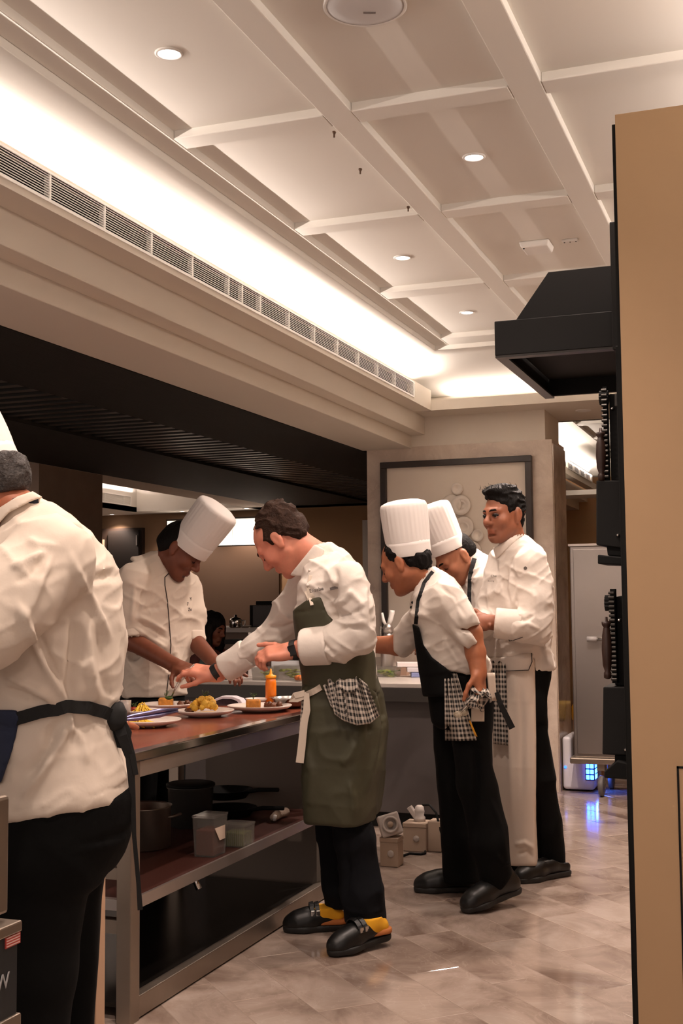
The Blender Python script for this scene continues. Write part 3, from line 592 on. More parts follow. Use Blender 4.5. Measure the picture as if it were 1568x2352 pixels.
for i, (px, py, z, col, lab) in enumerate(((948, 1549, 0, (120, 128, 168), 'blue and white carton lying flat on the pass counter beside the black apron'), (946, 1549, .03, (196, 190, 192), 'white carton stacked on the blue carton on the pass counter'), (930, 1549, .06, (214, 206, 204), 'white card tray topmost of the carton stack on the pass counter'))):
    c = on_ctr(px, py, 6.95)+np.array([.03-.02*i, .10, z]); MB().obox(c+(0, 0, .014), CR, np.cross((0, 0, 1), CR), (0, 0, 1), .07, .05, .0135).build('food_carton', mat('carton_%d' % i, col, .5), bevel=.003, origin=c); tag(COL.objects[-1], lab, 'carton')
c = on_ctr(846, 1553); c[1] = 7.14; t = box('glass_storage_box', c[0]-.16, c[0]+.02, c[1]-.03, c[1]+.1, CZ, CZ+.11, M_clear); tag(t, 'wide clear storage box behind the cream siphon', 'container')
# lemons and limes trays, papers in the middle of the counter
tray(600, 1563, .13, .12, .075, 'citrus_tray', 'clear tray with pale green slices behind the sauce bottle', M_clear, [mat('pale_lime', (176, 180, 96), .5)], 14, 5)
tray(655, 1563, .15, .14, .085, 'herb_tray', 'clear tray of chopped green herbs behind the green apron', M_clear, [mat('lime_green', (140, 150, 40), .5)], 20, 6)
c = on_ctr(683, 1566); t = empty('carrot_bowl', c, 'small bowl of orange garnish at the edge of the pass counter', 'bowl'); MB().lathe(c+(0, .05, .001), (0, 0, 1), [(.03, 0), (.045, .03), (.042, .03), (.001, .008)], 24).build('bowl', M_clear, t, smooth=True); b = MB(); [blob(b, c+(rr.uniform(-.02, .02), .05+rr.uniform(-.02, .02), .02), .014, i) for i in range(6)]; b.build('garnish', mat('orange_garnish', (222, 120, 40), .5), t, smooth=True)
for i, (px, py) in enumerate(((545, 1561), (470, 1563), (392, 1564))):
    c = on_ctr(px, py)+np.array([0, .14, .002]); MB().obox(c+(0, 0, .004+.006*i), CR, np.cross((0, 0, 1), CR), (0, 0, 1), .09, .08, .004).build('paper_stack', mat('paper', (224, 216, 210), .6), origin=c); tag(COL.objects[-1], ['white paper sheets on the pass counter beside the clear trays', 'white paper sheets on the pass counter behind the cauliflower plate', 'white paper sheets on the pass counter beside the cook in the tall hat'][i], 'paper')
t = tag(MB().add([PY(570, 1453, 6.72), PY(604, 1452, 6.72), PY(604, 1553, 6.66), PY(570, 1554, 6.66)]+[PY(570, 1453, 6.725), PY(604, 1452, 6.725), PY(604, 1553, 6.665), PY(570, 1554, 6.665)], [(0, 1, 2, 3), (7, 6, 5, 4), (0, 4, 5, 1), (1, 5, 6, 2), (2, 6, 7, 3), (3, 7, 4, 0)]).build('menu_card', mat('paper', (224, 216, 210), .6)), 'white order sheet standing on the pass counter behind the reaching sleeve', 'paper')
# glass of steel-lit ware: lit steel pan showing under the wrist
c = on_ctr(668, 1540, 7.15)+np.array([.02, -.0, 0]); t = empty('steel_tray', c, 'shiny steel tray on the pass counter glinting behind the watch hand', 'tray'); MB().box(c[0]-.13, c[0]+.13, c[1]-.08, c[1]+.1, CZ, CZ+.10).build('tray_body', M_chrome, t, bevel=.01)
# ---- back bar in the dining room
t = empty('back_bar', (-3.9, 8.9, 0), 'pale counter in the dining room behind the seated woman', 'counter')
box('bar_top', -5.2, -3.1, 8.75, 9.5, 1.02, 1.06, M_ctop, t, bevel=.004); box('bar_front', -5.2, -3.1, 8.85, 9.45, 0, 1.02, mat('bar_front', (128, 106, 90), .5), t)
c = PD(541, 1440, 9.4); c[2] = 1.06; t = empty('tea_pot', c, 'small chrome pot with lid on the back bar', 'pot'); MB().lathe(c, (0, 0, 1), [(.035, 0), (.05, .01), (.05, .06), (.04, .075), (.012, .085), (.012, .1), (.001, .104)], 24).build('pot', M_chrome, t, smooth=True); MB().tube([c+CR*.045+(0, 0, .06), c+CR*.075+(0, 0, .055), c+CR*.07+(0, 0, .02), c+CR*.05+(0, 0, .015)], .006).build('handle', M_chrome, t, smooth=True)
c = PD(563, 1444, 9.4); c[2] = 1.06; tag(MB().lathe(c, (0, 0, 1), [(.02, 0), (.045, .012), (.05, .018), (.046, .018), (.001, .006)], 24).build('saucer', M_steel, smooth=True), 'steel saucer beside the chrome pot on the back bar', 'dish')
c = PY(608, 1425, 8.95); t = empty('till_screen', (c[0], c[1], 1.06), 'dark box-shaped till with black tray on top standing on the back bar', 'till')
box('cabinet', c[0]-.11, c[0]+.20, c[1], c[1]+.3, 1.06, 1.235, mat('till_grey', (70, 66, 66), .5), t, bevel=.006); box('side_cover', c[0]-.13, c[0]-.108, c[1]-.005, c[1]+.3, 1.06, 1.235, M_blackm, t); MB().obox((c[0]+.06, c[1]+.15, 1.252), (1, 0, 0), (0, 1, 0), (0, 0, 1), .15, .13, .016).build('top_tray', M_blackm, t, bevel=.006)
c = PY(549, 1535, 7.10); t = empty('warming_lamp_unit', (c[0], c[1], .8), 'ribbed copper food warmer glowing pink on the pass counter', 'warmer')
box('base', c[0]-.02, c[0]+.22, c[1], c[1]+.16, .80, .94, mat('copper_grey', (112, 76, 66), .4, .4), t)
for k in range(10): box('rib', c[0]-.01+.022*k, c[0]-.002+.022*k, c[1]-.012, c[1], .81, .96, mat('rib_dark', (70, 48, 44), .5), t)
box('heat_strip', c[0]-.03, c[0]+.23, c[1]-.015, c[1]+.16, .965, .985, mat('heat_glow', (240, 150, 120), .5, emit=(255, 140, 104), estr=1.2), t); box('hood', c[0]-.09, c[0]+.24, c[1]-.03, c[1]+.16, .99, 1.02, M_blackm, t)

# ================================================================== GRILL WITH HOOD, RIGHT
YH = 3.10
t = empty('charcoal_grill', (-.25, 3.4, 0), 'black charcoal grill with tapered smoke hood, chains and counterweights beside the partition', 'grill')
def gp(px, py, y=YH): return PY(px, py, y)
z0, z1, z2 = 1.895, 1.987, 2.108; xl = -.706; YH2 = 3.80
b = MB(); o = .014
b.box(xl, -.2, YH, YH+o, z0, z1); b.box(xl, xl+o, YH+o, YH2, z0, z1); b.box(xl, -.2, YH2-o, YH2, z0, z1)
b.build('hood_rim', M_black, t, bevel=.002)
b = MB(); b.box(xl+.001, -.2, YH+.001, YH+.03, z0-.006, z0); b.box(xl+.001, xl+.03, YH+.03, YH2, z0-.006, z0); b.build('rim_flange', mat('flange_black', (48, 44, 41), .4), t)
x1, x2 = -.652, -.563
MB().add([(x1, YH+.02, z1), (-.2, YH+.02, z1), (-.2, YH2-.02, z1), (x1, YH2-.02, z1), (x2, YH+.02, z2), (-.2, YH+.02, z2), (-.2, YH2-.1, z2), (x2, YH2-.1, z2)],
         [(4, 5, 6, 7), (0, 1, 5, 4), (2, 3, 7, 6), (3, 0, 4, 7)]).build('hood_taper', M_black, t, solid=.004)
MB().box(xl+.02, -.2, YH+.1, YH2-.02, z0+.05, z0+.06).build('grease_filter', M_blackm, t)
# upright frame next to the partition
MB().box(-.393, -.20, YH-.06, YH+.02, z0-.02, 2.20).build('upright', M_black, t, bevel=.002)
MB().box(-.392, -.20, YH+.02, YH+.66, .05, z0-.02).build('side_panel', M_black, t, bevel=.002)
MB().box(-.381, -.2, YH-.10, YH+.02, .0, z0-.02).build('corner_post', M_blackm, t, bevel=.002)
def slab(name, pts, d0, d1, m=M_black, bev=.003):
    """outline in the Y = YH plane, given thickness towards the back"""
    P = [gp(*p) for p in pts]; P = [np.array([p[0], YH+d0, p[2]]) for p in P]
    return MB().extrude(P, (0, d1-d0, 0)).build(name, m, t, bevel=bev)
slab('gear_housing', [(1394, 900), (1436, 900), (1442, 1110), (1399, 1105)], .03, .12)
slab('counterweight_box', [(1370, 1104), (1440, 1104), (1448, 1262), (1370, 1252)], -.01, .15)
slab('weight_foot', [(1392, 1252), (1440, 1255), (1442, 1280), (1395, 1276)], .0, .1, M_blackm)
slab('grate_bracket', [(1376, 1275), (1441, 1281), (1443, 1299), (1376, 1296)], -.03, .13, M_blackm)
slab('gear_housing', [(1402, 1372), (1436, 1366), (1440, 1338), (1448, 1338), (1452, 1580), (1408, 1576)], .03, .12)
slab('counterweight_box', [(1386, 1577), (1454, 1577), (1462, 1735), (1384, 1732)], -.01, .15)
slab('weight_foot', [(1411, 1733), (1450, 1735), (1456, 1790), (1411, 1762)], .0, .1, M_blackm)
slab('grate_bracket', [(1391, 1768), (1420, 1744), (1456, 1752), (1459, 1788), (1391, 1783)], -.03, .13, M_blackm)
slab('sight_plate', [(1412, 905), (1424, 905), (1424, 935), (1412, 935)], -.012, .0, mat('worn_black', (56, 53, 49), .35))
slab('sight_plate', [(1430, 1205), (1440, 1205), (1442, 1228), (1430, 1228)], -.03, -.011, mat('worn_black', (56, 53, 49), .35))
slab('sight_plate', [(1444, 1692), (1453, 1692), (1454, 1722), (1445, 1722)], -.03, -.011, mat('worn_black', (56, 53, 49), .35))
for px, py in ((1408, 941), (1421, 1230), (1424, 1424), (1438, 1720)):
    c = gp(px, py); MB().lathe((c[0], YH-.012, c[2]), (0, -1, 0), [(.006, 0), (.006, .004), (.003, .010), (.001, .011)], 6).build('bolt', M_chrome, t)
# chain runs over sprockets, with turned wooden crank handles
M_link = mat('chain_steel', (70, 67, 63), .4, .8); M_hand = mat('dark_turned_wood', (50, 32, 25), .4)
lk = MB().lathe((0, 0, 0), (1, 0, 0), [(.0028, -.0075), (.0040, -.006), (.0040, .006), (.0028, .0075)], 8); lme = bpy.data.meshes.new('chain_link'); lme.from_pydata([tuple(v) for v in lk.v], [], lk.f); lme.update(); lme.materials.append(M_link)
for (xa, ya, xb, yb, n) in ((1387, 897, 1392, 1095, 18), (1404, 1362, 1411, 1560, 20)):
    A, B = gp(xa, ya), gp(xb, yb)
    for k in range(n):
        p = A+(B-A)*k/(n-1); o = bpy.data.objects.new('chain_link', lme); COL.objects.link(o); o.parent = t; o.location = Vector((p[0], YH-.006, p[2]))-world_loc(t)
    MB().box(min(A[0], B[0])-.004, max(A[0], B[0])+.006, YH+.0, YH+.03, B[2]-.01, A[2]+.01).build('chain_guide', M_blackm, t)
for (px, py, r) in ((1385, 912, 17), (1398, 1385, 19)):
    c = gp(px, py); R = r*3.0/FPX; b = MB(); n = 14
    prof = []
    for i in range(n*2): a = math.pi*i/n; q = R*(1. if i % 2 else .84); prof.append((c[0]+.012, YH+.01+.05+math.cos(a)*0, c[2]))
    b.lathe((c[0]-.011, YH+.012, c[2]), (1, 0, 0), [(R, 0), (R, .022)], n*2, flut=lambda rr, h, a: rr*(1. if int(round(a/(math.pi/n))) % 2 else .86)); b.build('sprocket', M_black, t)
for (pts) in (((1368, 995), (1372, 1002), (1376, 1015), (1371, 1060), (1375, 1102)), ((1384, 1428), (1388, 1436), (1390, 1480), (1393, 1535), (1391, 1556))):
    P = [gp(*p) for p in pts]; zt = P[0][2]; zb = P[-1][2]; xc = gp(pts[2][0]+4, pts[2][1])[0]
    H = zt-zb
    MB().lathe((xc, YH-.005, zb), (0, 0, 1), [(.004, -.004), (.0095, 0), (.0095, .012), (.007, .016), (.0115, .03), (.0135, H*.5), (.0120, H*.75), (.0085, H*.88), (.0075, H*.9), (.0115, H*.94), (.0125, H), (.004, H+.002), (.003, H+.012)], 20).build('crank_handle', M_hand, t, smooth=True)

# ================================================================== STEEL TROLLEY, FLOOR ROBOT, BIN
YF = 7.93
t = empty('banquet_trolley', (-1.05, 8.3, 0), 'tall stainless steel banquet trolley on grey casters beyond the grill', 'trolley')
a = PY(1306, 1252, YF); xr = -.55
M_trol = mat('trolley_steel', (158, 152, 148), .38, .95, noise=.06, nscale=2)
box('cabinet', a[0]+.004, xr, YF, 8.42, .245, a[2]-.008, M_trol, t, bevel=.006); box('top_plate', a[0]-.004, xr+.01, YF-.012, 8.43, a[2]-.008, a[2]+.006, M_steel, t)
q = PY(1319, 1400, YF)[0]; box('door', q, xr-.02, YF-.014, YF, .27, a[2]-.03, M_trol, t, bevel=.003)
box('base_bumper', a[0]-.02, xr+.03, YF-.035, 8.45, .205, .245, M_dsteel, t, bevel=.008)
h = PY(1384, 1468, YF-.05); e = PY(1352, 1468, YF-.05)
MB().tube([(e[0], YF-.05, e[2]), (h[0]+.15, YF-.05, h[2])], .012, 12).build('handle', M_chrome, t, smooth=True)
MB().tube([(e[0]-.012, YF-.05, e[2]), (e[0]+.05, YF-.05, e[2])], .017, 12).build('handle_grip', mat('grey_rubber', (150, 146, 144), .5), t, smooth=True)
for dx in (.05,): MB().tube([(e[0]+.02, YF-.05, e[2]), (e[0]+.02, YF, e[2])], .008).build('handle_post', M_chrome, t)
for (x, y) in ((-1.165, YF+.03), (-.65, YF+.03), (-1.15, 8.3), (-.65, 8.3)):
    c = empty('caster', (x, y, .0)); c.parent = t; c.location = Vector((x, y, 0))-world_loc(t)
    MB().lathe((x-.017, y-.02, .066), (1, 0, 0), [(.040, 0), (.060, .002), (.066, .006), (.066, .028), (.060, .032), (.040, .034)], 32).build('wheel', mat('grey_tyre', (96, 92, 90), .5), c, smooth=True)
    b = MB()
    for s in (-.024, .020): b.box(x+s, x+s+.004, y-.035, y-.005, .05, .17)
    b.box(x-.024, x+.024, y-.045, y+.03, .165, .205); b.build('fork', M_dsteel, c)
R0 = PZ(1288, 1815, 0); x0 = -1.440; y0 = 8.09
M_rob = mat('robot_shell', (214, 210, 214), .3)
t = empty('service_robot', (x0+.1, y0+.1, 0), 'white floor robot with glowing blue panel of lights between pillar and trolley', 'robot')
xr2 = PY(1345, 1800, y0)[0]; zr = PY(1300, 1692, y0)[2]
MB().box(x0, x0+.058, y0, y0+.34, .012, zr).build('shell', M_rob, t, bevel=.022, seg=4); MB().box(x0+.03, x0+.205, y0, y0+.34, .012, .198).build('base_shell', M_rob, t, bevel=.02, seg=4)
c = PY(1298, 1762, y0); MB().lathe((c[0], y0-.001, c[2]), (0, -1, 0), [(.009, 0), (.008, .002), (.001, .0025)], 14).build('status_light', mat('robot_blue', (60, 120, 255), .4, emit=(40, 100, 255), estr=4), t)
M_blue = mat('blue_led', (90, 150, 255), .4, emit=(36, 92, 255), estr=26.); M_navy = mat('navy_panel', (20, 26, 90), .3)
box('light_panel', x0+.150, x0+.210, y0-.004, y0+.12, .075, .19, M_navy, t, bevel=.004)
for i in range(2):
    for j in range(3): box('blue_light', x0+.155+i*.027, x0+.177+i*.027, y0-.008, y0-.003, .083+j*.036, .110+j*.036, M_blue, t, bevel=.004)
for j in range(3): box('blue_light', x0+.2095, x0+.213, y0+.01, y0+.10, .085+j*.036, .110+j*.036, M_blue, t)
d = bpy.data.lights.new('blue_glow', 'AREA'); d.energy = .7; d.color = (.08, .2, 1.); d.size = .09; lamp_obj('led_glow', d, Vector((x0+.222, y0+.06, .12))-world_loc(t), (1, -.35, -.25), t)
t = empty('yellow_bin', (-1.34, 8.66, 0), 'clear bin with a bright yellow rim behind the floor robot', 'bin'); zy = PY(1300, 1655, 8.55)[2]
MB().lathe((-1.34, 8.66, .004), (0, 0, 1), [(.10, 0), (.12, zy-.002)], 28).build('barrel', mat('milky_plastic', (196, 150, 110), .4), t, smooth=True)
MB().lathe((-1.34, 8.66, zy), (0, 0, 1), [(.125, 0), (.128, .02), (.126, .09), (.11, .12), (.10, .12), (.001, .115)], 28).build('rim', mat('bright_yellow', (232, 182, 20), .45), t, smooth=True)

# ================================================================== FLOOR SOCKET BOXES AND CABLE
M_sock = mat('beige_socket_box', (170, 150, 132), .6); M_sock2 = mat('grey_plug', (176, 166, 158), .5)
def sockets(px, py, label, w, h, face):
    c = PZ(px, py, 0); t = empty('floor_socket', (c[0], c[1], 0), label, 'socket')
    box('box_body', c[0]-w, c[0]+w, c[1], c[1]+2*w, .001, h, M_sock, t, bevel=.004); box('box_lid', c[0]-w*1.04, c[0]+w*1.04, c[1]-.003, c[1]+2*w, h, h+.022, M_sock, t, bevel=.004)
    if face:
        q = np.array([c[0]-.005, c[1]+w*.8, h+.075]); n = np.array([.35, -.85, .25]); n /= np.linalg.norm(n); u = np.cross((0, 0, 1), n); u /= np.linalg.norm(u); v = np.cross(n, u); u, v = u*.96+v*.26, v*.96-u*.26
        MB().obox(q, u, v, n, .052, .052, .03).build('socket_head', M_sock2, t, bevel=.008); MB().lathe(q+n*.03, n, [(.04, 0), (.04, .006), (.03, .007), (.028, -.006), (.001, -.006)], 24).build('socket_ring', M_sock2, t, smooth=True)
        MB().lathe(q+n*.028, n, [(.014, 0), (.014, .006), (.001, .008)], 16).build('pin_cover', M_sock, t, smooth=True)
    else:
        MB().lathe((c[0]+.01, c[1]+w, h+.022), (0, 0, 1), [(.03, 0), (.03, .02), (.022, .03), (.026, .05), (.02, .075), (.012, .08)], 16).build('plug', M_sock2, t, smooth=True)
        MB().obox((c[0]-.02, c[1]+w, h+.06), (.8, 0, .6), (0, 1, 0), (-.6, 0, .8), .012, .015, .04).build('plug_flap', M_sock2, t, bevel=.003)
    q = PZ(px, py-4, 0); MB().lathe((c[0]+.01, c[1]-.0005, h*.55), (0, -1, 0), [(.016, 0), (.016, .004), (.012, .006), (.001, .006)], 20).build('knockout', M_sock2, t, smooth=True)
    return c
c1 = sockets(893, 1992, 'beige socket box with round plug face nearest the green-apron chef', .045, .115, True)
c2 = sockets(952, 1957, 'wide beige socket box with plug on top by the counter plinth', .06, .12, False)
box('side_box', c2[0]+.06, c2[0]+.13, c2[1]+.03, c2[1]+.13, .001, .15, M_sock, bpy.data.objects['floor_socket.001'], bevel=.004)
t = empty('power_cable', PZ(930, 1975, 0), 'black power cable looping from the socket boxes across the floor', 'cable')
pts = [c2+(.02, .08, .22), c2+(.06, .07, .225), c2+(.10, .05, .19), c2+(.13, .03, .10), c2+(.17, .02, .05), c2+(.20, .0, .03)]
MB().tube(pts, .006, 8).build('cord', M_blackm, t, smooth=True)
P = [PZ(x, y, .006) for x, y in ((1015, 1935), (990, 1938), (977, 1945), (976, 1960), (966, 1962), (940, 1960), (918, 1968), (914, 1978), (924, 1980))]; MB().tube(P, .006, 8).build('cord', M_blackm, t, smooth=True)
MB().lathe(PZ(1020, 1935, .001), (0, 0, 1), [(.028, 0), (.03, .03), (.02, .05), (.001, .052)], 16).build('connector', M_blackm, t, smooth=True)

# ================================================================== COOKING EQUIPMENT, NEAR LEFT
t = empty('steel_appliance', (-1.6, 1.4, 0), 'steel kitchen appliance with dark panel and red-striped sticker at the front cook\'s heel', 'appliance')
xe = -1.222; b1 = PX(22, 1826, xe); 
MB().box(-1.86, xe, .9, PX(22, 1950, xe)[1], PX(22, 2096, xe)[2], PX(22, 1826, xe)[2]).build('upper_body', M_dsteel, t, bevel=.006)
xe2 = -1.20; zt = PX(54, 2112, xe2)[2]; ye = PX(52, 2130, xe2)[1]
MB().box(-1.86, xe2, .9, ye, zt-.018, zt).build('worktop', M_dsteel, t, bevel=.003)
MB().box(-1.86, xe2-.006, .9, ye-.006, .10, zt-.018).build('control_panel', mat('dark_panel', (40, 42, 44), .3), t)
MB().box(-1.86, xe2, .9, ye, .02, PX(50, 2325, xe2)[2]).build('base_sill', M_dsteel, t, bevel=.003)
b = MB(); s0 = PX(12, 2180, xe2-.005); s1 = PX(46, 2140, xe2-.005)
stk = MB().box(xe2-.006, xe2-.004, s0[1], s1[1], s0[2]-.0, s1[2]+.0).build('sticker', mat('sticker_red', (176, 70, 62), .5), t)
for k in range(4): z = s0[2]+(s1[2]-s0[2])*(k+.4)/4; MB().box(xe2-.0055, xe2-.0035, s0[1]+.002, s1[1]-.002, z, z+.0018).build('sticker_stripe', mat('sticker_white', (214, 186, 176), .5), t)
text('panel_lettering', 'W', PX(6, 2258, xe2-.004), (0, 1, 0), (0, 0, 1), .035, mat('panel_print', (150, 150, 150), .5), t)

# ================================================================== SOFT-SHAPE MODELLER (distance fields -> smooth quad meshes)
def nrm(v): v = np.asarray(v, float); return v/(np.linalg.norm(v)+1e-12)
def frame(f, u):
    f = nrm(f); l = nrm(np.cross(u, f)); return np.stack([f, l, np.cross(f, l)])     # rows: forward, left, up
def smin(a, b, k):
    h = np.clip(.5+.5*(b-a)/k, 0, 1); return b+(a-b)*h-k*h*(1-h)
class Field:
    def __init__(s, lo, hi, base=.007, fine=None, boxes=()):
        s.g = []
        for i in range(3):
            t = lo[i]; out = []
            while t < hi[i]:
                out.append(t); t += (fine if any(b[0][i] <= t <= b[1][i] for b in boxes) else base)
            s.g.append(np.array(out, np.float32))
        s.base = base; s.F = np.full([len(a) for a in s.g], .5, np.float32)
    def _sub(s, lo, hi):
        sl = []
        for i in range(3):
            a = int(np.searchsorted(s.g[i], lo[i])); b = int(np.searchsorted(s.g[i], hi[i])); sl.append(slice(a, b))
        X, Y, Z = [s.g[i][sl[i]] for i in range(3)]
        return tuple(sl), X[:, None, None], Y[None, :, None], Z[None, None, :]
    def _put(s, sl, d, k, op):
        F = s.F[sl]
        if F.size == 0: return
        if op == 'u': s.F[sl] = smin(F, d, k)
        elif op == 's': s.F[sl] = -smin(-F, d, k)
    def cap(s, a, b, ra, rb=None, k=.02, op='u'):
        rb = ra if rb is None else rb; a = np.asarray(a, float); b = np.asarray(b, float); m = max(ra, rb)+k+2*s.base
        sl, X, Y, Z = s._sub(np.minimum(a, b)-m, np.maximum(a, b)+m); ba = b-a; L = ba@ba+1e-9
        px, py, pz = X-a[0], Y-a[1], Z-a[2]; h = np.clip((px*ba[0]+py*ba[1]+pz*ba[2])/L, 0, 1)
        d = np.sqrt((px-ba[0]*h)**2+(py-ba[1]*h)**2+(pz-ba[2]*h)**2)-(ra+(rb-ra)*h); s._put(sl, d, k, op); return s
    def chain(s, pts, rs, k=.02, op='u'):
        for i in range(len(pts)-1): s.cap(pts[i], pts[i+1], rs[i], rs[i+1], k, op)
        return s
    def ell(s, c, r, R=None, k=.02, op='u'):
        c = np.asarray(c, float); r = np.asarray(r, float)*np.ones(3); R = np.eye(3) if R is None else np.asarray(R); m = max(r)+k+2*s.base
        sl, X, Y, Z = s._sub(c-m, c+m); px, py, pz = X-c[0], Y-c[1], Z-c[2]
        q = [R[i][0]*px+R[i][1]*py+R[i][2]*pz for i in range(3)]
        k0 = np.sqrt(sum((q[i]/r[i])**2 for i in range(3)))+1e-9; k1 = np.sqrt(sum((q[i]/r[i]**2)**2 for i in range(3)))+1e-9
        s._put(sl, k0*(k0-1)/k1, k, op); return s
    def rbox(s, c, R, h, r, k=.01, op='u'):
        c = np.asarray(c, float); h = np.asarray(h, float); m = np.linalg.norm(h)+r+k+2*s.base; sl, X, Y, Z = s._sub(c-m, c+m); px, py, pz = X-c[0], Y-c[1], Z-c[2]
        q = [np.abs(R[i][0]*px+R[i][1]*py+R[i][2]*pz)-h[i]+r for i in range(3)]
        d = np.sqrt(sum(np.maximum(x, 0)**2 for x in q))+np.minimum(np.maximum(np.maximum(q[0], q[1]), q[2]), 0)-r; s._put(sl, d, k, op); return s
    def loft(s, secs, f, l, k=.006, infl=0., p=2.3):
        k = .006
        """secs: (centre, half size along f, half size along l)"""
        f = nrm(f); l = nrm(l)
        for (c0, a0, b0), (c1, a1, b1) in zip(secs[:-1], secs[1:]):
            c0 = np.asarray(c0, float); c1 = np.asarray(c1, float); m = max(a0, b0, a1, b1)+infl+k+2*s.base
            sl, X, Y, Z = s._sub(np.minimum(c0, c1)-m, np.maximum(c0, c1)+m); ba = c1-c0; L = ba@ba
            px, py, pz = X-c0[0], Y-c0[1], Z-c0[2]; tr = (px*ba[0]+py*ba[1]+pz*ba[2])/L; h = np.clip(tr, 0, 1)
            a = a0+(a1-a0)*h+infl; b = b0+(b1-b0)*h+infl; px = px-ba[0]*h; py = py-ba[1]*h; pz = pz-ba[2]*h
            over = np.abs(tr-h)*math.sqrt(L); u = (px*f[0]+py*f[1]+pz*f[2])/a; v = (px*l[0]+py*l[1]+pz*l[2])/b
            d = ((np.abs(u)**p+np.abs(v)**p)**(1/p)-1)*np.minimum(a, b); d = np.where(over > 0, np.sqrt(np.maximum(d, 0)**2+over**2)+np.minimum(d, 0)*(over < .02), d)
            s._put(sl, d, k, 'u')
        return s
    def plane(s, n, p, k=.004):
        """keep the side away from n"""
        n = nrm(n); X, Y, Z = s.g[0][:, None, None], s.g[1][None, :, None], s.g[2][None, None, :]
        d = ((X-p[0])*n[0]+(Y-p[1])*n[1]+(Z-p[2])*n[2]).astype(np.float32); s.F = -smin(-s.F, -d, k); return s
    def outline(s, poly, k=.01, inv=False):
        """trim the solid to a traced outline"""
        idx = np.nonzero(s.F < k+.004); P = np.stack([s.g[i][idx[i]] for i in range(3)], -1).astype(float)
        if len(P) == 0: return s
        dep = (P-CAM)@CF; q = project(P); d = poly_sd(q, poly)*dep/FPX
        if inv: d = -d
        s.F[idx] = -smin(-s.F[idx], -d.astype(np.float32), k); return s
    def copy(s, infl=0.):
        o = Field.__new__(Field); o.g = s.g; o.base = s.base; o.F = s.F-np.float32(infl); return o
    def mesh(s, it=2):
        F = s.F; F[0], F[-1] = .1, .1; F[:, 0], F[:, -1] = .1, .1; F[:, :, 0], F[:, :, -1] = .1, .1
        I = F < 0; n = np.array(F.shape)
        cnt = np.zeros(n-1, np.int8)
        for dx in (0, 1):
            for dy in (0, 1):
                for dz in (0, 1): cnt += I[dx:n[0]-1+dx, dy:n[1]-1+dy, dz:n[2]-1+dz]
        act = np.nonzero((cnt > 0) & (cnt < 8)); N = len(act[0])
        ids = np.full(n-1, -1, np.int32); ids[act] = np.arange(N, dtype=np.int32)
        co = [(0, 0, 0), (1, 0, 0), (0, 1, 0), (1, 1, 0), (0, 0, 1), (1, 0, 1), (0, 1, 1), (1, 1, 1)]
        val = np.stack([F[act[0]+c[0], act[1]+c[1], act[2]+c[2]] for c in co], 1)
        acc = np.zeros((N, 3)); num = np.zeros(N)
        for a in range(8):
            for b in range(a+1, 8):
                if sum(abs(co[a][i]-co[b][i]) for i in range(3)) != 1: continue
                va, vb = val[:, a], val[:, b]; m = (va < 0) != (vb < 0); t = np.where(m, va/(va-vb+1e-12), 0)
                for i in range(3): acc[:, i] += np.where(m, co[a][i]+(co[b][i]-co[a][i])*t, 0)
                num += m
        acc /= num[:, None]; V = np.empty((N, 3))
        for i in range(3): g = s.g[i].astype(float); V[:, i] = g[act[i]]+(g[act[i]+1]-g[act[i]])*acc[:, i]
        Q = []
        for ax in range(3):
            sl0 = [slice(None)]*3; sl1 = [slice(None)]*3; sl0[ax] = slice(0, -1); sl1[ax] = slice(1, None)
            A, B = I[tuple(sl0)], I[tuple(sl1)]; e = np.nonzero(A != B); fl = A[e]; o1, o2 = (ax+1) % 3, (ax+2) % 3
            e = np.array(e); ok = (e[o1] > 0) & (e[o2] > 0) & (e[o1] < n[o1]-1) & (e[o2] < n[o2]-1); e = e[:, ok]; fl = fl[ok]
            def cell(d1, d2): c = e.copy(); c[o1] -= d1; c[o2] -= d2; return ids[c[0], c[1], c[2]]
            q = np.stack([cell(1, 1), cell(0, 1), cell(0, 0), cell(1, 0)], 1); q[~fl] = q[~fl][:, ::-1]; Q.append(q)
        Q = np.concatenate(Q); Q = Q[(Q >= 0).all(1)]
        return relax(V, Q, it), Q
def relax(V, Q, it, lam=.5):
    if it <= 0: return V
    a = Q.ravel(); b = np.roll(Q, 1, 1).ravel(); N = len(V); cnt = np.bincount(a, minlength=N)+np.bincount(b, minlength=N)+1e-9
    for _ in range(it):
        S = np.stack([np.bincount(a, V[b, i], N)+np.bincount(b, V[a, i], N) for i in range(3)], 1)/cnt[:, None]; V = V+(S-V)*lam
    return V
def normals(V, Q):
    n = np.cross(V[Q[:, 2]]-V[Q[:, 0]], V[Q[:, 3]]-V[Q[:, 1]]); N = np.zeros_like(V)
    for j in range(4):
        for i in range(3): N[:, i] += np.bincount(Q[:, j], n[:, i], len(V))
    return N/(np.linalg.norm(N, axis=1)[:, None]+1e-12)
def poly_sd(q, poly):
    P = np.asarray(poly, float); d = np.full(len(q), 1e9); ins = np.zeros(len(q), bool); n = len(P)
    for i in range(n):
        a, b = P[i], P[(i+1) % n]; e = b-a; w = q-a; t = np.clip((w@e)/(e@e+1e-9), 0, 1); r = w-t[:, None]*e; d = np.minimum(d, (r*r).sum(1))
        c = (a[1] > q[:, 1]) != (b[1] > q[:, 1])
        with np.errstate(divide='ignore', invalid='ignore'): x = (b[0]-a[0])*(q[:, 1]-a[1])/(b[1]-a[1]+1e-12)+a[0]
        ins ^= c & (q[:, 0] < x)
    d = np.sqrt(d); return np.where(ins, -d, d)
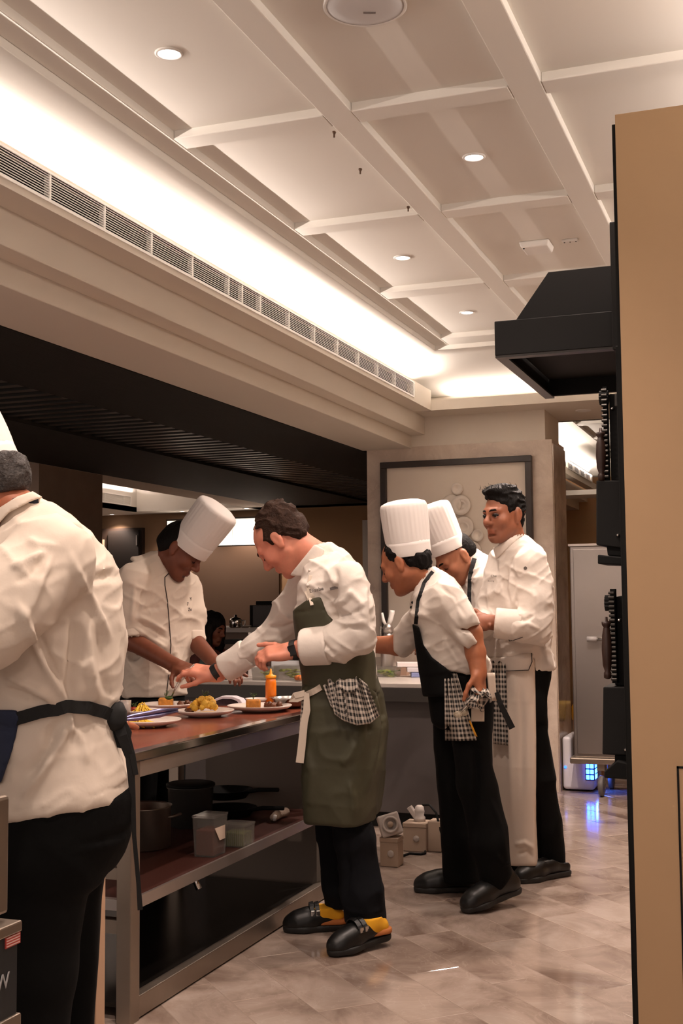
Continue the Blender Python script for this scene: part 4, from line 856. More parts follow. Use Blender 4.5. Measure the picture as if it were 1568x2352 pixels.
def noise3(p, seed=0):
    p = np.asarray(p, float)+seed*17.31; i = np.floor(p).astype(np.int64); f = p-i; f = f*f*(3-2*f); out = 0
    for dx in (0, 1):
        for dy in (0, 1):
            for dz in (0, 1):
                h = (i[:, 0]+dx)*374761393+(i[:, 1]+dy)*668265263+(i[:, 2]+dz)*2147483647+seed*974711; h = (h ^ (h >> 13))*1274126177; h = (h ^ (h >> 16)) & 0xffff
                out = out+(h/65535.)*np.where(dx, f[:, 0], 1-f[:, 0])*np.where(dy, f[:, 1], 1-f[:, 1])*np.where(dz, f[:, 2], 1-f[:, 2])
    return out
def ridged(p, seed): return 1-np.abs(2*noise3(p, seed)-1)
def creases(V, Q, amp=.004, scale=(9, 9, 9), seed=1, basis=None, it=1, power=2.):
    """cloth wrinkles: ridged noise along the given axes"""
    N = normals(V, Q); P = V if basis is None else V@np.asarray(basis).T; w = noise3(P*3., seed+5)[:, None]*1.2
    r = ridged(P*np.asarray(scale)+w, seed)**power; V = V+N*((r-.35)*amp)[:, None]; return relax(V, Q, it, .4)
def cloth(V, Q, seed, amp=1., tilt=.6):
    """soft large drape plus crisp creases"""
    b1 = np.stack([CR*math.cos(tilt)+CU*math.sin(tilt), CF, CU*math.cos(tilt)-CR*math.sin(tilt)]); b2 = np.stack([CR*math.cos(tilt)-CU*math.sin(tilt), CF, CU*math.cos(tilt)+CR*math.sin(tilt)])
    V = creases(V, Q, .008*amp, (4.5, 5, 8), seed, b1, 1, 1.5); V = creases(V, Q, .0075*amp, (6, 7, 17), seed+3, b2, 0, 4.); return creases(V, Q, .0045*amp, (12, 12, 30), seed+6, b1, 0, 4.)
def folds(V, Q, lst, it=0):
    """single drawn folds: (outline points, height, width px)"""
    N = normals(V, Q); q = project(V); view = nrm(CAM-V.mean(0)); face = np.clip((N@view)*3, 0, 1); D = np.zeros(len(V))
    for pts, amp, w in lst:
        P = np.asarray(pts, float); best = np.full(len(q), 1e9); tt = np.zeros(len(q)); n = len(P)-1
        for i in range(n):
            e = P[i+1]-P[i]; r = q-P[i]; t = np.clip((r@e)/(e@e), 0, 1); d = np.linalg.norm(r-t[:, None]*e, axis=1); m = d < best; best[m] = d[m]; tt[m] = (i+t[m])/n
        D += amp*np.exp(-(best/w)**2)*np.clip(np.sin(np.pi*np.clip(tt, .02, .98))*1.6, 0, 1)
    return relax(V+N*(D*face)[:, None], Q, it, .3)
def mesh_obj(name, VQ, m, parent=None, cols=None):
    V, Q = VQ; me = bpy.data.meshes.new(name); off = V.mean(0); off[2] = V[:, 2].min(); W = (V-off).astype(np.float32)
    me.vertices.add(len(W)); me.vertices.foreach_set('co', W.ravel()); nq = len(Q)
    me.loops.add(nq*4); me.loops.foreach_set('vertex_index', Q.astype(np.int32).ravel()); me.polygons.add(nq)
    me.polygons.foreach_set('loop_start', np.arange(0, nq*4, 4, dtype=np.int32)); me.polygons.foreach_set('use_smooth', np.ones(nq, bool))
    me.update(calc_edges=True); me.validate()
    if cols is not None:
        at = me.color_attributes.new('tint', 'FLOAT_COLOR', 'POINT'); c = np.ones((len(W), 4), np.float32); c[:, :3] = cols; at.data.foreach_set('color', c.ravel())
    return link(name, me, m, parent, off=off)
def skin_mat(name, col, rough=.5):
    if name in MATS: return MATS[name]
    m = mat(name, col, rough, sss=.12); nt = m.node_tree; N = nt.nodes; L = nt.links; b = N['Principled BSDF']
    a = N.new('ShaderNodeAttribute'); a.attribute_name = 'tint'; x = N.new('ShaderNodeMix'); x.data_type = 'RGBA'; x.blend_type = 'MULTIPLY'; x.inputs['Factor'].default_value = 1.
    t = N.new('ShaderNodeTexNoise'); t.inputs['Scale'].default_value = 30; r = N.new('ShaderNodeValToRGB'); c = lin(col)
    r.color_ramp.elements[0].color = (*[v*.82 for v in c], 1); r.color_ramp.elements[1].color = (*[min(1, v*1.15) for v in c], 1); L.new(t.outputs[0], r.inputs[0])
    L.new(r.outputs[0], x.inputs['A']); L.new(a.outputs['Color'], x.inputs['B']); L.new(x.outputs['Result'], b.inputs['Base Color']); return m

# ---- anatomy
class Head:
    def __init__(s, c, fwd, up, sc=1.): s.c = np.asarray(c, float); s.R = frame(fwd, up); s.s = sc
    def w(s, x, y, z): return s.c+s.s*(x*s.R[0]+y*s.R[1]+z*s.R[2])
    def loc(s, V): return ((V-s.c)@s.R.T)/s.s
    def add(s, F, nose=1., jaw=1., chin=1.):
        w, k = s.w, s.s; E = lambda c, r, kk=.02, op='u': F.ell(w(*c), np.asarray(r)*k, s.R, kk*k, op); C = lambda a, b, ra, rb, kk=.02, op='u': F.cap(w(*a), w(*b), ra*k, rb*k, kk*k, op)
        E((-.014, 0, .034), (.100, .077, .086)); E((.022, 0, -.030), (.066, .062*jaw, .082), .03); E((.052, 0, -.088), (.030, .030*jaw, .024), .03)
        for y in (-1, 1):
            C((-.004, .052*y*jaw, -.050), (.050, .024*y, -.092), .017, .015, .03); E((.058, .040*y, -.022), (.024, .024, .026), .02); C((.074, .040*y, .024), (.086, .012*y, .022), .010, .011, .02)
        C((.084, 0, .016), (.108*1., 0, -.022), .0085, .0125*nose, .012); E((.105, 0, -.028), (.013*nose, .013*nose, .010), k*.008)
        for y in (-1, 1):
            E((.094, .013*y, -.032), (.010, .0075, .008), .006)
            E((.094, .033*y, .002), (.015, .019, .011), .012, 's'); E((.074, .032*y, .001), (.0135, .0145, .0125), .004)
        C((.080, -.020, -.061), (.080, .020, -.061), .0065, .0065, .008); C((.0865, -.008, -.0595), (.0865, .008, -.0595), .0070, .0070, .008); C((.0815, -.013, -.0715), (.0815, .013, -.0715), .0078, .0078, .008)
        C((.0945, -.018, -.0662), (.0945, .018, -.0662), .0028, .0028, .003, 's'); E((.082, 0, -.083), (.012, .024, .005), .008, 's'); E((.066, 0, -.101), (.018*chin, .020, .015), .015)
        for y in (-1, 1):
            A = frame(s.R[0]*.25+s.R[1]*y*.1-s.R[2]*-.97*.25, s.R[2]); E2 = lambda c, r, kk, op='u': F.ell(w(*c), np.asarray(r)*k, s.R, kk*k, op)
            E2((-.014, .079*y, .004), (.020, .009, .030), .006); E2((-.008, .077*y, -.020), (.013, .008, .016), .006); E2((-.010, .0885*y, .004), (.009, .004, .014), .005, 's')
        return s
    def tint(s, V, stubble=0., lips=(1.0, .84, .82)):
        p = s.loc(V); c = np.ones((len(V), 3)); inh = (np.abs(p) < .16).all(1)
        m = inh & (p[:, 0] > .082) & (np.abs(p[:, 1]) < .022) & (np.abs(p[:, 2]+.0665) < .012); c[m] *= lips
        m = inh & (p[:, 0] > .07) & (np.hypot(p[:, 1]-np.sign(p[:, 1])*.033, (p[:, 2]-.003)*1.3) < .02); c[m] *= (.78, .72, .72)
        if stubble: m = inh & ~((np.abs(p[:, 2]+.0665) < .009) & (np.abs(p[:, 1]) < .022)); w = np.clip((-.030-p[:, 2])/.03, 0, 1)*np.clip((p[:, 0]+.03)/.03, 0, 1)*m; c *= (1-stubble*w)[:, None]
        return c
    def brows(s, parent, m, eyes=None):
        for y in (-1, 1):
            MB().tube([s.w(.075, .049*y, .020), s.w(.0865, .036*y, .0275), s.w(.0945, .019*y, .0262), s.w(.097, .011*y, .0225)], [.0022*s.s, .0045*s.s, .0050*s.s, .0034*s.s], 8).build('eyebrow', m, parent, smooth=True)
            if eyes:
                e = MB().sphere(s.w(.0770, .0325*y, .000), .0108*s.s, 14, 10).build('eyeball', mat('eye_white', (150, 132, 120), .3), parent, smooth=True)
                d = nrm(s.R[0]*1.+s.R[1]*eyes); MB().lathe(s.w(.0770, .0325*y, .000)+d*.0094*s.s, d, [(.0062*s.s, 0), (.0057*s.s, .0012), (.001, .0016)], 14).build('iris', mat('eye_dark', (26, 16, 12), .15), e, smooth=True)
                MB().tube([s.w(.078, .046*y, .002), s.w(.0862, .039*y, .0072), s.w(.0892, .031*y, .0078), s.w(.0872, .021*y, .003)], .0044*s.s, 8).build('upper_eyelid', MATS[parent.data.materials[0].name] if parent.data else m, parent, smooth=True)
            else:
                MB().tube([s.w(.076, .046*y, -.002), s.w(.0865, .037*y, -.0065), s.w(.0885, .030*y, -.0065), s.w(.086, .020*y, -.002)], .0016*s.s, 6).build('eyelash', m, parent, smooth=True)
def hand(F, w, d, n, side, curl=(.5, .5, .5, .5), thumb=(.6, .7, .25), tc=.3, sc=1., spread=.0, k=.006):
    """w wrist, d direction of the fingers, n direction the palm faces, side +1/-1 picks the thumb edge; curl in radians per joint"""
    d = nrm(d); n = nrm(n-d*(np.asarray(n)@d)); t = np.cross(n, d)*side; w = np.asarray(w, float); P = lambda a, b, c: w+sc*(d*a+t*b+n*c); R = np.stack([d, t, n])
    F.rbox(P(.050, 0, 0), R, np.array([.046, .040, .0145])*sc, .013*sc, .012); F.cap(P(-.02, 0, 0), P(.02, 0, 0), .027*sc, .028*sc, .02); F.ell(P(.032, .026, .008), np.array([.034, .018, .016])*sc, R, .012)
    F.ell(P(.04, -.026, .006), np.array([.034, .014, .014])*sc, R, .012)
    for i, (off, L) in enumerate(((.030, .074), (.0095, .082), (-.0105, .077), (-.029, .061))):
        p = P(.090-.004*abs(i-1), off, 0); a = 0.; dd = nrm(d+t*(off*6*spread)); r = (.0093, .0095, .0090, .0080)[i]*sc
        for j, q in enumerate((.44, .31, .25)):
            cu = curl[i]; a += cu*((.7, 1.15, .9)[j]); e = p+sc*L*q*(dd*math.cos(a)+n*math.sin(a)); F.cap(p, e, r, r*.92, k if j else .010); p = e; r *= .92
    p = P(.022, .034, .006); dv = nrm(d*thumb[0]+t*thumb[1]+n*thumb[2]); tgt = nrm(d*.9+n*.35-t*.1); r = .0115*sc
    for j, L in enumerate((.044, .034, .027)):
        e = p+sc*L*dv; F.cap(p, e, r, r*.9, .010 if j == 0 else k); p = e; r *= .88; dv = nrm(dv*(1-tc)+tgt*tc)
def pbox(x0, x1, y0, y1, d0, d1, m=.0):
    return bbox([PD(x, y, d) for x in (x0, x1) for y in (y0, y1) for d in (d0, d1)], m)
def bbox(pts, m): P = np.asarray(pts, float); return P.min(0)-m, P.max(0)+m
M_jack = mat('white_chef_cotton', (216, 206, 196), .85, bump=.10, bscale=34, bdist=.015); M_jack2 = mat('cream_chef_cotton', (214, 200, 185), .85, bump=.10, bscale=18, bdist=.02)
M_trou = mat('black_trousers', (13, 13, 13), .85, spec=.12, bump=.1, bscale=20, bdist=.02); M_shoe = mat('black_leather', (14, 14, 14), .38); M_sole = mat('black_rubber', (26, 25, 24), .6)
M_hairb = mat('black_hair', (14, 11, 10), .6, spec=.15, bump=.5, bscale=160, stretch=(1, 1, .3)); M_hat = mat('paper_toque', (226, 220, 216), .8)
M_strap = mat('black_tape', (15, 15, 15), .8); M_pipe = mat('dark_piping', (44, 34, 32), .7)
def ribbon(name, pts, width, m, parent, nrmv=None, th=.002):
    """flat tape through 3-D points, its broad side towards nrmv"""
    P = [np.asarray(p, float) for p in pts]; b = MB(); vs = []; k = len(P)
    for i in range(k):
        t = nrm(P[min(i+1, k-1)]-P[max(i-1, 0)]); n = nrm(nrmv if nrmv is not None else CAM-P[i]); s = nrm(np.cross(t, n)); n = np.cross(s, t); w = width[i] if hasattr(width, '__len__') else width
        vs += [P[i]-s*w/2-n*th, P[i]+s*w/2-n*th, P[i]+s*w/2+n*th, P[i]-s*w/2+n*th]
    fs = [(i*4+j, i*4+(j+1) % 4, i*4+4+(j+1) % 4, i*4+4+j) for i in range(k-1) for j in range(4)]+[(3, 2, 1, 0), tuple((k-1)*4+j for j in range(4))]
    b.add(vs, fs); return b.build(name, m, parent, smooth=False, bevel=.0008)
class Surf:
    """find where a line of sight meets a finished mesh, to lay trim on it"""
    def __init__(s, VQ):
        from mathutils.bvhtree import BVHTree
        s.t = BVHTree.FromPolygons([tuple(v) for v in VQ[0]], [tuple(map(int, q)) for q in VQ[1]])
    def hit(s, x, y, off=.003):
        r = nrm(_ray(x, y)); h = s.t.ray_cast(Vector(CAM), Vector(r))
        if h[0] is None: return None
        return np.array(h[0])+np.array(h[1])*off
    def path(s, pts, off=.003, n=6):
        out = []
        for (a, b) in zip(pts[:-1], pts[1:]):
            for i in range(n): h = s.hit(a[0]+(b[0]-a[0])*i/n, a[1]+(b[1]-a[1])*i/n, off); out.append(h)
        out.append(s.hit(*pts[-1], off)); return [p for p in out if p is not None]
def cloth_patch(name, P, m, parent, uv=(1, 1), solid=.003):
    """rectangular cloth from a grid of 3-D points with a UV map"""
    P = np.asarray(P, float); a, b = P.shape[:2]; off = P.reshape(-1, 3).mean(0); me = bpy.data.meshes.new(name)
    fs = [(i*b+j, i*b+j+1, (i+1)*b+j+1, (i+1)*b+j) for i in range(a-1) for j in range(b-1)]
    me.from_pydata([tuple(v) for v in (P.reshape(-1, 3)-off)], [], fs); me.update(); ul = me.uv_layers.new(name='UVMap'); co = [((j/(b-1))*uv[0], (i/(a-1))*uv[1]) for i in range(a) for j in range(b)]
    for l in me.loops: ul.data[l.index].uv = co[l.vertex_index]
    return link(name, me, m, parent, smooth=True, off=off, solid=solid)
def toque(c, up, fwd, H, r0, r1, parent, seed=0, puff=1.0, lean=(0, 0, 0)):
    """tall pleated paper hat: headband, pleated crown, flat top"""
    up = nrm(up); R = frame(fwd, up); c = np.asarray(c, float); lean = np.asarray(lean, float)
    hat = bpy.data.objects.new('chef_hat', None); COL.objects.link(hat); hat.parent = parent; hat.location = Vector(c)-world_loc(parent)
    def prof(t): return r0+(r1-r0)*t**1.3
    n = 96; b = MB(); rows = [(r0*1.0, 0), (r0*1.012, .003)]+[(prof(t)*1.012, H*t) for t in (.1, .2, .27)]+[(prof(.27)*.995, H*.272)]
    b.lathe(c, up, [(r*1.0, h) for r, h in rows]+[(r0*.97, H*.272), (r0*.965, 0)], n, cap=False, ux=R[0]); b.build('headband', M_hat, hat, smooth=True)
    b = MB(); rr = np.random.default_rng(seed); ph = rr.uniform(0, .5, n)
    def fl(r, h, t):
        q = h/H; a = .018*min(1, max(0, (q-.25)*6))*(1 if q < .93 else .3); return r*(1+a*abs(math.sin(t*15))*1.6-a*.8+.012*math.sin(3*t+seed)*q)
    ts = (.26, .35, .5, .65, .8, .9, .955, .985, 1.0); rows = [(prof(t)*(1 if t < .9 else {.9: .995, .955: .965, .985: .91, 1.0: .82}[t])*(1+.02*puff*math.sin(t*3.1)), H*t) for t in ts]+[(r1*.66, H*1.028), (r1*.4, H*1.045), (r1*.15, H*1.052), (.002, H*1.053)]
    b.lathe(c, up, rows, n, cap=False, ux=R[0], flut=fl)
    for i, v in enumerate(b.v): h = (np.asarray(v)-c)@up; b.v[i] = tuple(np.asarray(v)+lean*(max(0, h/H-.25))**1.5)
    b.build('crown', M_hat, hat, smooth=True); return hat

def shoe(heel, toe, parent, kind='clog', W=1., name='shoe'):
    W *= .92
    heel = np.asarray(heel, float); toe = np.asarray(toe, float); L = np.linalg.norm(toe-heel); R = frame(toe-heel, (0, 0, 1)); P = lambda x, y, z: heel+R[0]*x*L+R[1]*y+R[2]*z
    lo, hi = bbox([heel, toe], .11); hi[2] += .06
    S = Field(lo, hi, .0045); S.chain([P(.14, 0, .018), P(.40, 0, .018), P(.70, .004, .018), P(.86, .004, .018)], [.038*W, .037*W, .050*W, .040*W], .02); S.plane(R[2], P(0, 0, .026), .006); S.plane(-R[2], P(0, 0, .0), .006)
    U = Field(lo, hi, .0045); U.chain([P(.15, 0, .042), P(.40, 0, .058), P(.62, .003, .044), P(.80, .004, .034), P(.885, .004, .029)], [.036*W, .038*W, .044*W, .040*W, .032*W], .03)
    if kind == 'lace': U.chain([P(.18, 0, .06), P(.24, 0, .10)], [.038*W, .040*W], .03)
    U.plane(-R[2], P(0, 0, .020), .004)
    if kind == 'clog': U.ell(P(.20, 0, .098), np.array([.34*L, .034, .045]), R, .01, 's')
    if kind == 'mule': U.ell(P(.12, 0, .095), np.array([.36*L, .045, .062]), R, .012, 's')
    o = mesh_obj(name, U.mesh(2), M_shoe, parent); mesh_obj('sole', S.mesh(1), M_sole, o)
    if kind == 'mule':
        for q in (.48, .56):
            pts = [P(q+.012*math.sin(a), math.cos(a)*.050*W, .058+math.sin(a)*.052*W) for a in np.linspace(.15, math.pi-.15, 12)]; ribbon('strap', pts, .017, M_shoe, o, th=.002, nrmv=R[0]*.2+R[2])
            MB().obox(P(q, .049*W, .075), R[0], R[2], R[1], .008, .010, .003).build('buckle', M_chrome, o, bevel=.002)
    if kind == 'lace':
        for q in (.42, .50, .58): MB().tube([P(q, -.022, .100-.10*(q-.42)), P(q+.02, .0, .108-.12*(q-.42)), P(q, .022, .100-.10*(q-.42))], .0022, 6).build('lace', M_strap, o, smooth=True)
    return o

# ================================================================== CHEF IN THE GREEN APRON
D3 = 4.5
def J3(x, y, dd=0.): return PD(x, y, D3+dd)
f3 = cv(-.97, .24, 0); l3 = np.cross((0, 0, 1), f3)          # l3 = his left, towards the camera
feet3 = PZ(790, 2180, 0)
p3 = empty('person', (feet3[0], feet3[1], 0), 'chef in white jacket and olive green apron leaning over the plates', 'person')
M_sk3 = skin_mat('skin_fair', (206, 134, 110)); M_hair3 = mat('brown_hair', (48, 32, 24), .7, spec=.15, noise=.3, nscale=60, bump=.6, bscale=140)
hd3 = Head(J3(648, 1244, .06), cv(-.66, .25, -.70), cv(-.72, .16, .68), 1.04)
torso3 = [(J3(798, 1640, .02), .135, .18), (J3(790, 1560, .02), .132, .175), (J3(778, 1470, .02), .136, .182), (J3(768, 1400, .03), .138, .19), (J3(765, 1340, .04), .118, .195), (J3(752, 1292, .05), .075, .15)]
shL, elL, wrL = J3(800, 1335, -.15), J3(832, 1452, -.20), J3(672, 1494, -.14)
shR, elR, wrR = J3(722, 1322, .20), J3(642, 1450, .30), J3(492, 1548, .34)
nb3 = J3(742, 1292, .05)
pts = [shL, elL, wrL, shR, elR, wrR, J3(430, 1545, .36), hd3.c, J3(800, 1700), J3(860, 1560)]
lo, hi = bbox(pts, .17)
hb = [(hd3.c-.16, hd3.c+.16), bbox([wrL, J3(590, 1505, -.14)], .08), bbox([wrR, J3(410, 1545, .36)], .08)]
B = Field(lo, hi, .0075, .0036, hb)
hd3.add(B, nose=1.0); B.cap(hd3.w(-.035, 0, -.045), nb3, .054, .062, .03)
B.loft([(c, a*.75, b*.75) for c, a, b in torso3[:-1]], f3, l3); B.chain([shL, elL, wrL], [.05, .042, .029], .02); B.chain([shR, elR, wrR], [.05, .042, .029], .02)
hand(B, wrL, J3(600, 1503, -.15)-wrL, cv(-.10, .45, -.9), 1, curl=(.55, .75, .8, .8), thumb=(.75, .45, -.1), tc=.25, sc=1.02)
hand(B, wrR, J3(430, 1536, .36)-wrR, cv(.1, .4, -.9), -1, curl=(.42, .55, .75, .85), thumb=(.8, .35, .45), tc=.45, sc=1.02)
VQ = B.mesh(2); tn = hd3.tint(VQ[0], .10); q = hd3.loc(VQ[0]); m = (q[:, 0] > .0) & (q[:, 0] < .12) & (np.abs(q[:, 1]) < .1) & (q[:, 2] > -.06) & (q[:, 2] < .05); tn[m] *= (1.0, .93, .93)
body3 = mesh_obj('body', VQ, M_sk3, p3, tn); hd3.brows(body3, M_hair3)
# hair: receding, swept back
H = Field(*bbox([hd3.c], .19), .0048); H.ell(hd3.w(-.018, 0, .042), np.array([.106, .086, .096])*1.04, hd3.R, .01); H.ell(hd3.w(-.045, 0, .110), np.array([.060, .052, .036])*1.04, hd3.R, .03); H.ell(hd3.w(.02, 0, .095), np.array([.05, .05, .03]), hd3.R, .03); H.ell(hd3.w(-.06, 0, -.01), np.array([.058, .066, .055])*1.04, hd3.R, .02)
H.outline([(584, 1218), (590, 1186), (616, 1154), (650, 1146), (684, 1154), (704, 1186), (708, 1232), (694, 1244), (672, 1238), (655, 1228), (636, 1230), (628, 1256), (616, 1250), (603, 1236), (600, 1212)], .006)
V, Q = H.mesh(1); V = creases(V, Q, .011, (26, 26, 40), 3, it=0, power=3.); mesh_obj('hair', (V, Q), M_hair3, body3)
# jacket
jlo, jhi = bbox([J3(690, 1250), J3(870, 1700), shL, elL, wrL, wrR, elR, shR, J3(745, 1250), J3(745, 1250, .25), J3(745, 1600, -.25)], .10)
Jk = Field(jlo, jhi, .0062)
Jk.loft(torso3, f3, l3, .03); Jk.cap(J3(757, 1300, .05), J3(712, 1268, .055), .085, .066, .02)
Jk.chain([shL, J3(836, 1400, -.19), elL, J3(780, 1476, -.185), J3(745, 1481, -.17)], [.078, .070, .066, .060, .056], .03)
Jk.chain([shR, J3(668, 1405, .27), elR, J3(590, 1490, .31), J3(560, 1508, .318)], [.080, .068, .064, .054, .050], .03)
c0, c1 = J3(705, 1271, .055), J3(655, 1302, .055)
Jk.plane(nrm(J3(690, 1250, .055)-J3(748, 1300, .05)), J3(712, 1268, .055)) if False else None
Jk.cap(hd3.w(-.03, 0, -.04), J3(736, 1286, .05), .052, .060, .006, 's')
Jk.plane(wrR-J3(560, 1508, .32), J3(516, 1536, .33)) if False else None
Jk.plane((0, 0, -1), J3(790, 1592, .02)); Jk.outline([(500, 1200), (770, 1245), (815, 1268), (838, 1300), (856, 1380), (864, 1470), (861, 1570), (840, 1600), (660, 1600), (480, 1600)], .03)
V, Q = Jk.mesh(2)
V = cloth(V, Q, 4)
V = folds(V, Q, [([(770, 1300), (772, 1345), (765, 1400)], -.012, 7), ([(800, 1355), (830, 1385), (838, 1430)], .010, 7), ([(752, 1392), (790, 1378), (812, 1350)], .010, 6), ([(757, 1415), (800, 1412), (840, 1395)], -.010, 6), ([(760, 1425), (800, 1435), (845, 1425)], .010, 6), ([(770, 1455), (800, 1438), (838, 1450)], -.008, 5), ([(700, 1450), (735, 1470), (770, 1505)], -.010, 4),
    ([(610, 1440), (650, 1442), (685, 1430)], -.010, 5), ([(600, 1470), (632, 1468), (655, 1480)], .010, 5), ([(640, 1400), (665, 1420), (690, 1425)], .009, 5), ([(575, 1500), (585, 1520), (570, 1540)], -.008, 4), ([(850, 1340), (852, 1400), (856, 1450)], -.010, 5)])
jk3 = mesh_obj('chef_jacket', (V, Q), M_jack, p3); S3 = Surf((V, Q))
# stand collar
C = Field(*bbox([J3(700, 1280, .05)], .16), .0045); C.loft([(J3(738, 1290, .05), .078, .082), (J3(706, 1266, .055), .070, .074)], f3, l3, .01); C.loft([(J3(745, 1296, .05), .068, .072), (J3(690, 1255, .055), .062, .066)], f3, l3, .01) if False else None
C.cap(J3(752, 1300, .05), J3(676, 1240, .06), .064, .060, .004, 's'); C.outline([(722, 1250), (745, 1262), (735, 1300), (700, 1325), (664, 1322), (690, 1290)], .004)
mesh_obj('collar', C.mesh(1), M_jack, jk3)
# cuffs
def cuff(a, b, ra, rb, parent, m=M_jack, hollow=.050):
    a, b = np.asarray(a), np.asarray(b); lo, hi = bbox([a, b], max(ra, rb)+.03); K = Field(lo, hi, .0045); d = nrm(b-a); K.cap(a-d*.02, b+d*.02, ra, rb, .004); K.plane(d, b); K.plane(-d, a); K.cap(b-d*.02, b+d*.05, hollow, hollow, .004, 's')
    V, Q = K.mesh(1); V = creases(V, Q, .004, (14, 14, 14), 8); return mesh_obj('cuff', (V, Q), m, parent)
cuff(J3(756, 1482, -.175), J3(695, 1487, -.15), .069, .066, jk3, hollow=.048); cuff(J3(570, 1500, .315), J3(514, 1537, .335), .060, .056, jk3, hollow=.042)
# apron: bib, wrapped skirt
M_apr = mat('olive_apron', (58, 56, 38), .6, noise=.12, nscale=5, bump=.12, bscale=14, bdist=.02)
A = Field(*pbox(660, 880, 1355, 1600, D3-.25, D3+.30), .0062); A.loft(torso3, f3, l3, .03, infl=.015)
A.outline([(672, 1404), (704, 1378), (736, 1370), (752, 1412), (800, 1462), (842, 1472), (860, 1500), (866, 1590), (676, 1590), (676, 1480)], .006)
V, Q = A.mesh(2); V = creases(V, Q, .004, (8, 8, 8), 6); bib = mesh_obj('apron_bib', (V, Q), M_apr, p3); SB = Surf((V, Q))
sk = [(J3(778, 1556, .03), .142, .185), (J3(786, 1600, .03), .150, .20), (J3(790, 1660, .03), .156, .21), (J3(789, 1740, .03), .152, .215), (J3(786, 1820, .03), .146, .215), (J3(781, 1888, .03), .134, .205)]
K = Field(*pbox(680, 900, 1535, 1915, D3-.25, D3+.30), .0068); K.loft(sk, f3, l3, .03, p=3.2); K.plane((0, 0, -1), J3(781, 1893, -.1), .01); K.plane((0, 0, 1), J3(781, 1545, -.1), .01)
K.outline([(690, 1545), (860, 1550), (880, 1592), (889, 1660), (885, 1760), (872, 1850), (858, 1896), (812, 1906), (750, 1902), (697, 1896), (694, 1780), (696, 1700), (692, 1620)], .02)
V, Q = K.mesh(2); V = creases(V, Q, .008, (5, 5, 2.2), 9); V = creases(V, Q, .006, (8, 8, 9), 10, None, 0, 4.)
V = folds(V, Q, [([(862, 1580), (880, 1640), (872, 1720), (850, 1800)], -.014, 5), ([(872, 1640), (868, 1720), (838, 1830)], .012, 8), ([(780, 1760), (800, 1740), (820, 1700)], .010, 9), ([(835, 1570), (860, 1600), (870, 1640)], .010, 6), ([(800, 1790), (810, 1830), (812, 1880)], .008, 8), ([(700, 1700), (715, 1780), (710, 1860)], .008, 9), ([(830, 1590), (850, 1640), (846, 1700)], -.008, 7)])
skirt = mesh_obj('apron_skirt', (V, Q), M_apr, p3); SK = Surf((V, Q))
M_tape = mat('cotton_tape', (206, 192, 176), .85)
ribbon('waist_tie', SK.path([(860, 1554), (815, 1556), (770, 1568), (735, 1580), (706, 1596)], .006, 5), .022, M_tape, skirt)
a = J3(704, 1592, -.16); ribbon('tie_end', [a, a+cv(0, 0, -.06), J3(698, 1660, -.165), J3(692, 1720, -.165), J3(688, 1752, -.165)], [.018, .026, .027, .028, .029], M_tape, skirt)
ribbon('tie_loop', [J3(700, 1592, -.16), J3(676, 1598, -.15), J3(668, 1608, -.14), J3(682, 1606, -.15), J3(704, 1596, -.16)], .022, M_tape, skirt)
t = SB.path([(700, 1310), (708, 1345), (716, 1392)], .006, 4) or []
h0 = [p for p in (S3.hit(714, 1322), S3.hit(708, 1350), S3.hit(712, 1372)) if p is not None]
if len(h0) > 1: ribbon('neck_strap', h0+[p for p in [SB.hit(718, 1390, .006)] if p is not None], .012, M_tape, bib)
p = [S3.hit(x, y, .004) for x, y in ((708, 1356), (714, 1372), (718, 1390))]
if all(v is not None for v in p): ribbon('strap_tab', p, .028, M_tape, bib)
h = S3.hit(728, 1353, .006)
if h is not None: text('name_embroidery', 'Elisabe', h, cv(1, 0, .22), (0, 0, 1), .019, M_pipe, jk3)
h = S3.hit(768, 1349, .003)
if h is not None: MB().obox(h, cv(1, 0, .25), cv(-.25, 0, 1), CF, .016, .005, .0015).build('sleeve_tag', mat('tag_grey', (96, 88, 84), .7), jk3)
for (x, y) in ((711, 1311), (707, 1344)):
    h = S3.hit(x, y, .002)
    if h is not None: MB().sphere(h, .006, 10, 8).build('button', M_jack, jk3, smooth=True)
# towels tucked at the waist
M_ging = gingham('black_check_cotton', (26, 25, 24), (198, 186, 174), 11.)
def hang(name, SF, top, bot, n=20, mrows=22, uv=(1, 1), m=M_ging, parent=None, wav=.010, nw=3, off=.012, seed=0, extra=None, dflt=None):
    """a towel: top and bottom edges as polylines, laid over a garment and fluted"""
    def pl(P, t): P = np.asarray(P, float); x = t*(len(P)-1); i = min(int(x), len(P)-2); return P[i]+(P[i+1]-P[i])*(x-i)
    G = np.zeros((mrows, n, 3)); last = dflt
    for i in range(mrows):
        for j in range(n):
            s, t = i/(mrows-1), j/(n-1); q = pl(top, t)*(1-s)+pl(bot, t)*s; dep = np.dot((last if last is not None else dflt)-CAM, CF) if (last is not None or dflt is not None) else D3
            h = SF.hit(q[0], q[1], 0) if SF else None; dd = np.dot(h-CAM, CF) if h is not None else None
            if dd is None: dd = np.median(G[:i, :, 2]) if False else dep
            else: last = h
            G[i, j] = (q[0], q[1], dd)
    for _ in range(6): Z = G[..., 2].copy(); G[1:-1, :, 2] = (Z[:-2]+Z[2:]+2*Z[1:-1])/4; Z = G[..., 2].copy(); G[:, 1:-1, 2] = (Z[:, :-2]+Z[:, 2:]+2*Z[:, 1:-1])/4
    W = np.zeros_like(G)
    for i in range(mrows):
        for j in range(n):
            s, t = i/(mrows-1), j/(n-1); W[i, j] = PD(G[i, j, 0], G[i, j, 1], G[i, j, 2]-off-wav*(.5+.5*math.sin(t*nw*6.283+seed+s*1.2))*(1.2-.4*s))
    return cloth_patch(name, W, m, parent, uv)
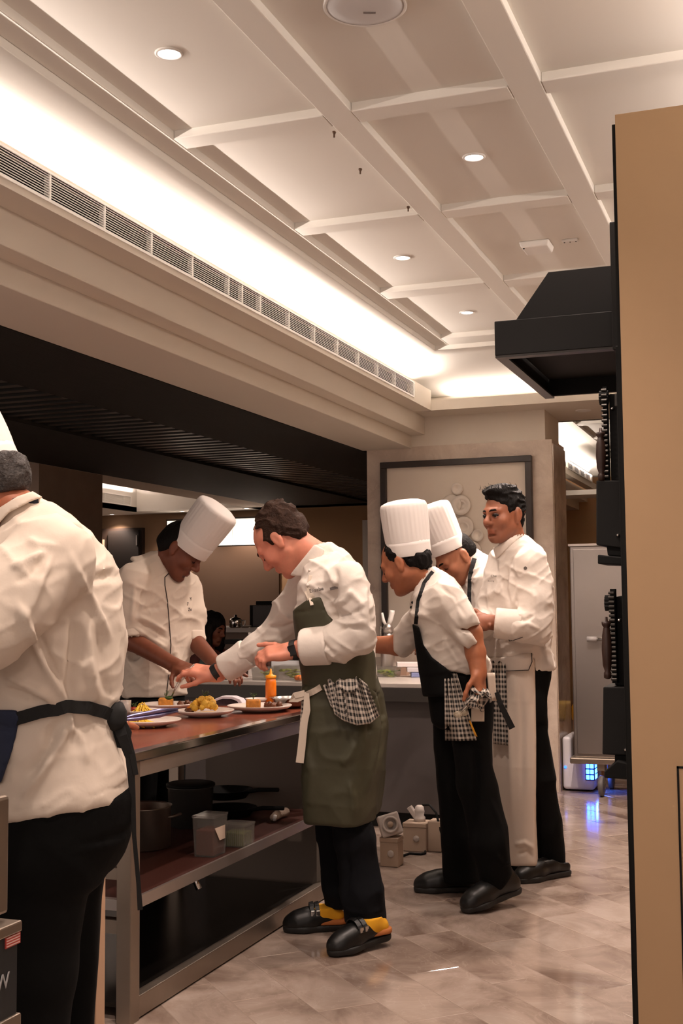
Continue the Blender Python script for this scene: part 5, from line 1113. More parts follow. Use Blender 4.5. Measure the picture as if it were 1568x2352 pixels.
tw = empty('kitchen_towel', J3(800, 1660, -.2), 'black and white checked towel bunched on the hip of the green apron', 'towel')
hang('towel_front', SK, [(752, 1562), (775, 1545), (800, 1540), (822, 1556), (842, 1572)], [(768, 1640), (790, 1656), (820, 1666), (850, 1662), (871, 1644)], 40, 26, (1.5, .75), parent=tw, wav=.030, nw=5, off=.022)
hang('towel_back_fold', SK, [(742, 1574), (755, 1566), (770, 1562), (790, 1566)], [(760, 1622), (776, 1640), (792, 1652), (800, 1640)], 20, 16, (.6, .5), parent=tw, wav=.014, nw=2, off=.016, seed=2)
hang('towel_knot', SK, [(778, 1552), (790, 1542), (806, 1540), (818, 1550)], [(780, 1580), (795, 1590), (810, 1590), (822, 1582)], 14, 10, (.5, .25), parent=tw, wav=.015, nw=2, off=.045, seed=1)
tw = empty('kitchen_towel', J3(700, 1700, -.1), 'narrow checked towel hanging behind the white apron tie', 'towel')
hang('towel_front', None, [(694, 1592), (716, 1592)], [(684, 1728), (692, 1738)], 8, 20, (.35, 1.3), parent=tw, wav=.01, nw=1, off=0, dflt=J3(700, 1700, -.13))
# watch and wrist band
def band(c, d, r, w, m, parent, name='band'): return MB().lathe(np.asarray(c)-nrm(d)*w/2, d, [(r, 0), (r+.003, .001), (r+.003, w-.001), (r, w), (r-.002, w*.5), (r, 0)], 28, cap=False).build(name, m, parent, smooth=False)
dl = wrL-elL; c = wrL-nrm(dl)*.008; wt = empty('wristwatch', c, 'black smart watch on the green-apron chef\'s near wrist', 'watch'); band(c, dl, .034, .022, mat('watch_strap', (28, 28, 28), .5), wt); n = nrm(CAM-c); n = nrm(n-nrm(dl)*(n@nrm(dl))); MB().obox(c+n*.036, nrm(dl), np.cross(n, nrm(dl)), n, .014, .019, .004).build('watch_case', mat('watch_glass', (14, 14, 15), .1), wt, bevel=.003)
dr = wrR-elR; c = wrR-nrm(dr)*.012; wt = empty('wristband', c, 'wide black band on the wrist reaching over the plates', 'wristband'); band(c, dr, .034, .024, mat('watch_strap', (28, 28, 28), .5), wt)
c = wrR+nrm(dr)*.008; wt2 = empty('bead_bracelet', c, 'thin pale bracelet beside the black wristband', 'bracelet'); band(c, dr, .0305, .004, mat('bracelet_pale', (200, 176, 156), .4), wt2)
# trousers, socks, clogs
M_navy3 = mat('navy_trousers', (15, 16, 20), .85, spec=.15, bump=.1, bscale=20, bdist=.02)
T = Field(*pbox(700, 900, 1620, 2130, D3-.2, D3+.35), .0068)
hipL, hipR = J3(805, 1640, -.07), J3(790, 1640, .14)
T.loft([(J3(788, 1650, .03), .11, .14), (J3(788, 1720, .03), .10, .13)], f3, l3)
T.chain([J3(790, 1680, -.04), J3(796, 1850, -.05), J3(812, 1925, -.06), J3(832, 2050, -.06), J3(838, 2112, -.06)], [.08, .066, .073, .073, .074], .03); T.chain([J3(785, 1680, .12), J3(768, 1900, .14), J3(784, 2030, .16), J3(787, 2095, .17)], [.08, .066, .067, .066], .03)
T.plane((0, 0, -1), J3(838, 2112, -.06), .004) if False else None
T.plane(cv(.03, 0, -1), J3(838, 2116, -.06), .006); V, Q = T.mesh(2); V = creases(V, Q, .007, (6, 6, 5), 21); V = creases(V, Q, .005, (9, 9, 14), 22, None, 0, 3.)
V = folds(V, Q, [([(850, 1900), (868, 2000), (876, 2090)], .008, 6), ([(790, 1920), (800, 2000), (790, 2080)], -.010, 8)]); mesh_obj('trousers', (V, Q), M_navy3, p3)
h0, t0 = PZ(897, 2168, 0), PZ(752, 2198, 0); h0[2] = .022; shoe(h0, t0, p3, 'mule', 1.02)
h1, t1 = PZ(800, 2134, 0), PZ(650, 2140, 0); shoe(h1, t1, p3, 'mule', 1.0)
M_sock3 = mat('mustard_sock', (222, 160, 30), .9); M_cork = mat('cork_footbed', (178, 108, 56), .8)
for (h, t) in ((h0, t0), (h1, t1)):
    d = nrm(t-h); s = Field(*bbox([h, h+d*.12], .10), .005); s.chain([h+d*.05+(0, 0, .055), h+d*.10+(0, 0, .07), h+d*.085+(0, 0, .16)], [.034, .037, .042], .03); s.plane(-np.array([0, 0, 1.]), h+(0, 0, .028)); mesh_obj('sock', s.mesh(1), M_sock3, p3)
    s = Field(*bbox([h, h+d*.12], .09), .0045); s.chain([h+d*.042+(0, 0, .036), h+d*.10+(0, 0, .034)], [.040, .038], .02); s.plane((0, 0, 1), h+(0, 0, .046), .004); s.plane((0, 0, -1), h+(0, 0, .026), .004); mesh_obj('footbed', s.mesh(1), M_cork, p3)
# tasting spoon with a leaf, held over the plate
a, b_ = J3(428, 1545, .36), J3(393, 1602, .36); sp = empty('plating_spoon', b_, 'thin steel plating tweezers holding a green leaf over the plate', 'utensil')
MB().tube([J3(446, 1525, .36), a, J3(406, 1570, .36), b_], .0022, 8).build('handle', M_chrome, sp, smooth=True); MB().tube([J3(446, 1528, .355), J3(432, 1548, .35), J3(410, 1572, .355), b_], .0018, 8).build('tine', M_chrome, sp, smooth=True)
b = MB(); blob(b, J3(388, 1603, .36), (.018, .010, .007), 5); b.build('leaf', M_herb, sp, smooth=True)

# ================================================================== STANDING CHEF WITH LONG WHITE APRON
D6 = 5.54
def J6(x, y, dd=0.): return PD(x, y, D6+dd)
f6 = cv(-.88, -.40, 0); l6 = np.cross((0, 0, 1), f6)
c = PZ(1230, 2020, 0); p6 = empty('person', (c[0], c[1], 0), 'bare-headed chef in white jacket and long white apron standing with folded hands', 'person')
M_sk6 = skin_mat('skin_tan', (140, 86, 62))
hd6 = Head(J6(1157, 1186, .0), cv(-.80, -.60, -.06), cv(-.04, 0, 1), 1.03)
to6 = [(J6(1190, 1560, .02), .135, .165), (J6(1188, 1480, .02), .132, .168), (J6(1190, 1390, .02), .13, .185), (J6(1192, 1320, .02), .122, .20), (J6(1190, 1275, .02), .088, .17), (J6(1182, 1250, .02), .065, .10)]
shL, elL, wrL = J6(1224, 1300, -.14), J6(1232, 1440, -.20), J6(1122, 1429, -.20)
shR, elR, wrR = J6(1150, 1300, .16), J6(1120, 1430, .10), J6(1100, 1440, -.10)
B = Field(*bbox([shL, elL, wrL, shR, elR, wrR, hd6.c, J6(1190, 1700), J6(1050, 1440, -.3)], .15), .0075, .0038, [(hd6.c-.15, hd6.c+.15), bbox([wrL, J6(1070, 1430, -.28)], .06)])
hd6.add(B, nose=1.1, jaw=1.0); B.cap(hd6.w(-.03, 0, -.05), J6(1184, 1272, .02), .056, .064, .03)
B.loft([(c, a*.75, b*.75) for c, a, b in to6[:-2]], f6, l6); B.chain([shL, elL, wrL], [.05, .044, .030], .02); B.chain([shR, elR, wrR], [.05, .042, .03], .02)
hand(B, wrL, cv(-.95, -.1, .05), cv(0, .8, -.5), 1, curl=(.5, .5, .5, .5)); hand(B, wrR, cv(-.5, -.8, .0), cv(.3, -.3, -.8), -1, curl=(.5, .5, .5, .5))
VQ = B.mesh(2); body6 = mesh_obj('body', VQ, M_sk6, p6, hd6.tint(VQ[0], .22)); hd6.brows(body6, M_hairb, eyes=.15)
H = Field(*bbox([hd6.c], .20), .0045); H.ell(hd6.w(-.020, 0, .046), np.array([.100, .082, .090])*1.03, hd6.R, .01); H.ell(hd6.w(.02, 0, .112), np.array([.078, .066, .026]), hd6.R, .03); H.ell(hd6.w(-.06, 0, .0), np.array([.058, .070, .070]), hd6.R, .02)
H.outline([(1106, 1150), (1102, 1126), (1118, 1112), (1150, 1104), (1188, 1108), (1203, 1126), (1206, 1165), (1202, 1196), (1196, 1215), (1190, 1208), (1190, 1188), (1178, 1186), (1174, 1200), (1168, 1196), (1166, 1172), (1146, 1152), (1124, 1146)], .005)
V, Q = H.mesh(1); V = creases(V, Q, .010, (34, 34, 50), 5, it=0); mesh_obj('hair', (V, Q), M_hairb, body6); b = MB(); rr = np.random.default_rng(4)
for i in range(60):
    u, v = rr.uniform(-.05, .09), rr.uniform(-.06, .06); p = hd6.w(u, v, .118+rr.uniform(-.006, .006)); d = hd6.R[0]*rr.uniform(-.3, .9)+hd6.R[1]*rr.uniform(-.5, .5)+hd6.R[2]*.6; b.tube([p, p+nrm(d)*.012, p+nrm(d+hd6.R[0]*.3)*.026], [.0016, .0012, .0004], 4)
b.build('hair_tufts', M_hairb, body6)
# jacket
JK = Field(*pbox(1050, 1300, 1215, 1570, D6-.40, D6+.34), .0062); JK.loft(to6, f6, l6); JK.chain([shL, J6(1240, 1370, -.18), elL, J6(1190, 1438, -.215)], [.084, .080, .074, .066], .03)
JK.chain([shR, elR, wrR], [.08, .065, .06], .03); JK.cap(J6(1190, 1285, .02), J6(1172, 1240, .015), .085, .066, .02); JK.cap(hd6.w(-.02, 0, -.04), J6(1186, 1278, .02), .053, .06, .006, 's')
JK.loft([(J6(1240, 1470, -.02), .08, .12), (J6(1247, 1540, -.02), .085, .13)], f6, l6); JK.plane(cv(.10, 0, -1), J6(1250, 1543, -.1))
JK.outline([(1122, 1262), (1150, 1245), (1194, 1208), (1222, 1232), (1252, 1268), (1268, 1330), (1270, 1420), (1262, 1490), (1276, 1536), (1228, 1552), (1225, 1512), (1120, 1510), (1060, 1560), (1060, 1380), (1098, 1370), (1112, 1310)], .014)
V, Q = JK.mesh(2); V = cloth(V, Q, 31)
V = folds(V, Q, [([(1165, 1300), (1160, 1350), (1172, 1400)], -.012, 5), ([(1195, 1330), (1185, 1380), (1196, 1420)], .009, 6), ([(1225, 1350), (1230, 1400), (1218, 1440)], .008, 6), ([(1180, 1415), (1205, 1425), (1232, 1410)], -.009, 4), ([(1150, 1470), (1200, 1480), (1250, 1470)], -.008, 5), ([(1120, 1330), (1125, 1390), (1120, 1440)], .008, 6), ([(1245, 1480), (1255, 1505), (1262, 1530)], .008, 5), ([(1190, 1440), (1210, 1432), (1240, 1446)], .008, 4)])
jk6 = mesh_obj('chef_jacket', (V, Q), M_jack, p6); S6 = Surf((V, Q))
C = Field(*bbox([J6(1170, 1255, 0)], .17), .0045); C.loft([(J6(1190, 1285, .02), .086, .092), (J6(1168, 1236, .015), .072, .076)], f6, l6); C.cap(J6(1192, 1300, .02), hd6.w(-.02, 0, -.03), .066, .066, .003, 's'); C.outline([(1192, 1216), (1203, 1228), (1170, 1255), (1140, 1285), (1122, 1292), (1120, 1264), (1150, 1250), (1178, 1226)], .004); mesh_obj('collar', C.mesh(1), M_jack, jk6)
cuff(J6(1196, 1436, -.215), J6(1136, 1430, -.20), .070, .066, jk6, hollow=.046)
for pts in ([(1166, 1402), (1166, 1440), (1170, 1472), (1200, 1462)], ):
    P = S6.path(pts, .004)
    if len(P) > 2: MB().tube(P, .0016, 6).build('piping', M_pipe, jk6)
h = S6.hit(1207, 1305, .003)
if h is not None: MB().lathe(h, nrm(CAM-h), [(.008, 0), (.008, .001), (.001, .0012)], 12).build('sleeve_emblem', mat('tag_grey', (96, 88, 84), .7), jk6)
for (x, y, s, z) in ((1138, 1324, 'Chef', .016), (1133, 1335, 'Kitchen', .011)):
    h = S6.hit(x, y, .010)
    if h is not None: text('embroidery', s, h, cv(1, 0, .02), (0, 0, 1), z, M_pipe, jk6)
P = S6.path([(1178, 1345), (1205, 1365), (1222, 1375)], .002)
# apron: waist fold and long skirt
M_apw = mat('long_white_apron', (206, 192, 178), .85, bump=.08, bscale=16, bdist=.02)
K = Field(*pbox(1090, 1260, 1490, 2005, D6-.3, D6+.28), .0066); K.loft([(J6(1178, 1515, 0), .132, .172), (J6(1180, 1600, 0), .125, .17), (J6(1184, 1750, -.01), .112, .165), (J6(1190, 1900, -.02), .098, .15), (J6(1194, 1995, -.02), .090, .145)], f6, l6)
K.plane((0, 0, -1), J6(1200, 1990, -.12)); K.plane((0, 0, 1), J6(1180, 1502, -.12)); K.outline([(1090, 1495), (1226, 1502), (1230, 1700), (1229, 1880), (1234, 1990), (1165, 1995), (1140, 1900), (1100, 1700)], .012)
V, Q = K.mesh(2); V = creases(V, Q, .006, (7, 7, 1.5), 41); V = folds(V, Q, [([(1165, 1600), (1172, 1720), (1176, 1900)], .008, 8), ([(1195, 1560), (1200, 1680), (1198, 1850)], -.007, 8), ([(1180, 1940), (1205, 1935), (1228, 1950)], .008, 5), ([(1185, 1965), (1210, 1955), (1225, 1972)], -.008, 5)]); ap6 = mesh_obj('apron_skirt', (V, Q), M_apw, p6); SA6 = Surf((V, Q))
F2 = Field(*pbox(1100, 1250, 1485, 1560, D6-.3, D6+.28), .0055); F2.loft([(J6(1178, 1500, 0), .140, .180), (J6(1178, 1550, 0), .140, .180)], f6, l6); F2.outline([(1118, 1512), (1170, 1508), (1224, 1495), (1225, 1520), (1215, 1543), (1118, 1545)], .004); VQ = F2.mesh(1); fo6 = mesh_obj('apron_fold', VQ, M_jack, ap6)
P = Surf(VQ).path([(1220, 1500), (1221, 1520), (1213, 1539), (1160, 1541), (1125, 1541)], .002)
if len(P) > 2: MB().tube(P, .0018, 6).build('piping', M_pipe, fo6)
tw = empty('kitchen_towel', J6(1145, 1600, -.2), 'checked towel hanging from the long white apron', 'towel')
hang('towel_front', SA6, [(1128, 1512), (1160, 1512)], [(1133, 1708), (1166, 1712)], 14, 26, (.45, 1.6), parent=tw, wav=.012, nw=2, off=.022, dflt=J6(1145, 1600, -.15))
# trousers and clogs
T = Field(*pbox(1120, 1330, 1520, 2010, D6-.25, D6+.35), .0068); T.loft([(J6(1205, 1520, .02), .115, .15), (J6(1212, 1640, .03), .11, .15)], f6, l6)
T.chain([J6(1228, 1600, -.03), J6(1240, 1780, .0), J6(1262, 1900, .03), J6(1272, 1990, .05)], [.088, .074, .068, .068], .03); T.chain([J6(1190, 1600, .12), J6(1185, 1780, .06), J6(1205, 1985, .0)], [.085, .07, .062], .03); T.plane((0, 0, -1), J6(1272, 1988, .05))
T.outline([(1120, 1500), (1268, 1530), (1266, 1560), (1256, 1600), (1256, 1680), (1268, 1740), (1284, 1840), (1294, 1930), (1297, 1995), (1235, 2000), (1120, 2005)], .02)
V, Q = T.mesh(2); V = creases(V, Q, .008, (7, 7, 6), 44); mesh_obj('trousers', (V, Q), M_trou, p6)
shoe(PZ(1312, 2008, 0), PZ(1178, 2030, 0), p6, 'clog', 1.05); shoe(PZ(1230, 1992, 0), PZ(1140, 2006, 0), p6, 'clog', 1.0)

# ================================================================== SHORT-SLEEVED COOK WITH BLACK APRON
D4 = 5.07
def J4(x, y, dd=0.): return PD(x, y, D4+dd)
f4 = cv(-.96, .28, 0); l4 = np.cross((0, 0, 1), f4)
c = PZ(1080, 2060, 0); p4 = empty('person', (c[0], c[1], 0), 'short-sleeved cook in tall white hat and black apron holding a checked cloth', 'person')
M_sk4 = skin_mat('skin_brown', (158, 98, 68))
hd4 = Head(J4(928, 1296, .02), cv(-.84, .42, -.40), cv(-.36, .12, .90), 1.0)
to4 = [(J4(1062, 1590, .02), .14, .165), (J4(1050, 1520, .02), .138, .17), (J4(1030, 1450, .02), .132, .178), (J4(1014, 1390, .02), .12, .19), (J4(1000, 1345, .02), .085, .16), (J4(985, 1325, .02), .06, .09)]
shL, elL, wrL = J4(1036, 1378, -.14), J4(1082, 1455, -.19), J4(1098, 1540, -.22)
shR, elR, wrR = J4(985, 1380, .19), J4(915, 1482, .26), J4(800, 1480, .42)
B = Field(*bbox([shL, elL, wrL, shR, elR, wrR, hd4.c, J4(1050, 1640), J4(1110, 1600, -.22), J4(770, 1480, .5)], .14), .0075, .0038, [(hd4.c-.15, hd4.c+.15), bbox([wrL, J4(1110, 1590, -.22)], .07)])
hd4.add(B); B.cap(hd4.w(-.035, 0, -.045), J4(990, 1342, .02), .054, .062, .03); B.loft([(c, a*.75, b*.75) for c, a, b in to4[:-2]], f4, l4)
B.chain([shL, elL, J4(1092, 1500, -.20), wrL], [.040, .043, .039, .031], .02); B.chain([shR, elR, wrR], [.045, .044, .031], .02)
hand(B, wrL, cv(.12, -.10, -1), cv(-.9, .4, -.1), 1, curl=(.95, 1.0, 1.05, 1.05), thumb=(.7, .35, .55), tc=.5, sc=1.0); hand(B, wrR, cv(-1, .2, 0), cv(0, .3, -1), -1)
VQ = B.mesh(2); body4 = mesh_obj('body', VQ, M_sk4, p4, hd4.tint(VQ[0], .10)); hd4.brows(body4, M_hairb)
H = Field(*bbox([hd4.c], .19), .0048); H.ell(hd4.w(-.020, 0, .040), np.array([.099, .081, .088]), hd4.R, .01); H.ell(hd4.w(-.062, 0, -.005), np.array([.062, .068, .066]), hd4.R, .02)
H.outline([(885, 1284), (880, 1230), (930, 1200), (985, 1230), (1000, 1300), (998, 1315), (985, 1310), (960, 1306), (934, 1298), (925, 1284), (916, 1292), (905, 1290)], .005); V, Q = H.mesh(1); V = creases(V, Q, .007, (40, 40, 40), 6, it=0); mesh_obj('hair', (V, Q), M_hairb, body4)
hb = J4(940, 1276, .02); up = nrm(J4(924, 1152, .02)-hb); toque(hb, up, hd4.R[0], .226, .0915, .100, p4, 3)
# jacket with short sleeves
JK = Field(*pbox(890, 1150, 1290, 1570, D4-.36, D4+.42), .0062); JK.loft(to4, f4, l4, infl=.004); JK.chain([shL, J4(1066, 1415, -.175)], [.088, .080], .03); JK.chain([J4(1066, 1415, -.175), J4(1080, 1444, -.185)], [.080, .074], .01)
JK.chain([shR, J4(945, 1440, .235), J4(918, 1474, .255)], [.086, .072, .070], .03); JK.cap(J4(1000, 1350, .02), J4(972, 1315, .02), .08, .064, .02); JK.cap(hd4.w(-.03, 0, -.03), J4(988, 1340, .02), .053, .06, .006, 's')
JK.ell(J4(1085, 1510, -.06), np.array([.12, .12, .10]), frame(f4, (0, 0, 1)), .03)
JK.plane((0, 0, -1), J4(1060, 1545, .02)) if False else None
JK.outline([(950, 1300), (995, 1300), (1040, 1330), (1075, 1385), (1096, 1425), (1098, 1432), (1052, 1444), (1072, 1452), (1110, 1490), (1125, 1525), (1120, 1545), (1060, 1545), (1030, 1540), (940, 1520), (905, 1496), (904, 1450), (940, 1400)], .012)
V, Q = JK.mesh(2); V = cloth(V, Q, 51)
V = folds(V, Q, [([(1010, 1345), (1040, 1370), (1070, 1420)], -.008, 4), ([(1030, 1360), (1052, 1390), (1062, 1430)], .008, 5), ([(1010, 1460), (1040, 1500), (1060, 1530)], .009, 8), ([(1030, 1430), (1060, 1470), (1090, 1500)], .009, 7), ([(1080, 1480), (1090, 1510), (1085, 1535)], -.009, 6), ([(1000, 1420), (1015, 1450), (1020, 1490)], -.008, 6)])
jk4 = mesh_obj('chef_jacket', (V, Q), M_jack, p4); S4 = Surf((V, Q))
C = Field(*bbox([J4(980, 1325, 0)], .16), .0045); C.loft([(J4(1000, 1345, .02), .080, .086), (J4(974, 1314, .02), .068, .072)], f4, l4); C.cap(J4(1006, 1352, .02), hd4.w(-.03, 0, -.02), .063, .062, .003, 's'); C.outline([(992, 1302), (1002, 1312), (980, 1350), (960, 1372), (948, 1366), (965, 1330)], .004); mesh_obj('collar', C.mesh(1), M_jack, jk4)
A = Field(*pbox(920, 1060, 1400, 1600, D4-.3, D4+.3), .0062); A.loft(to4, f4, l4, infl=.021); M_apb = mat('black_apron', (15, 15, 15), .8, spec=.15, bump=.08, bscale=16, bdist=.02)
A.outline([(946, 1432), (962, 1440), (972, 1480), (992, 1510), (1022, 1532), (1040, 1550), (1040, 1600), (968, 1600), (958, 1520)], .004); ab4 = mesh_obj('apron_bib', A.mesh(2), M_apb, p4)
P = S4.path([(994, 1314), (975, 1340), (962, 1380), (956, 1432)], .004, 6)
if len(P) > 2: ribbon('neck_strap', P, .016, M_strap, ab4)
for (x, y) in ((948, 1384), (945, 1395)):
    h = S4.hit(x, y, .002)
    if h is not None: MB().sphere(h, .006, 10, 8).build('button', M_strap, jk4, smooth=True)
# trousers, apron skirt
T = Field(*pbox(940, 1220, 1530, 2080, D4-.3, D4+.40), .0068); T.loft([(J4(1058, 1540, .02), .142, .168), (J4(1066, 1650, .02), .135, .165)], f4, l4)
T.chain([J4(1085, 1620, -.06), J4(1100, 1800, -.10), J4(1128, 1930, -.12), J4(1142, 2030, -.10)], [.10, .085, .078, .072], .03); T.chain([J4(1045, 1620, .10), J4(1045, 1800, .12), J4(1052, 1930, .13), J4(1060, 2035, .14)], [.10, .085, .080, .076], .03)
T.plane(cv(.05, 0, -1), J4(1100, 2040, 0)); T.outline([(974, 1530), (1122, 1535), (1132, 1600), (1128, 1760), (1142, 1800), (1165, 1900), (1178, 2010), (1150, 2050), (1010, 2050), (1016, 1960), (1010, 1850), (998, 1740), (984, 1640)], .02)
V, Q = T.mesh(2); V = creases(V, Q, .008, (6, 6, 4), 61); V = folds(V, Q, [([(1090, 1700), (1095, 1800), (1085, 1950)], -.016, 9), ([(1120, 1820), (1150, 1900), (1165, 2000)], .008, 6), ([(1140, 1960), (1155, 1985), (1170, 1980)], .009, 5), ([(1030, 1720), (1040, 1850), (1035, 1990)], .008, 8)]); tr4 = mesh_obj('trousers', (V, Q), M_trou, p4); ST4 = Surf((V, Q))
h = PZ(1198, 2078, 0); h[2] = .055; shoe(h, PZ(1060, 2098, 0), p4, 'lace', 1.1); shoe(PZ(1098, 2046, 0), PZ(950, 2048, 0), p4, 'lace', 1.1)
ribbon('apron_tie', [J4(1140, 1590, -.16), J4(1150, 1620, -.17), J4(1165, 1650, -.17), J4(1176, 1673, -.17)], [.018, .022, .024, .026], M_strap, p4)
tw = empty('kitchen_towel', J4(1040, 1620, -.15), 'long checked towel hanging from the black apron with a yellow stripe', 'towel')
hang('towel_front', ST4, [(1020, 1537), (1045, 1535)], [(1022, 1700), (1055, 1702), (1094, 1700)], 26, 28, (.75, 1.35), parent=tw, wav=.016, nw=4, off=.016, dflt=J4(1040, 1600, -.14))
hang('yellow_stripe', ST4, [(1076, 1655), (1080, 1655)], [(1090, 1690), (1096, 1692)], 4, 6, parent=tw, m=mat('towel_yellow', (214, 150, 40), .9), wav=0, off=.040, dflt=J4(1085, 1670, -.14))
# crumpled cloth and two spoons in his hand
c = J4(1100, 1590, -.235); cl = empty('crumpled_cloth', c, 'crumpled black and white cloth wrapped in the short-sleeved cook\'s fist', 'towel')
rr = np.random.default_rng(8); n = 30; G = np.zeros((n, n, 3)); U, Vv = np.meshgrid(np.linspace(-1, 1, n), np.linspace(-1, 1, n))
pp = np.stack([U.ravel()*2.2, Vv.ravel()*2.2, 0*U.ravel()], 1); a1 = (noise3(pp, 1)-.5).reshape(n, n); a2 = (noise3(pp*1.7, 2)-.5).reshape(n, n)
for i in range(n):
    for j in range(n):
        u, v = U[i, j], Vv[i, j]; r = math.hypot(u, v); th = math.atan2(v, u); G[i, j] = c+CR*(-.012+.05*math.cos(th)*min(r, .8)+.05*a1[i, j])+np.array([0, 0, 1])*(-.01-.055*math.sin(th)*min(r, .9)-.03*max(0, r-.6)+.05*a2[i, j])+CF*(-.035+.05*r*r*.6+.03*a2[i, j]*2)
cloth_patch('cloth', G, M_ging, cl, (.9, .9)); 
cloth_patch('white_corner', [[J4(1118+14*s+t*6, 1545+t*65, -.17+.02*s) for s in np.linspace(0, 1.2, 6)] for t in np.linspace(0, 1, 8)], M_tape, cl)
cloth_patch('hanging_corner', [[J4(1082+30*s, 1625+t*32, -.20) for s in np.linspace(0, 1, 6)] for t in np.linspace(0, 1, 6)], M_tape, cl)
sp = empty('serving_spoon', J4(1060, 1635, -.22), 'clear-bowled serving spoons poking out of the crumpled cloth', 'spoon'); M_spn = mat('clear_acrylic', (220, 205, 180), .08, trans=.6, alpha=.7)
for k, (x, y, dd) in enumerate(((1056, 1636, -.24), (1070, 1632, -.21))):
    e = J4(x, y, dd); MB().tube([J4(1100, 1575, -.23), J4(1080, 1610, -.235), e], [.005, .005, .006], 8).build('handle', M_chrome, sp, smooth=True); MB().sphere(e+cv(-.008, 0, -.008), (.018, .012, .014), 14, 10).build('spoon_bowl', M_spn, sp, smooth=True)

# ================================================================== COOK BEHIND, TALL HAT, LOOKING DOWN
D5 = 6.0
def J5(x, y, dd=0.): return PD(x, y, D5+dd)
f5 = cv(-.96, -.25, 0); l5 = np.cross((0, 0, 1), f5)
c = PZ(1110, 1985, 0); p5 = empty('person', (J5(1100, 1500)[0], J5(1100, 1500)[1], 0), 'cook in tall pleated hat bowing his head between his two colleagues', 'person')
M_sk5 = skin_mat('skin_brown_light', (160, 104, 76)); hd5 = Head(J5(1047, 1284, 0), cv(-.76, -.30, -.57), cv(-.55, -.12, .80), 1.04)
to5 = [(J5(1120, 1600, .02), .13, .16), (J5(1118, 1480, .02), .13, .165), (J5(1112, 1380, .02), .125, .185), (J5(1104, 1320, .02), .09, .17), (J5(1090, 1290, .02), .06, .09)]
shL, elL, wrL = J5(1125, 1345, -.15), J5(1110, 1460, -.17), J5(1020, 1475, -.10); shR, elR, wrR = J5(1085, 1345, .17), J5(1050, 1450, .2), J5(960, 1470, .1)
B = Field(*bbox([shL, elL, wrL, shR, elR, wrR, hd5.c, J5(1110, 1640), J5(940, 1470)], .14), .008, .0038, [(hd5.c-.15, hd5.c+.15)])
hd5.add(B); B.cap(hd5.w(-.035, 0, -.045), J5(1090, 1312, .02), .054, .06, .03); B.loft([(c, a*.75, b*.75) for c, a, b in to5[:-2]], f5, l5); B.chain([shL, elL, wrL], [.05, .04, .03]); B.chain([shR, elR, wrR], [.05, .04, .03])
hand(B, wrL, cv(-1, 0, -.1), cv(0, .3, -1), 1); hand(B, wrR, cv(-.9, -.3, -.1), cv(0, .3, -1), -1)
VQ = B.mesh(2); body5 = mesh_obj('body', VQ, M_sk5, p5, hd5.tint(VQ[0], .18)); hd5.brows(body5, M_hairb)
H = Field(*bbox([hd5.c], .19), .0048); H.ell(hd5.w(-.020, 0, .040), np.array([.099, .081, .088]), hd5.R, .01); H.ell(hd5.w(-.062, 0, -.005), np.array([.060, .068, .062]), hd5.R, .02)
H.outline([(1000, 1285), (960, 1240), (1020, 1190), (1078, 1216), (1094, 1244), (1094, 1270), (1082, 1284), (1068, 1272), (1058, 1258), (1052, 1262), (1050, 1274), (1042, 1276), (1030, 1272), (1012, 1284)], .005); mesh_obj('hair', H.mesh(1), M_hairb, body5)
hb = J5(1029, 1266, .0); up = nrm(J5(986, 1165, .0)-hb); toque(hb, up, hd5.R[0], .240, .0950, .102, p5, 8)
JK = Field(*pbox(1010, 1180, 1265, 1600, D5-.35, D5+.38), .0068); JK.loft(to5, f5, l5); JK.chain([shL, elL, J5(1060, 1470, -.13)], [.08, .07, .06], .03); JK.chain([shR, elR, J5(1000, 1465, .15)], [.08, .07, .06], .03); JK.cap(J5(1106, 1325, .02), J5(1082, 1288, .02), .08, .064, .02); JK.cap(hd5.w(-.03, 0, -.03), J5(1094, 1316, .02), .053, .06, .006, 's')
V, Q = JK.mesh(2); V = cloth(V, Q, 71); jk5 = mesh_obj('chef_jacket', (V, Q), M_jack, p5); S5 = Surf((V, Q))
C = Field(*bbox([J5(1085, 1300, 0)], .16), .005); C.loft([(J5(1106, 1322, .02), .080, .086), (J5(1080, 1286, .02), .068, .072)], f5, l5); C.cap(J5(1112, 1330, .02), hd5.w(-.03, 0, -.02), .063, .062, .003, 's'); C.outline([(1092, 1270), (1110, 1285), (1085, 1330), (1060, 1345), (1045, 1330), (1070, 1300)], .004); mesh_obj('collar', C.mesh(1), M_jack, jk5)
P = S5.path([(1090, 1284), (1082, 1320), (1080, 1370), (1084, 1410)], .005, 5)
if len(P) > 2: ribbon('neck_strap', P, .024, M_strap, jk5)
T = Field(*pbox(1060, 1180, 1560, 2010, D5-.25, D5+.35), .009); T.loft([(J5(1118, 1580, .02), .125, .16), (J5(1118, 1660, .02), .12, .155)], f5, l5); T.chain([J5(1125, 1620, -.06), J5(1125, 1960, -.06)], [.09, .07], .03); T.chain([J5(1110, 1620, .1), J5(1110, 1960, .1)], [.09, .07], .03); mesh_obj('trousers', T.mesh(1), M_trou, p5)
for dd in (-.06, .1): q = J5(1130, 1960, dd); q[2] = 0; shoe(q+cv(.06, 0, 0), q+cv(-.20, 0, 0), p5, 'clog', 1.)

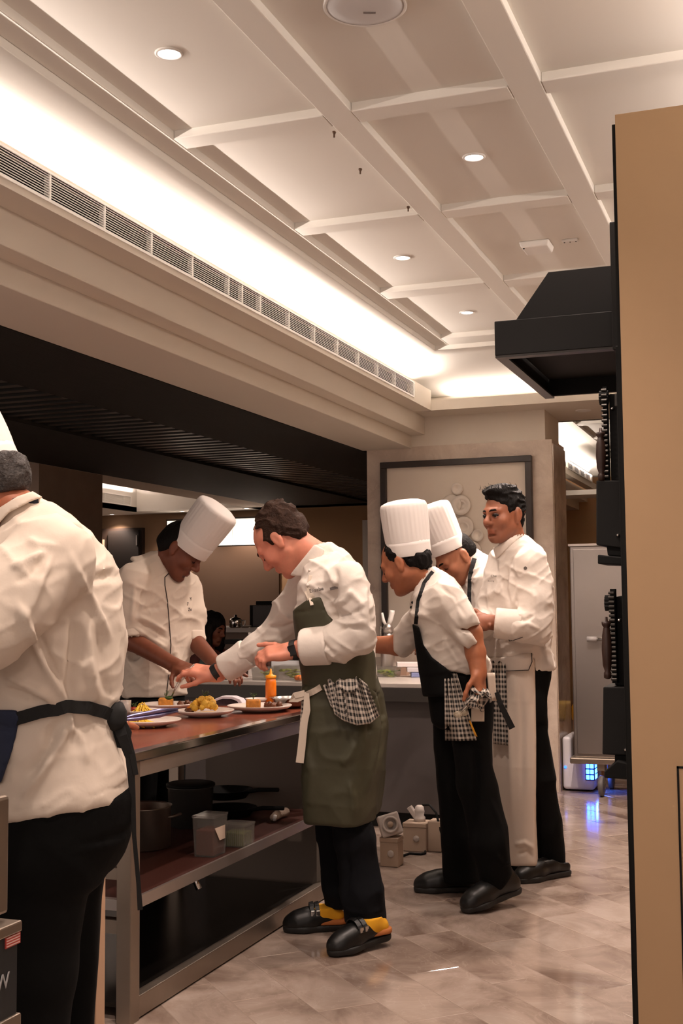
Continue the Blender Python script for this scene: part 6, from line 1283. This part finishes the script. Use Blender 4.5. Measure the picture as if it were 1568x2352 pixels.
# ================================================================== COOK ACROSS THE TABLE, TALL HAT
D2 = 5.62
def J2(x, y, dd=0.): return PD(x, y, D2+dd)
f2 = cv(.72, -.69, 0); l2 = np.cross((0, 0, 1), f2)
p2 = empty('person', (J2(350, 1600)[0], J2(350, 1600)[1], 0), 'cook in tall white hat and piped jacket working behind the prep table', 'person')
M_sk2 = skin_mat('skin_deep', (112, 62, 42)); hd2 = Head(J2(415, 1266, -.02), cv(.80, -.14, -.58), cv(.58, -.02, .81), 1.05)
to2 = [(J2(352, 1640, .02), .125, .155), (J2(355, 1560, .02), .125, .155), (J2(358, 1480, .02), .128, .160), (J2(362, 1400, .02), .128, .175), (J2(364, 1345, .02), .115, .185), (J2(366, 1305, .02), .085, .150), (J2(374, 1284, .02), .06, .085)]
shR, elR, wrR = J2(306, 1335, -.12), J2(300, 1470, -.12), J2(408, 1532, -.30); shL, elL, wrL = J2(425, 1350, .14), J2(440, 1465, .10), J2(500, 1530, -.08)
B = Field(*bbox([shL, elL, wrL, shR, elR, wrR, hd2.c, J2(350, 1640), J2(450, 1550, -.4), J2(540, 1545, -.1)], .13), .0078, .0038, [(hd2.c-.15, hd2.c+.15), bbox([wrR, J2(445, 1545, -.4)], .06)])
hd2.add(B); B.cap(hd2.w(-.035, 0, -.045), J2(372, 1302, .02), .054, .06, .03); B.loft([(c, a*.75, b*.75) for c, a, b in to2[:-2]], f2, l2); B.chain([shR, elR, wrR], [.05, .046, .031]); B.chain([shL, elL, wrL], [.05, .045, .031])
hand(B, wrR, J2(440, 1542, -.40)-wrR, cv(.3, .2, -.9), 1, curl=(.5, .55, .6, .6)); hand(B, wrL, J2(535, 1545, -.15)-wrL, cv(0, .2, -1), -1)
VQ = B.mesh(2); body2 = mesh_obj('body', VQ, M_sk2, p2, hd2.tint(VQ[0], .15)); hd2.brows(body2, M_hairb)
H = Field(*bbox([hd2.c], .2), .0048); H.ell(hd2.w(-.020, 0, .040), np.array([.099, .081, .088])*1.05, hd2.R, .01); H.ell(hd2.w(-.062, 0, -.005), np.array([.060, .068, .062])*1.05, hd2.R, .02)
H.outline([(370, 1190), (440, 1180), (500, 1250), (480, 1285), (440, 1272), (424, 1270), (418, 1284), (412, 1278), (410, 1262), (398, 1256), (388, 1262), (366, 1274), (358, 1240)], .005); mesh_obj('hair', H.mesh(1), M_hairb, body2)
hb = J2(433, 1260, -.02); up = nrm(J2(510, 1158, -.05)-hb); toque(hb, up, hd2.R[0], .240, .0955, .106, p2, 5)
JK = Field(*pbox(255, 470, 1270, 1620, D2-.36, D2+.36), .0062); JK.loft(to2, f2, l2); JK.chain([shR, J2(298, 1400, -.13), J2(297, 1448, -.125)], [.080, .072, .068], .03); JK.chain([shL, J2(437, 1410, .13), J2(440, 1468, .10)], [.078, .068, .062], .03)
JK.cap(J2(368, 1312, .02), J2(384, 1276, .01), .080, .064, .02); JK.cap(hd2.w(-.03, 0, -.03), J2(370, 1308, .02), .053, .06, .006, 's'); JK.plane((0, 0, -1), J2(350, 1603, -.1)); JK.cap(J2(299, 1462, -.125), J2(300, 1490, -.12), .060, .06, .004, 's')
V, Q = JK.mesh(2); V = cloth(V, Q, 81)
V = folds(V, Q, [([(318, 1415), (350, 1430), (385, 1452)], .012, 5), ([(312, 1425), (350, 1445), (388, 1470)], -.012, 4), ([(308, 1440), (345, 1465), (385, 1490)], .010, 5), ([(330, 1350), (325, 1385), (312, 1420)], -.010, 5), ([(310, 1340), (305, 1390), (300, 1430)], .008, 6), ([(325, 1400), (350, 1395), (370, 1400)], -.007, 6)])
jk2 = mesh_obj('chef_jacket', (V, Q), M_jack2, p2); S2 = Surf((V, Q))
C = Field(*bbox([J2(380, 1290, 0)], .16), .0045); C.loft([(J2(366, 1312, .02), .082, .090), (J2(382, 1278, .01), .070, .074)], f2, l2); C.cap(J2(364, 1318, .02), hd2.w(-.03, 0, -.02), .064, .062, .003, 's'); C.outline([(352, 1272), (366, 1284), (388, 1312), (404, 1318), (420, 1326), (440, 1340), (430, 1352), (380, 1340), (345, 1300)], .004); mesh_obj('collar', C.mesh(1), M_jack2, jk2)
P = S2.path([(388, 1316), (378, 1326), (378, 1345), (384, 1380), (388, 1430), (392, 1480), (388, 1540), (382, 1596)], .002, 5)
if len(P) > 2: MB().tube(P, .0022, 6).build('piping', M_pipe, jk2)
for (x, y, s_) in ((440, 1376, 'Y'), (433, 1388, '7'), (438, 1400, 'Zo')):
    h = S2.hit(x-3, y, .003)
    if h is not None: text('embroidery', s_, h, cv(.6, .8, .1), (0, 0, 1), .022, M_pipe, jk2)
cuff(J2(297, 1440, -.125), J2(299, 1458, -.125), .071, .072, jk2, M_jack2, .058); cuff(J2(440, 1455, .105), J2(443, 1476, .09), .064, .064, jk2, M_jack2, .050)
T = Field(*pbox(270, 440, 1580, 2050, D2-.3, D2+.35), .010); T.loft([(J2(350, 1600, .02), .125, .155), (J2(352, 1720, .02), .12, .155)], f2, l2); z = J2(352, 1720, .02)
for s in (-1, 1): T.chain([z+l2*.08*s, np.array([*(z+l2*.09*s)[:2], .10])], [.09, .07], .03)
mesh_obj('trousers', T.mesh(1), M_trou, p2)
for s in (-1, 1): q = z+l2*.09*s; q[2] = 0; shoe(q-f2*.07, q+f2*.20, p2, 'clog')

# ================================================================== FRONT COOK, SEEN FROM BEHIND
D1 = 2.75
def J1(x, y, dd=0.): return PD(x, y, D1+dd)
f1 = cv(-.95, .30, 0); l1 = np.cross((0, 0, 1), f1)
p1 = empty('person', (J1(140, 1700)[0], J1(140, 1700)[1], 0), 'broad-backed cook in cream jacket with dark apron tie, seen from behind', 'person')
M_sk1 = skin_mat('skin_warm_brown', (158, 92, 62)); hd1 = Head(J1(-54, 1108, .06), cv(-.90, .26, -.33), cv(-.32, .10, .92), .98)
to1 = [(J1(162, 1880, .05), .150, .195), (J1(160, 1800, .05), .148, .195), (J1(146, 1710, .05), .134, .185), (J1(140, 1640, .05), .122, .175), (J1(146, 1560, .05), .136, .190), (J1(150, 1450, .05), .138, .205), (J1(146, 1340, .05), .134, .220), (J1(118, 1255, .05), .110, .205), (J1(84, 1200, .05), .085, .14)]
shL, elL, wrL = J1(112, 1285, -.15), J1(-30, 1440, -.26), J1(-190, 1560, -.05); shR, elR, wrR = J1(150, 1380, .17), J1(120, 1450, .40), J1(230, 1640, .95)
wrR = J1(232, 1662, 1.02); elR = J1(130, 1560, .62)
B = Field(*bbox([shL, elL, wrL, shR, elR, wrR, hd1.c, J1(150, 1900), J1(260, 1660, 1.15), J1(-260, 1570, 0)], .13), .0085, .0042, [(hd1.c-.14, hd1.c+.14), bbox([wrR, J1(265, 1660, 1.2)], .06)])
hd1.add(B); B.cap(hd1.w(-.035, 0, -.045), J1(72, 1205, .05), .056, .058, .03); B.loft([(c, a*.75, b*.75) for c, a, b in to1[:-2]], f1, l1); B.chain([shL, elL, wrL], [.055, .046, .032]); B.chain([shR, J1(140, 1480, .36), elR, wrR], [.055, .05, .046, .032])
hand(B, wrL, cv(-1, .3, -.2), cv(0, .2, -1), -1); hand(B, wrR, J1(262, 1655, 1.30)-wrR, cv(.2, .2, -1), 1, curl=(.8, .8, .8, .8))
VQ = B.mesh(2); body1 = mesh_obj('body', VQ, M_sk1, p1, hd1.tint(VQ[0])); hd1.brows(body1, M_hairb)
M_hairg = mat('greying_hair', (46, 40, 37), .6, noise=.5, nscale=120, bump=.6, bscale=160)
H = Field(*bbox([hd1.c], .19), .0048); H.ell(hd1.w(-.022, 0, .040), np.array([.104, .085, .091]), hd1.R, .01); H.ell(hd1.w(-.068, 0, -.010), np.array([.066, .070, .066]), hd1.R, .02)
H.outline([(-140, 1060), (-40, 1040), (30, 1036), (60, 1050), (70, 1082), (73, 1118), (62, 1128), (30, 1122), (0, 1132), (-20, 1100), (-60, 1120), (-100, 1090)], .005); V, Q = H.mesh(1); V = creases(V, Q, .006, (50, 50, 50), 7, it=0); mesh_obj('hair', (V, Q), M_hairg, body1)
hb = J1(-60, 1096, .06); up = nrm(J1(-98, 1004, .06)-hb); toque(hb, up, hd1.R[0], .17, .113, .106, p1, 2)
JK = Field(*pbox(-80, 330, 1120, 1910, D1-.38, D1+.50), .0062); JK.loft(to1, f1, l1); JK.chain([shL, J1(30, 1370, -.22), elL, J1(-100, 1490, -.2)], [.098, .088, .080, .07], .04); JK.chain([shR, J1(140, 1480, .36), elR], [.092, .080, .07], .04); JK.cap(J1(100, 1225, .05), J1(62, 1160, .055), .11, .072, .03)
JK.cap(hd1.w(-.03, 0, -.03), J1(80, 1198, .05), .055, .064, .006, 's'); JK.outline([(-300, 1000), (400, 1000), (400, 1821), (304, 1838), (160, 1868), (25, 1888), (-300, 1930)], .005)
JK.outline([(-200, 1180), (0, 1160), (55, 1134), (90, 1138), (150, 1178), (210, 1228), (255, 1275), (275, 1325), (282, 1400), (288, 1470), (285, 1560), (275, 1610), (258, 1640), (266, 1690), (284, 1750), (304, 1830), (304, 1845), (160, 1905), (-200, 1920)], .022)
V, Q = JK.mesh(2); V = cloth(V, Q, 91, .7)
V = folds(V, Q, [([(155, 1260), (190, 1340), (230, 1420), (255, 1480)], .011, 9), ([(120, 1270), (85, 1350), (60, 1420)], .012, 10), ([(60, 1235), (90, 1250), (140, 1255)], .005, 8), ([(20, 1310), (60, 1290), (110, 1265)], .012, 9), ([(30, 1340), (70, 1320), (100, 1290)], -.006, 9), ([(40, 1380), (60, 1430), (110, 1540), (160, 1620)], .014, 10), ([(75, 1430), (110, 1510), (150, 1590)], -.012, 9), ([(170, 1400), (168, 1480), (160, 1560), (162, 1620)], -.014, 12), ([(195, 1420), (205, 1520), (225, 1620)], .012, 10), ([(225, 1440), (235, 1540), (250, 1620)], -.008, 9), ([(5, 1545), (60, 1570), (130, 1615)], .012, 9), ([(0, 1580), (60, 1600), (110, 1620)], -.012, 8), ([(158, 1640), (140, 1700), (90, 1780), (45, 1840)], .013, 11), ([(130, 1665), (110, 1730), (60, 1790)], -.012, 12), ([(165, 1660), (190, 1710), (200, 1760)], .008, 9), ([(160, 1635), (162, 1660), (162, 1690)], .012, 5)])
jk1 = mesh_obj('chef_jacket', (V, Q), M_jack2, p1); S1 = Surf((V, Q))
C = Field(*bbox([J1(60, 1165, .05)], .17), .0045); C.loft([(J1(84, 1200, .05), .092, .115), (J1(52, 1148, .055), .076, .088)], f1, l1); C.cap(J1(100, 1225, .05), hd1.w(-.03, 0, -.01), .070, .068, .003, 's'); C.outline([(-100, 1210), (0, 1165), (40, 1140), (75, 1128), (98, 1142), (70, 1152), (20, 1178), (0, 1200), (-100, 1260)], .004); mesh_obj('collar', C.mesh(1), M_jack2, jk1)
M_navy1 = mat('navy_tape', (34, 38, 52), .8); P = S1.path([(18, 1166), (40, 1155), (65, 1150), (88, 1152)], .004, 5)
if len(P) > 2: ribbon('neck_strap', P, .020, M_navy1, jk1)
P = S1.path([(2, 1672), (40, 1650), (90, 1634), (150, 1622), (200, 1624), (235, 1634), (254, 1642)], .006, 6)
if len(P) > 2: ribbon('waist_tie', P, .028, M_strap, jk1)
k = S1.hit(254, 1646, .012); b = MB(); blob(b, k, (.024, .03, .034), 3, 12, 10, .12); b.build('tie_knot', M_strap, jk1, smooth=True)
kd = np.dot(k-CAM, CF)-D1; ribbon('tie_loop', [k, J1(272, 1655, kd), J1(288, 1685, kd), J1(285, 1712, kd), J1(268, 1705, kd), J1(258, 1670, kd), k], .030, M_strap, jk1)
ribbon('tie_end', [k, J1(280, 1690, kd-.01), J1(298, 1740, kd), J1(304, 1820, kd), J1(308, 1920, kd), J1(318, 2030, kd), J1(322, 2090, kd)], [.028, .024, .020, .014, .010, .010, .012], M_strap, jk1)
ribbon('tie_end', [k, J1(290, 1690, kd), J1(304, 1735, kd), J1(312, 1780, kd)], [.026, .018, .014, .012], M_strap, jk1)
A = Field(*pbox(-120, 70, 1600, 1830, D1-.25, D1+.35), .0062); A.loft(to1, f1, l1, infl=.012); A.outline([(-150, 1630), (38, 1630), (46, 1650), (30, 1720), (2, 1800), (-150, 1830)], .005); mesh_obj('apron', A.mesh(1), mat('navy_apron', (30, 38, 62), .8), p1)
T = Field(*pbox(-60, 330, 1780, 2560, D1-.35, D1+.45), .0085); T.loft([(J1(165, 1820, .05), .146, .19), (J1(168, 1890, .05), .140, .19), (J1(150, 1990, .05), .11, .18)], f1, l1); zA = J1(140, 1960, .05)
ank = J1(130, 2500, .05)
for s in (-1, 1): T.chain([zA+l1*.085*s, J1(128, 2200, .05)+l1*.10*s, np.array([*(J1(120, 2200, .05)+l1*.11*s)[:2], .08])], [.115, .096, .075], .03)
T.outline([(-60, 1780), (298, 1800), (308, 1835), (303, 1900), (285, 1955), (262, 1990), (240, 2006), (232, 2060), (226, 2200), (215, 2352), (205, 2600), (-60, 2600)], .02)
V, Q = T.mesh(2); V = creases(V, Q, .008, (5, 5, 4), 95); mesh_obj('trousers', (V, Q), M_trou, p1)
for s in (-1, 1): q = J1(120, 2200, .05)+l1*.11*s; q[2] = 0; shoe(q-f1*.08, q+f1*.20, p1, 'clog')

# ================================================================== SEATED WOMAN IN THE DINING ROOM
D7 = 8.75
def J7(x, y, dd=0.): return PD(x, y, D7+dd)
f7 = cv(.8, -.6, 0); l7 = np.cross((0, 0, 1), f7); q = J7(470, 1560)
p7 = empty('person', (q[0], q[1], 0), 'woman with long black hair seated in the dining room behind the pass', 'person')
hd7 = Head(J7(488, 1446, 0), cv(.84, -.5, -.2), cv(.15, 0, 1), .95); M_sk7 = skin_mat('skin_dark_brown', (118, 70, 52))  # one even dark brown skin tone
to7 = [(J7(474, 1640, .0), .12, .16), (J7(474, 1580, 0), .105, .15), (J7(474, 1525, 0), .10, .17), (J7(476, 1498, 0), .07, .13)]
B = Field(*pbox(400, 580, 1390, 1700, D7-.5, D7+.4), .010, .0055, [(hd7.c-.14, hd7.c+.14)]); hd7.add(B); B.cap(hd7.w(-.03, 0, -.05), J7(476, 1500, 0), .045, .05, .03); B.loft([(c, a*.85, b*.85) for c, a, b in to7], f7, l7)
for s in (-1, 1): e = J7(474, 1560, 0)+l7*.2*s; B.chain([J7(476, 1508, 0)+l7*.15*s, e, e+f7*.24+np.array([0, 0, .02])], [.045, .038, .028]); hand(B, e+f7*.24+np.array([0, 0, .02]), f7, (0, 0, -1), -s, sc=.9)
hp = J7(474, 1640, 0)
for s in (-1, 1): B.chain([hp+l7*.08*s, hp+l7*.09*s+f7*.40, np.array([*(hp+l7*.09*s+f7*.42)[:2], .08])], [.085, .06, .04])
VQ = B.mesh(1); body7 = mesh_obj('body', VQ, M_sk7, p7, hd7.tint(VQ[0])); hd7.brows(body7, M_hairb, eyes=0.)
H = Field(*pbox(420, 540, 1390, 1560, D7-.3, D7+.3), .0065); H.ell(hd7.w(-.022, 0, .040), np.array([.105, .088, .095]), hd7.R, .01); H.chain([hd7.w(-.06, 0, .0), hd7.w(-.075, .0, -.12), hd7.w(-.07, 0, -.24)], [.085, .085, .06], .03)
for s in (-1, 1): H.chain([hd7.w(.02, .078*s, .02), hd7.w(.03, .085*s, -.10), hd7.w(.04, .08*s, -.24)], [.03, .035, .025], .03)
V, Q = H.mesh(1); V = creases(V, Q, .010, (26, 26, 5), 7); mesh_obj('hair', (V, Q), M_hairb, body7)
K = Field(*pbox(400, 580, 1470, 1700, D7-.4, D7+.4), .009); K.loft(to7, f7, l7)
for s in (-1, 1): e = J7(474, 1560, 0)+l7*.2*s; K.chain([J7(476, 1508, 0)+l7*.15*s, e], [.058, .05])
V, Q = K.mesh(1); V = creases(V, Q, .008, (10, 10, 10), 5); mesh_obj('blouse', (V, Q), mat('dark_red_blouse', (78, 34, 30), .8, noise=.5, nscale=14), p7)
K = Field(*pbox(420, 540, 1480, 1560, D7-.3, D7+.3), .008); K.loft(to7, f7, l7, infl=.010); K.outline([(440, 1480), (484, 1480), (484, 1520), (470, 1540), (440, 1530)], .005); mesh_obj('shawl', K.mesh(1), mat('teal_shawl', (60, 82, 84), .8), p7)
K = Field(*pbox(380, 600, 1600, 1900, D7-.6, D7+.5), .012)
for s in (-1, 1): K.chain([hp+l7*.08*s, hp+l7*.09*s+f7*.40, np.array([*(hp+l7*.09*s+f7*.42)[:2], .14])], [.095, .07, .06])
mesh_obj('trousers', K.mesh(1), M_trou, p7)
zs = hp[2]-.11; ch = empty('dining_chair', (hp[0], hp[1], 0), 'dark wooden dining chair under the seated woman', 'chair'); u = f7; v = l7
MB().obox(np.array([*hp[:2], zs-.02])+u*.08, u, v, (0, 0, 1), .22, .22, .02).build('seat', M_frame, ch, bevel=.008); MB().obox(np.array([*hp[:2], zs+.27])-u*.17, u, v, (0, 0, 1), .012, .21, .20).build('backrest', M_frame, ch, bevel=.006)
for i in (-1, 1):
    for j in (-1, 1): c = np.array([*hp[:2], 0])+u*(.08+.19*i)+v*.19*j; MB().obox(c+(0, 0, (zs-.04)/2), u, v, (0, 0, 1), .018, .018, (zs-.04)/2).build('leg', M_frame, ch)
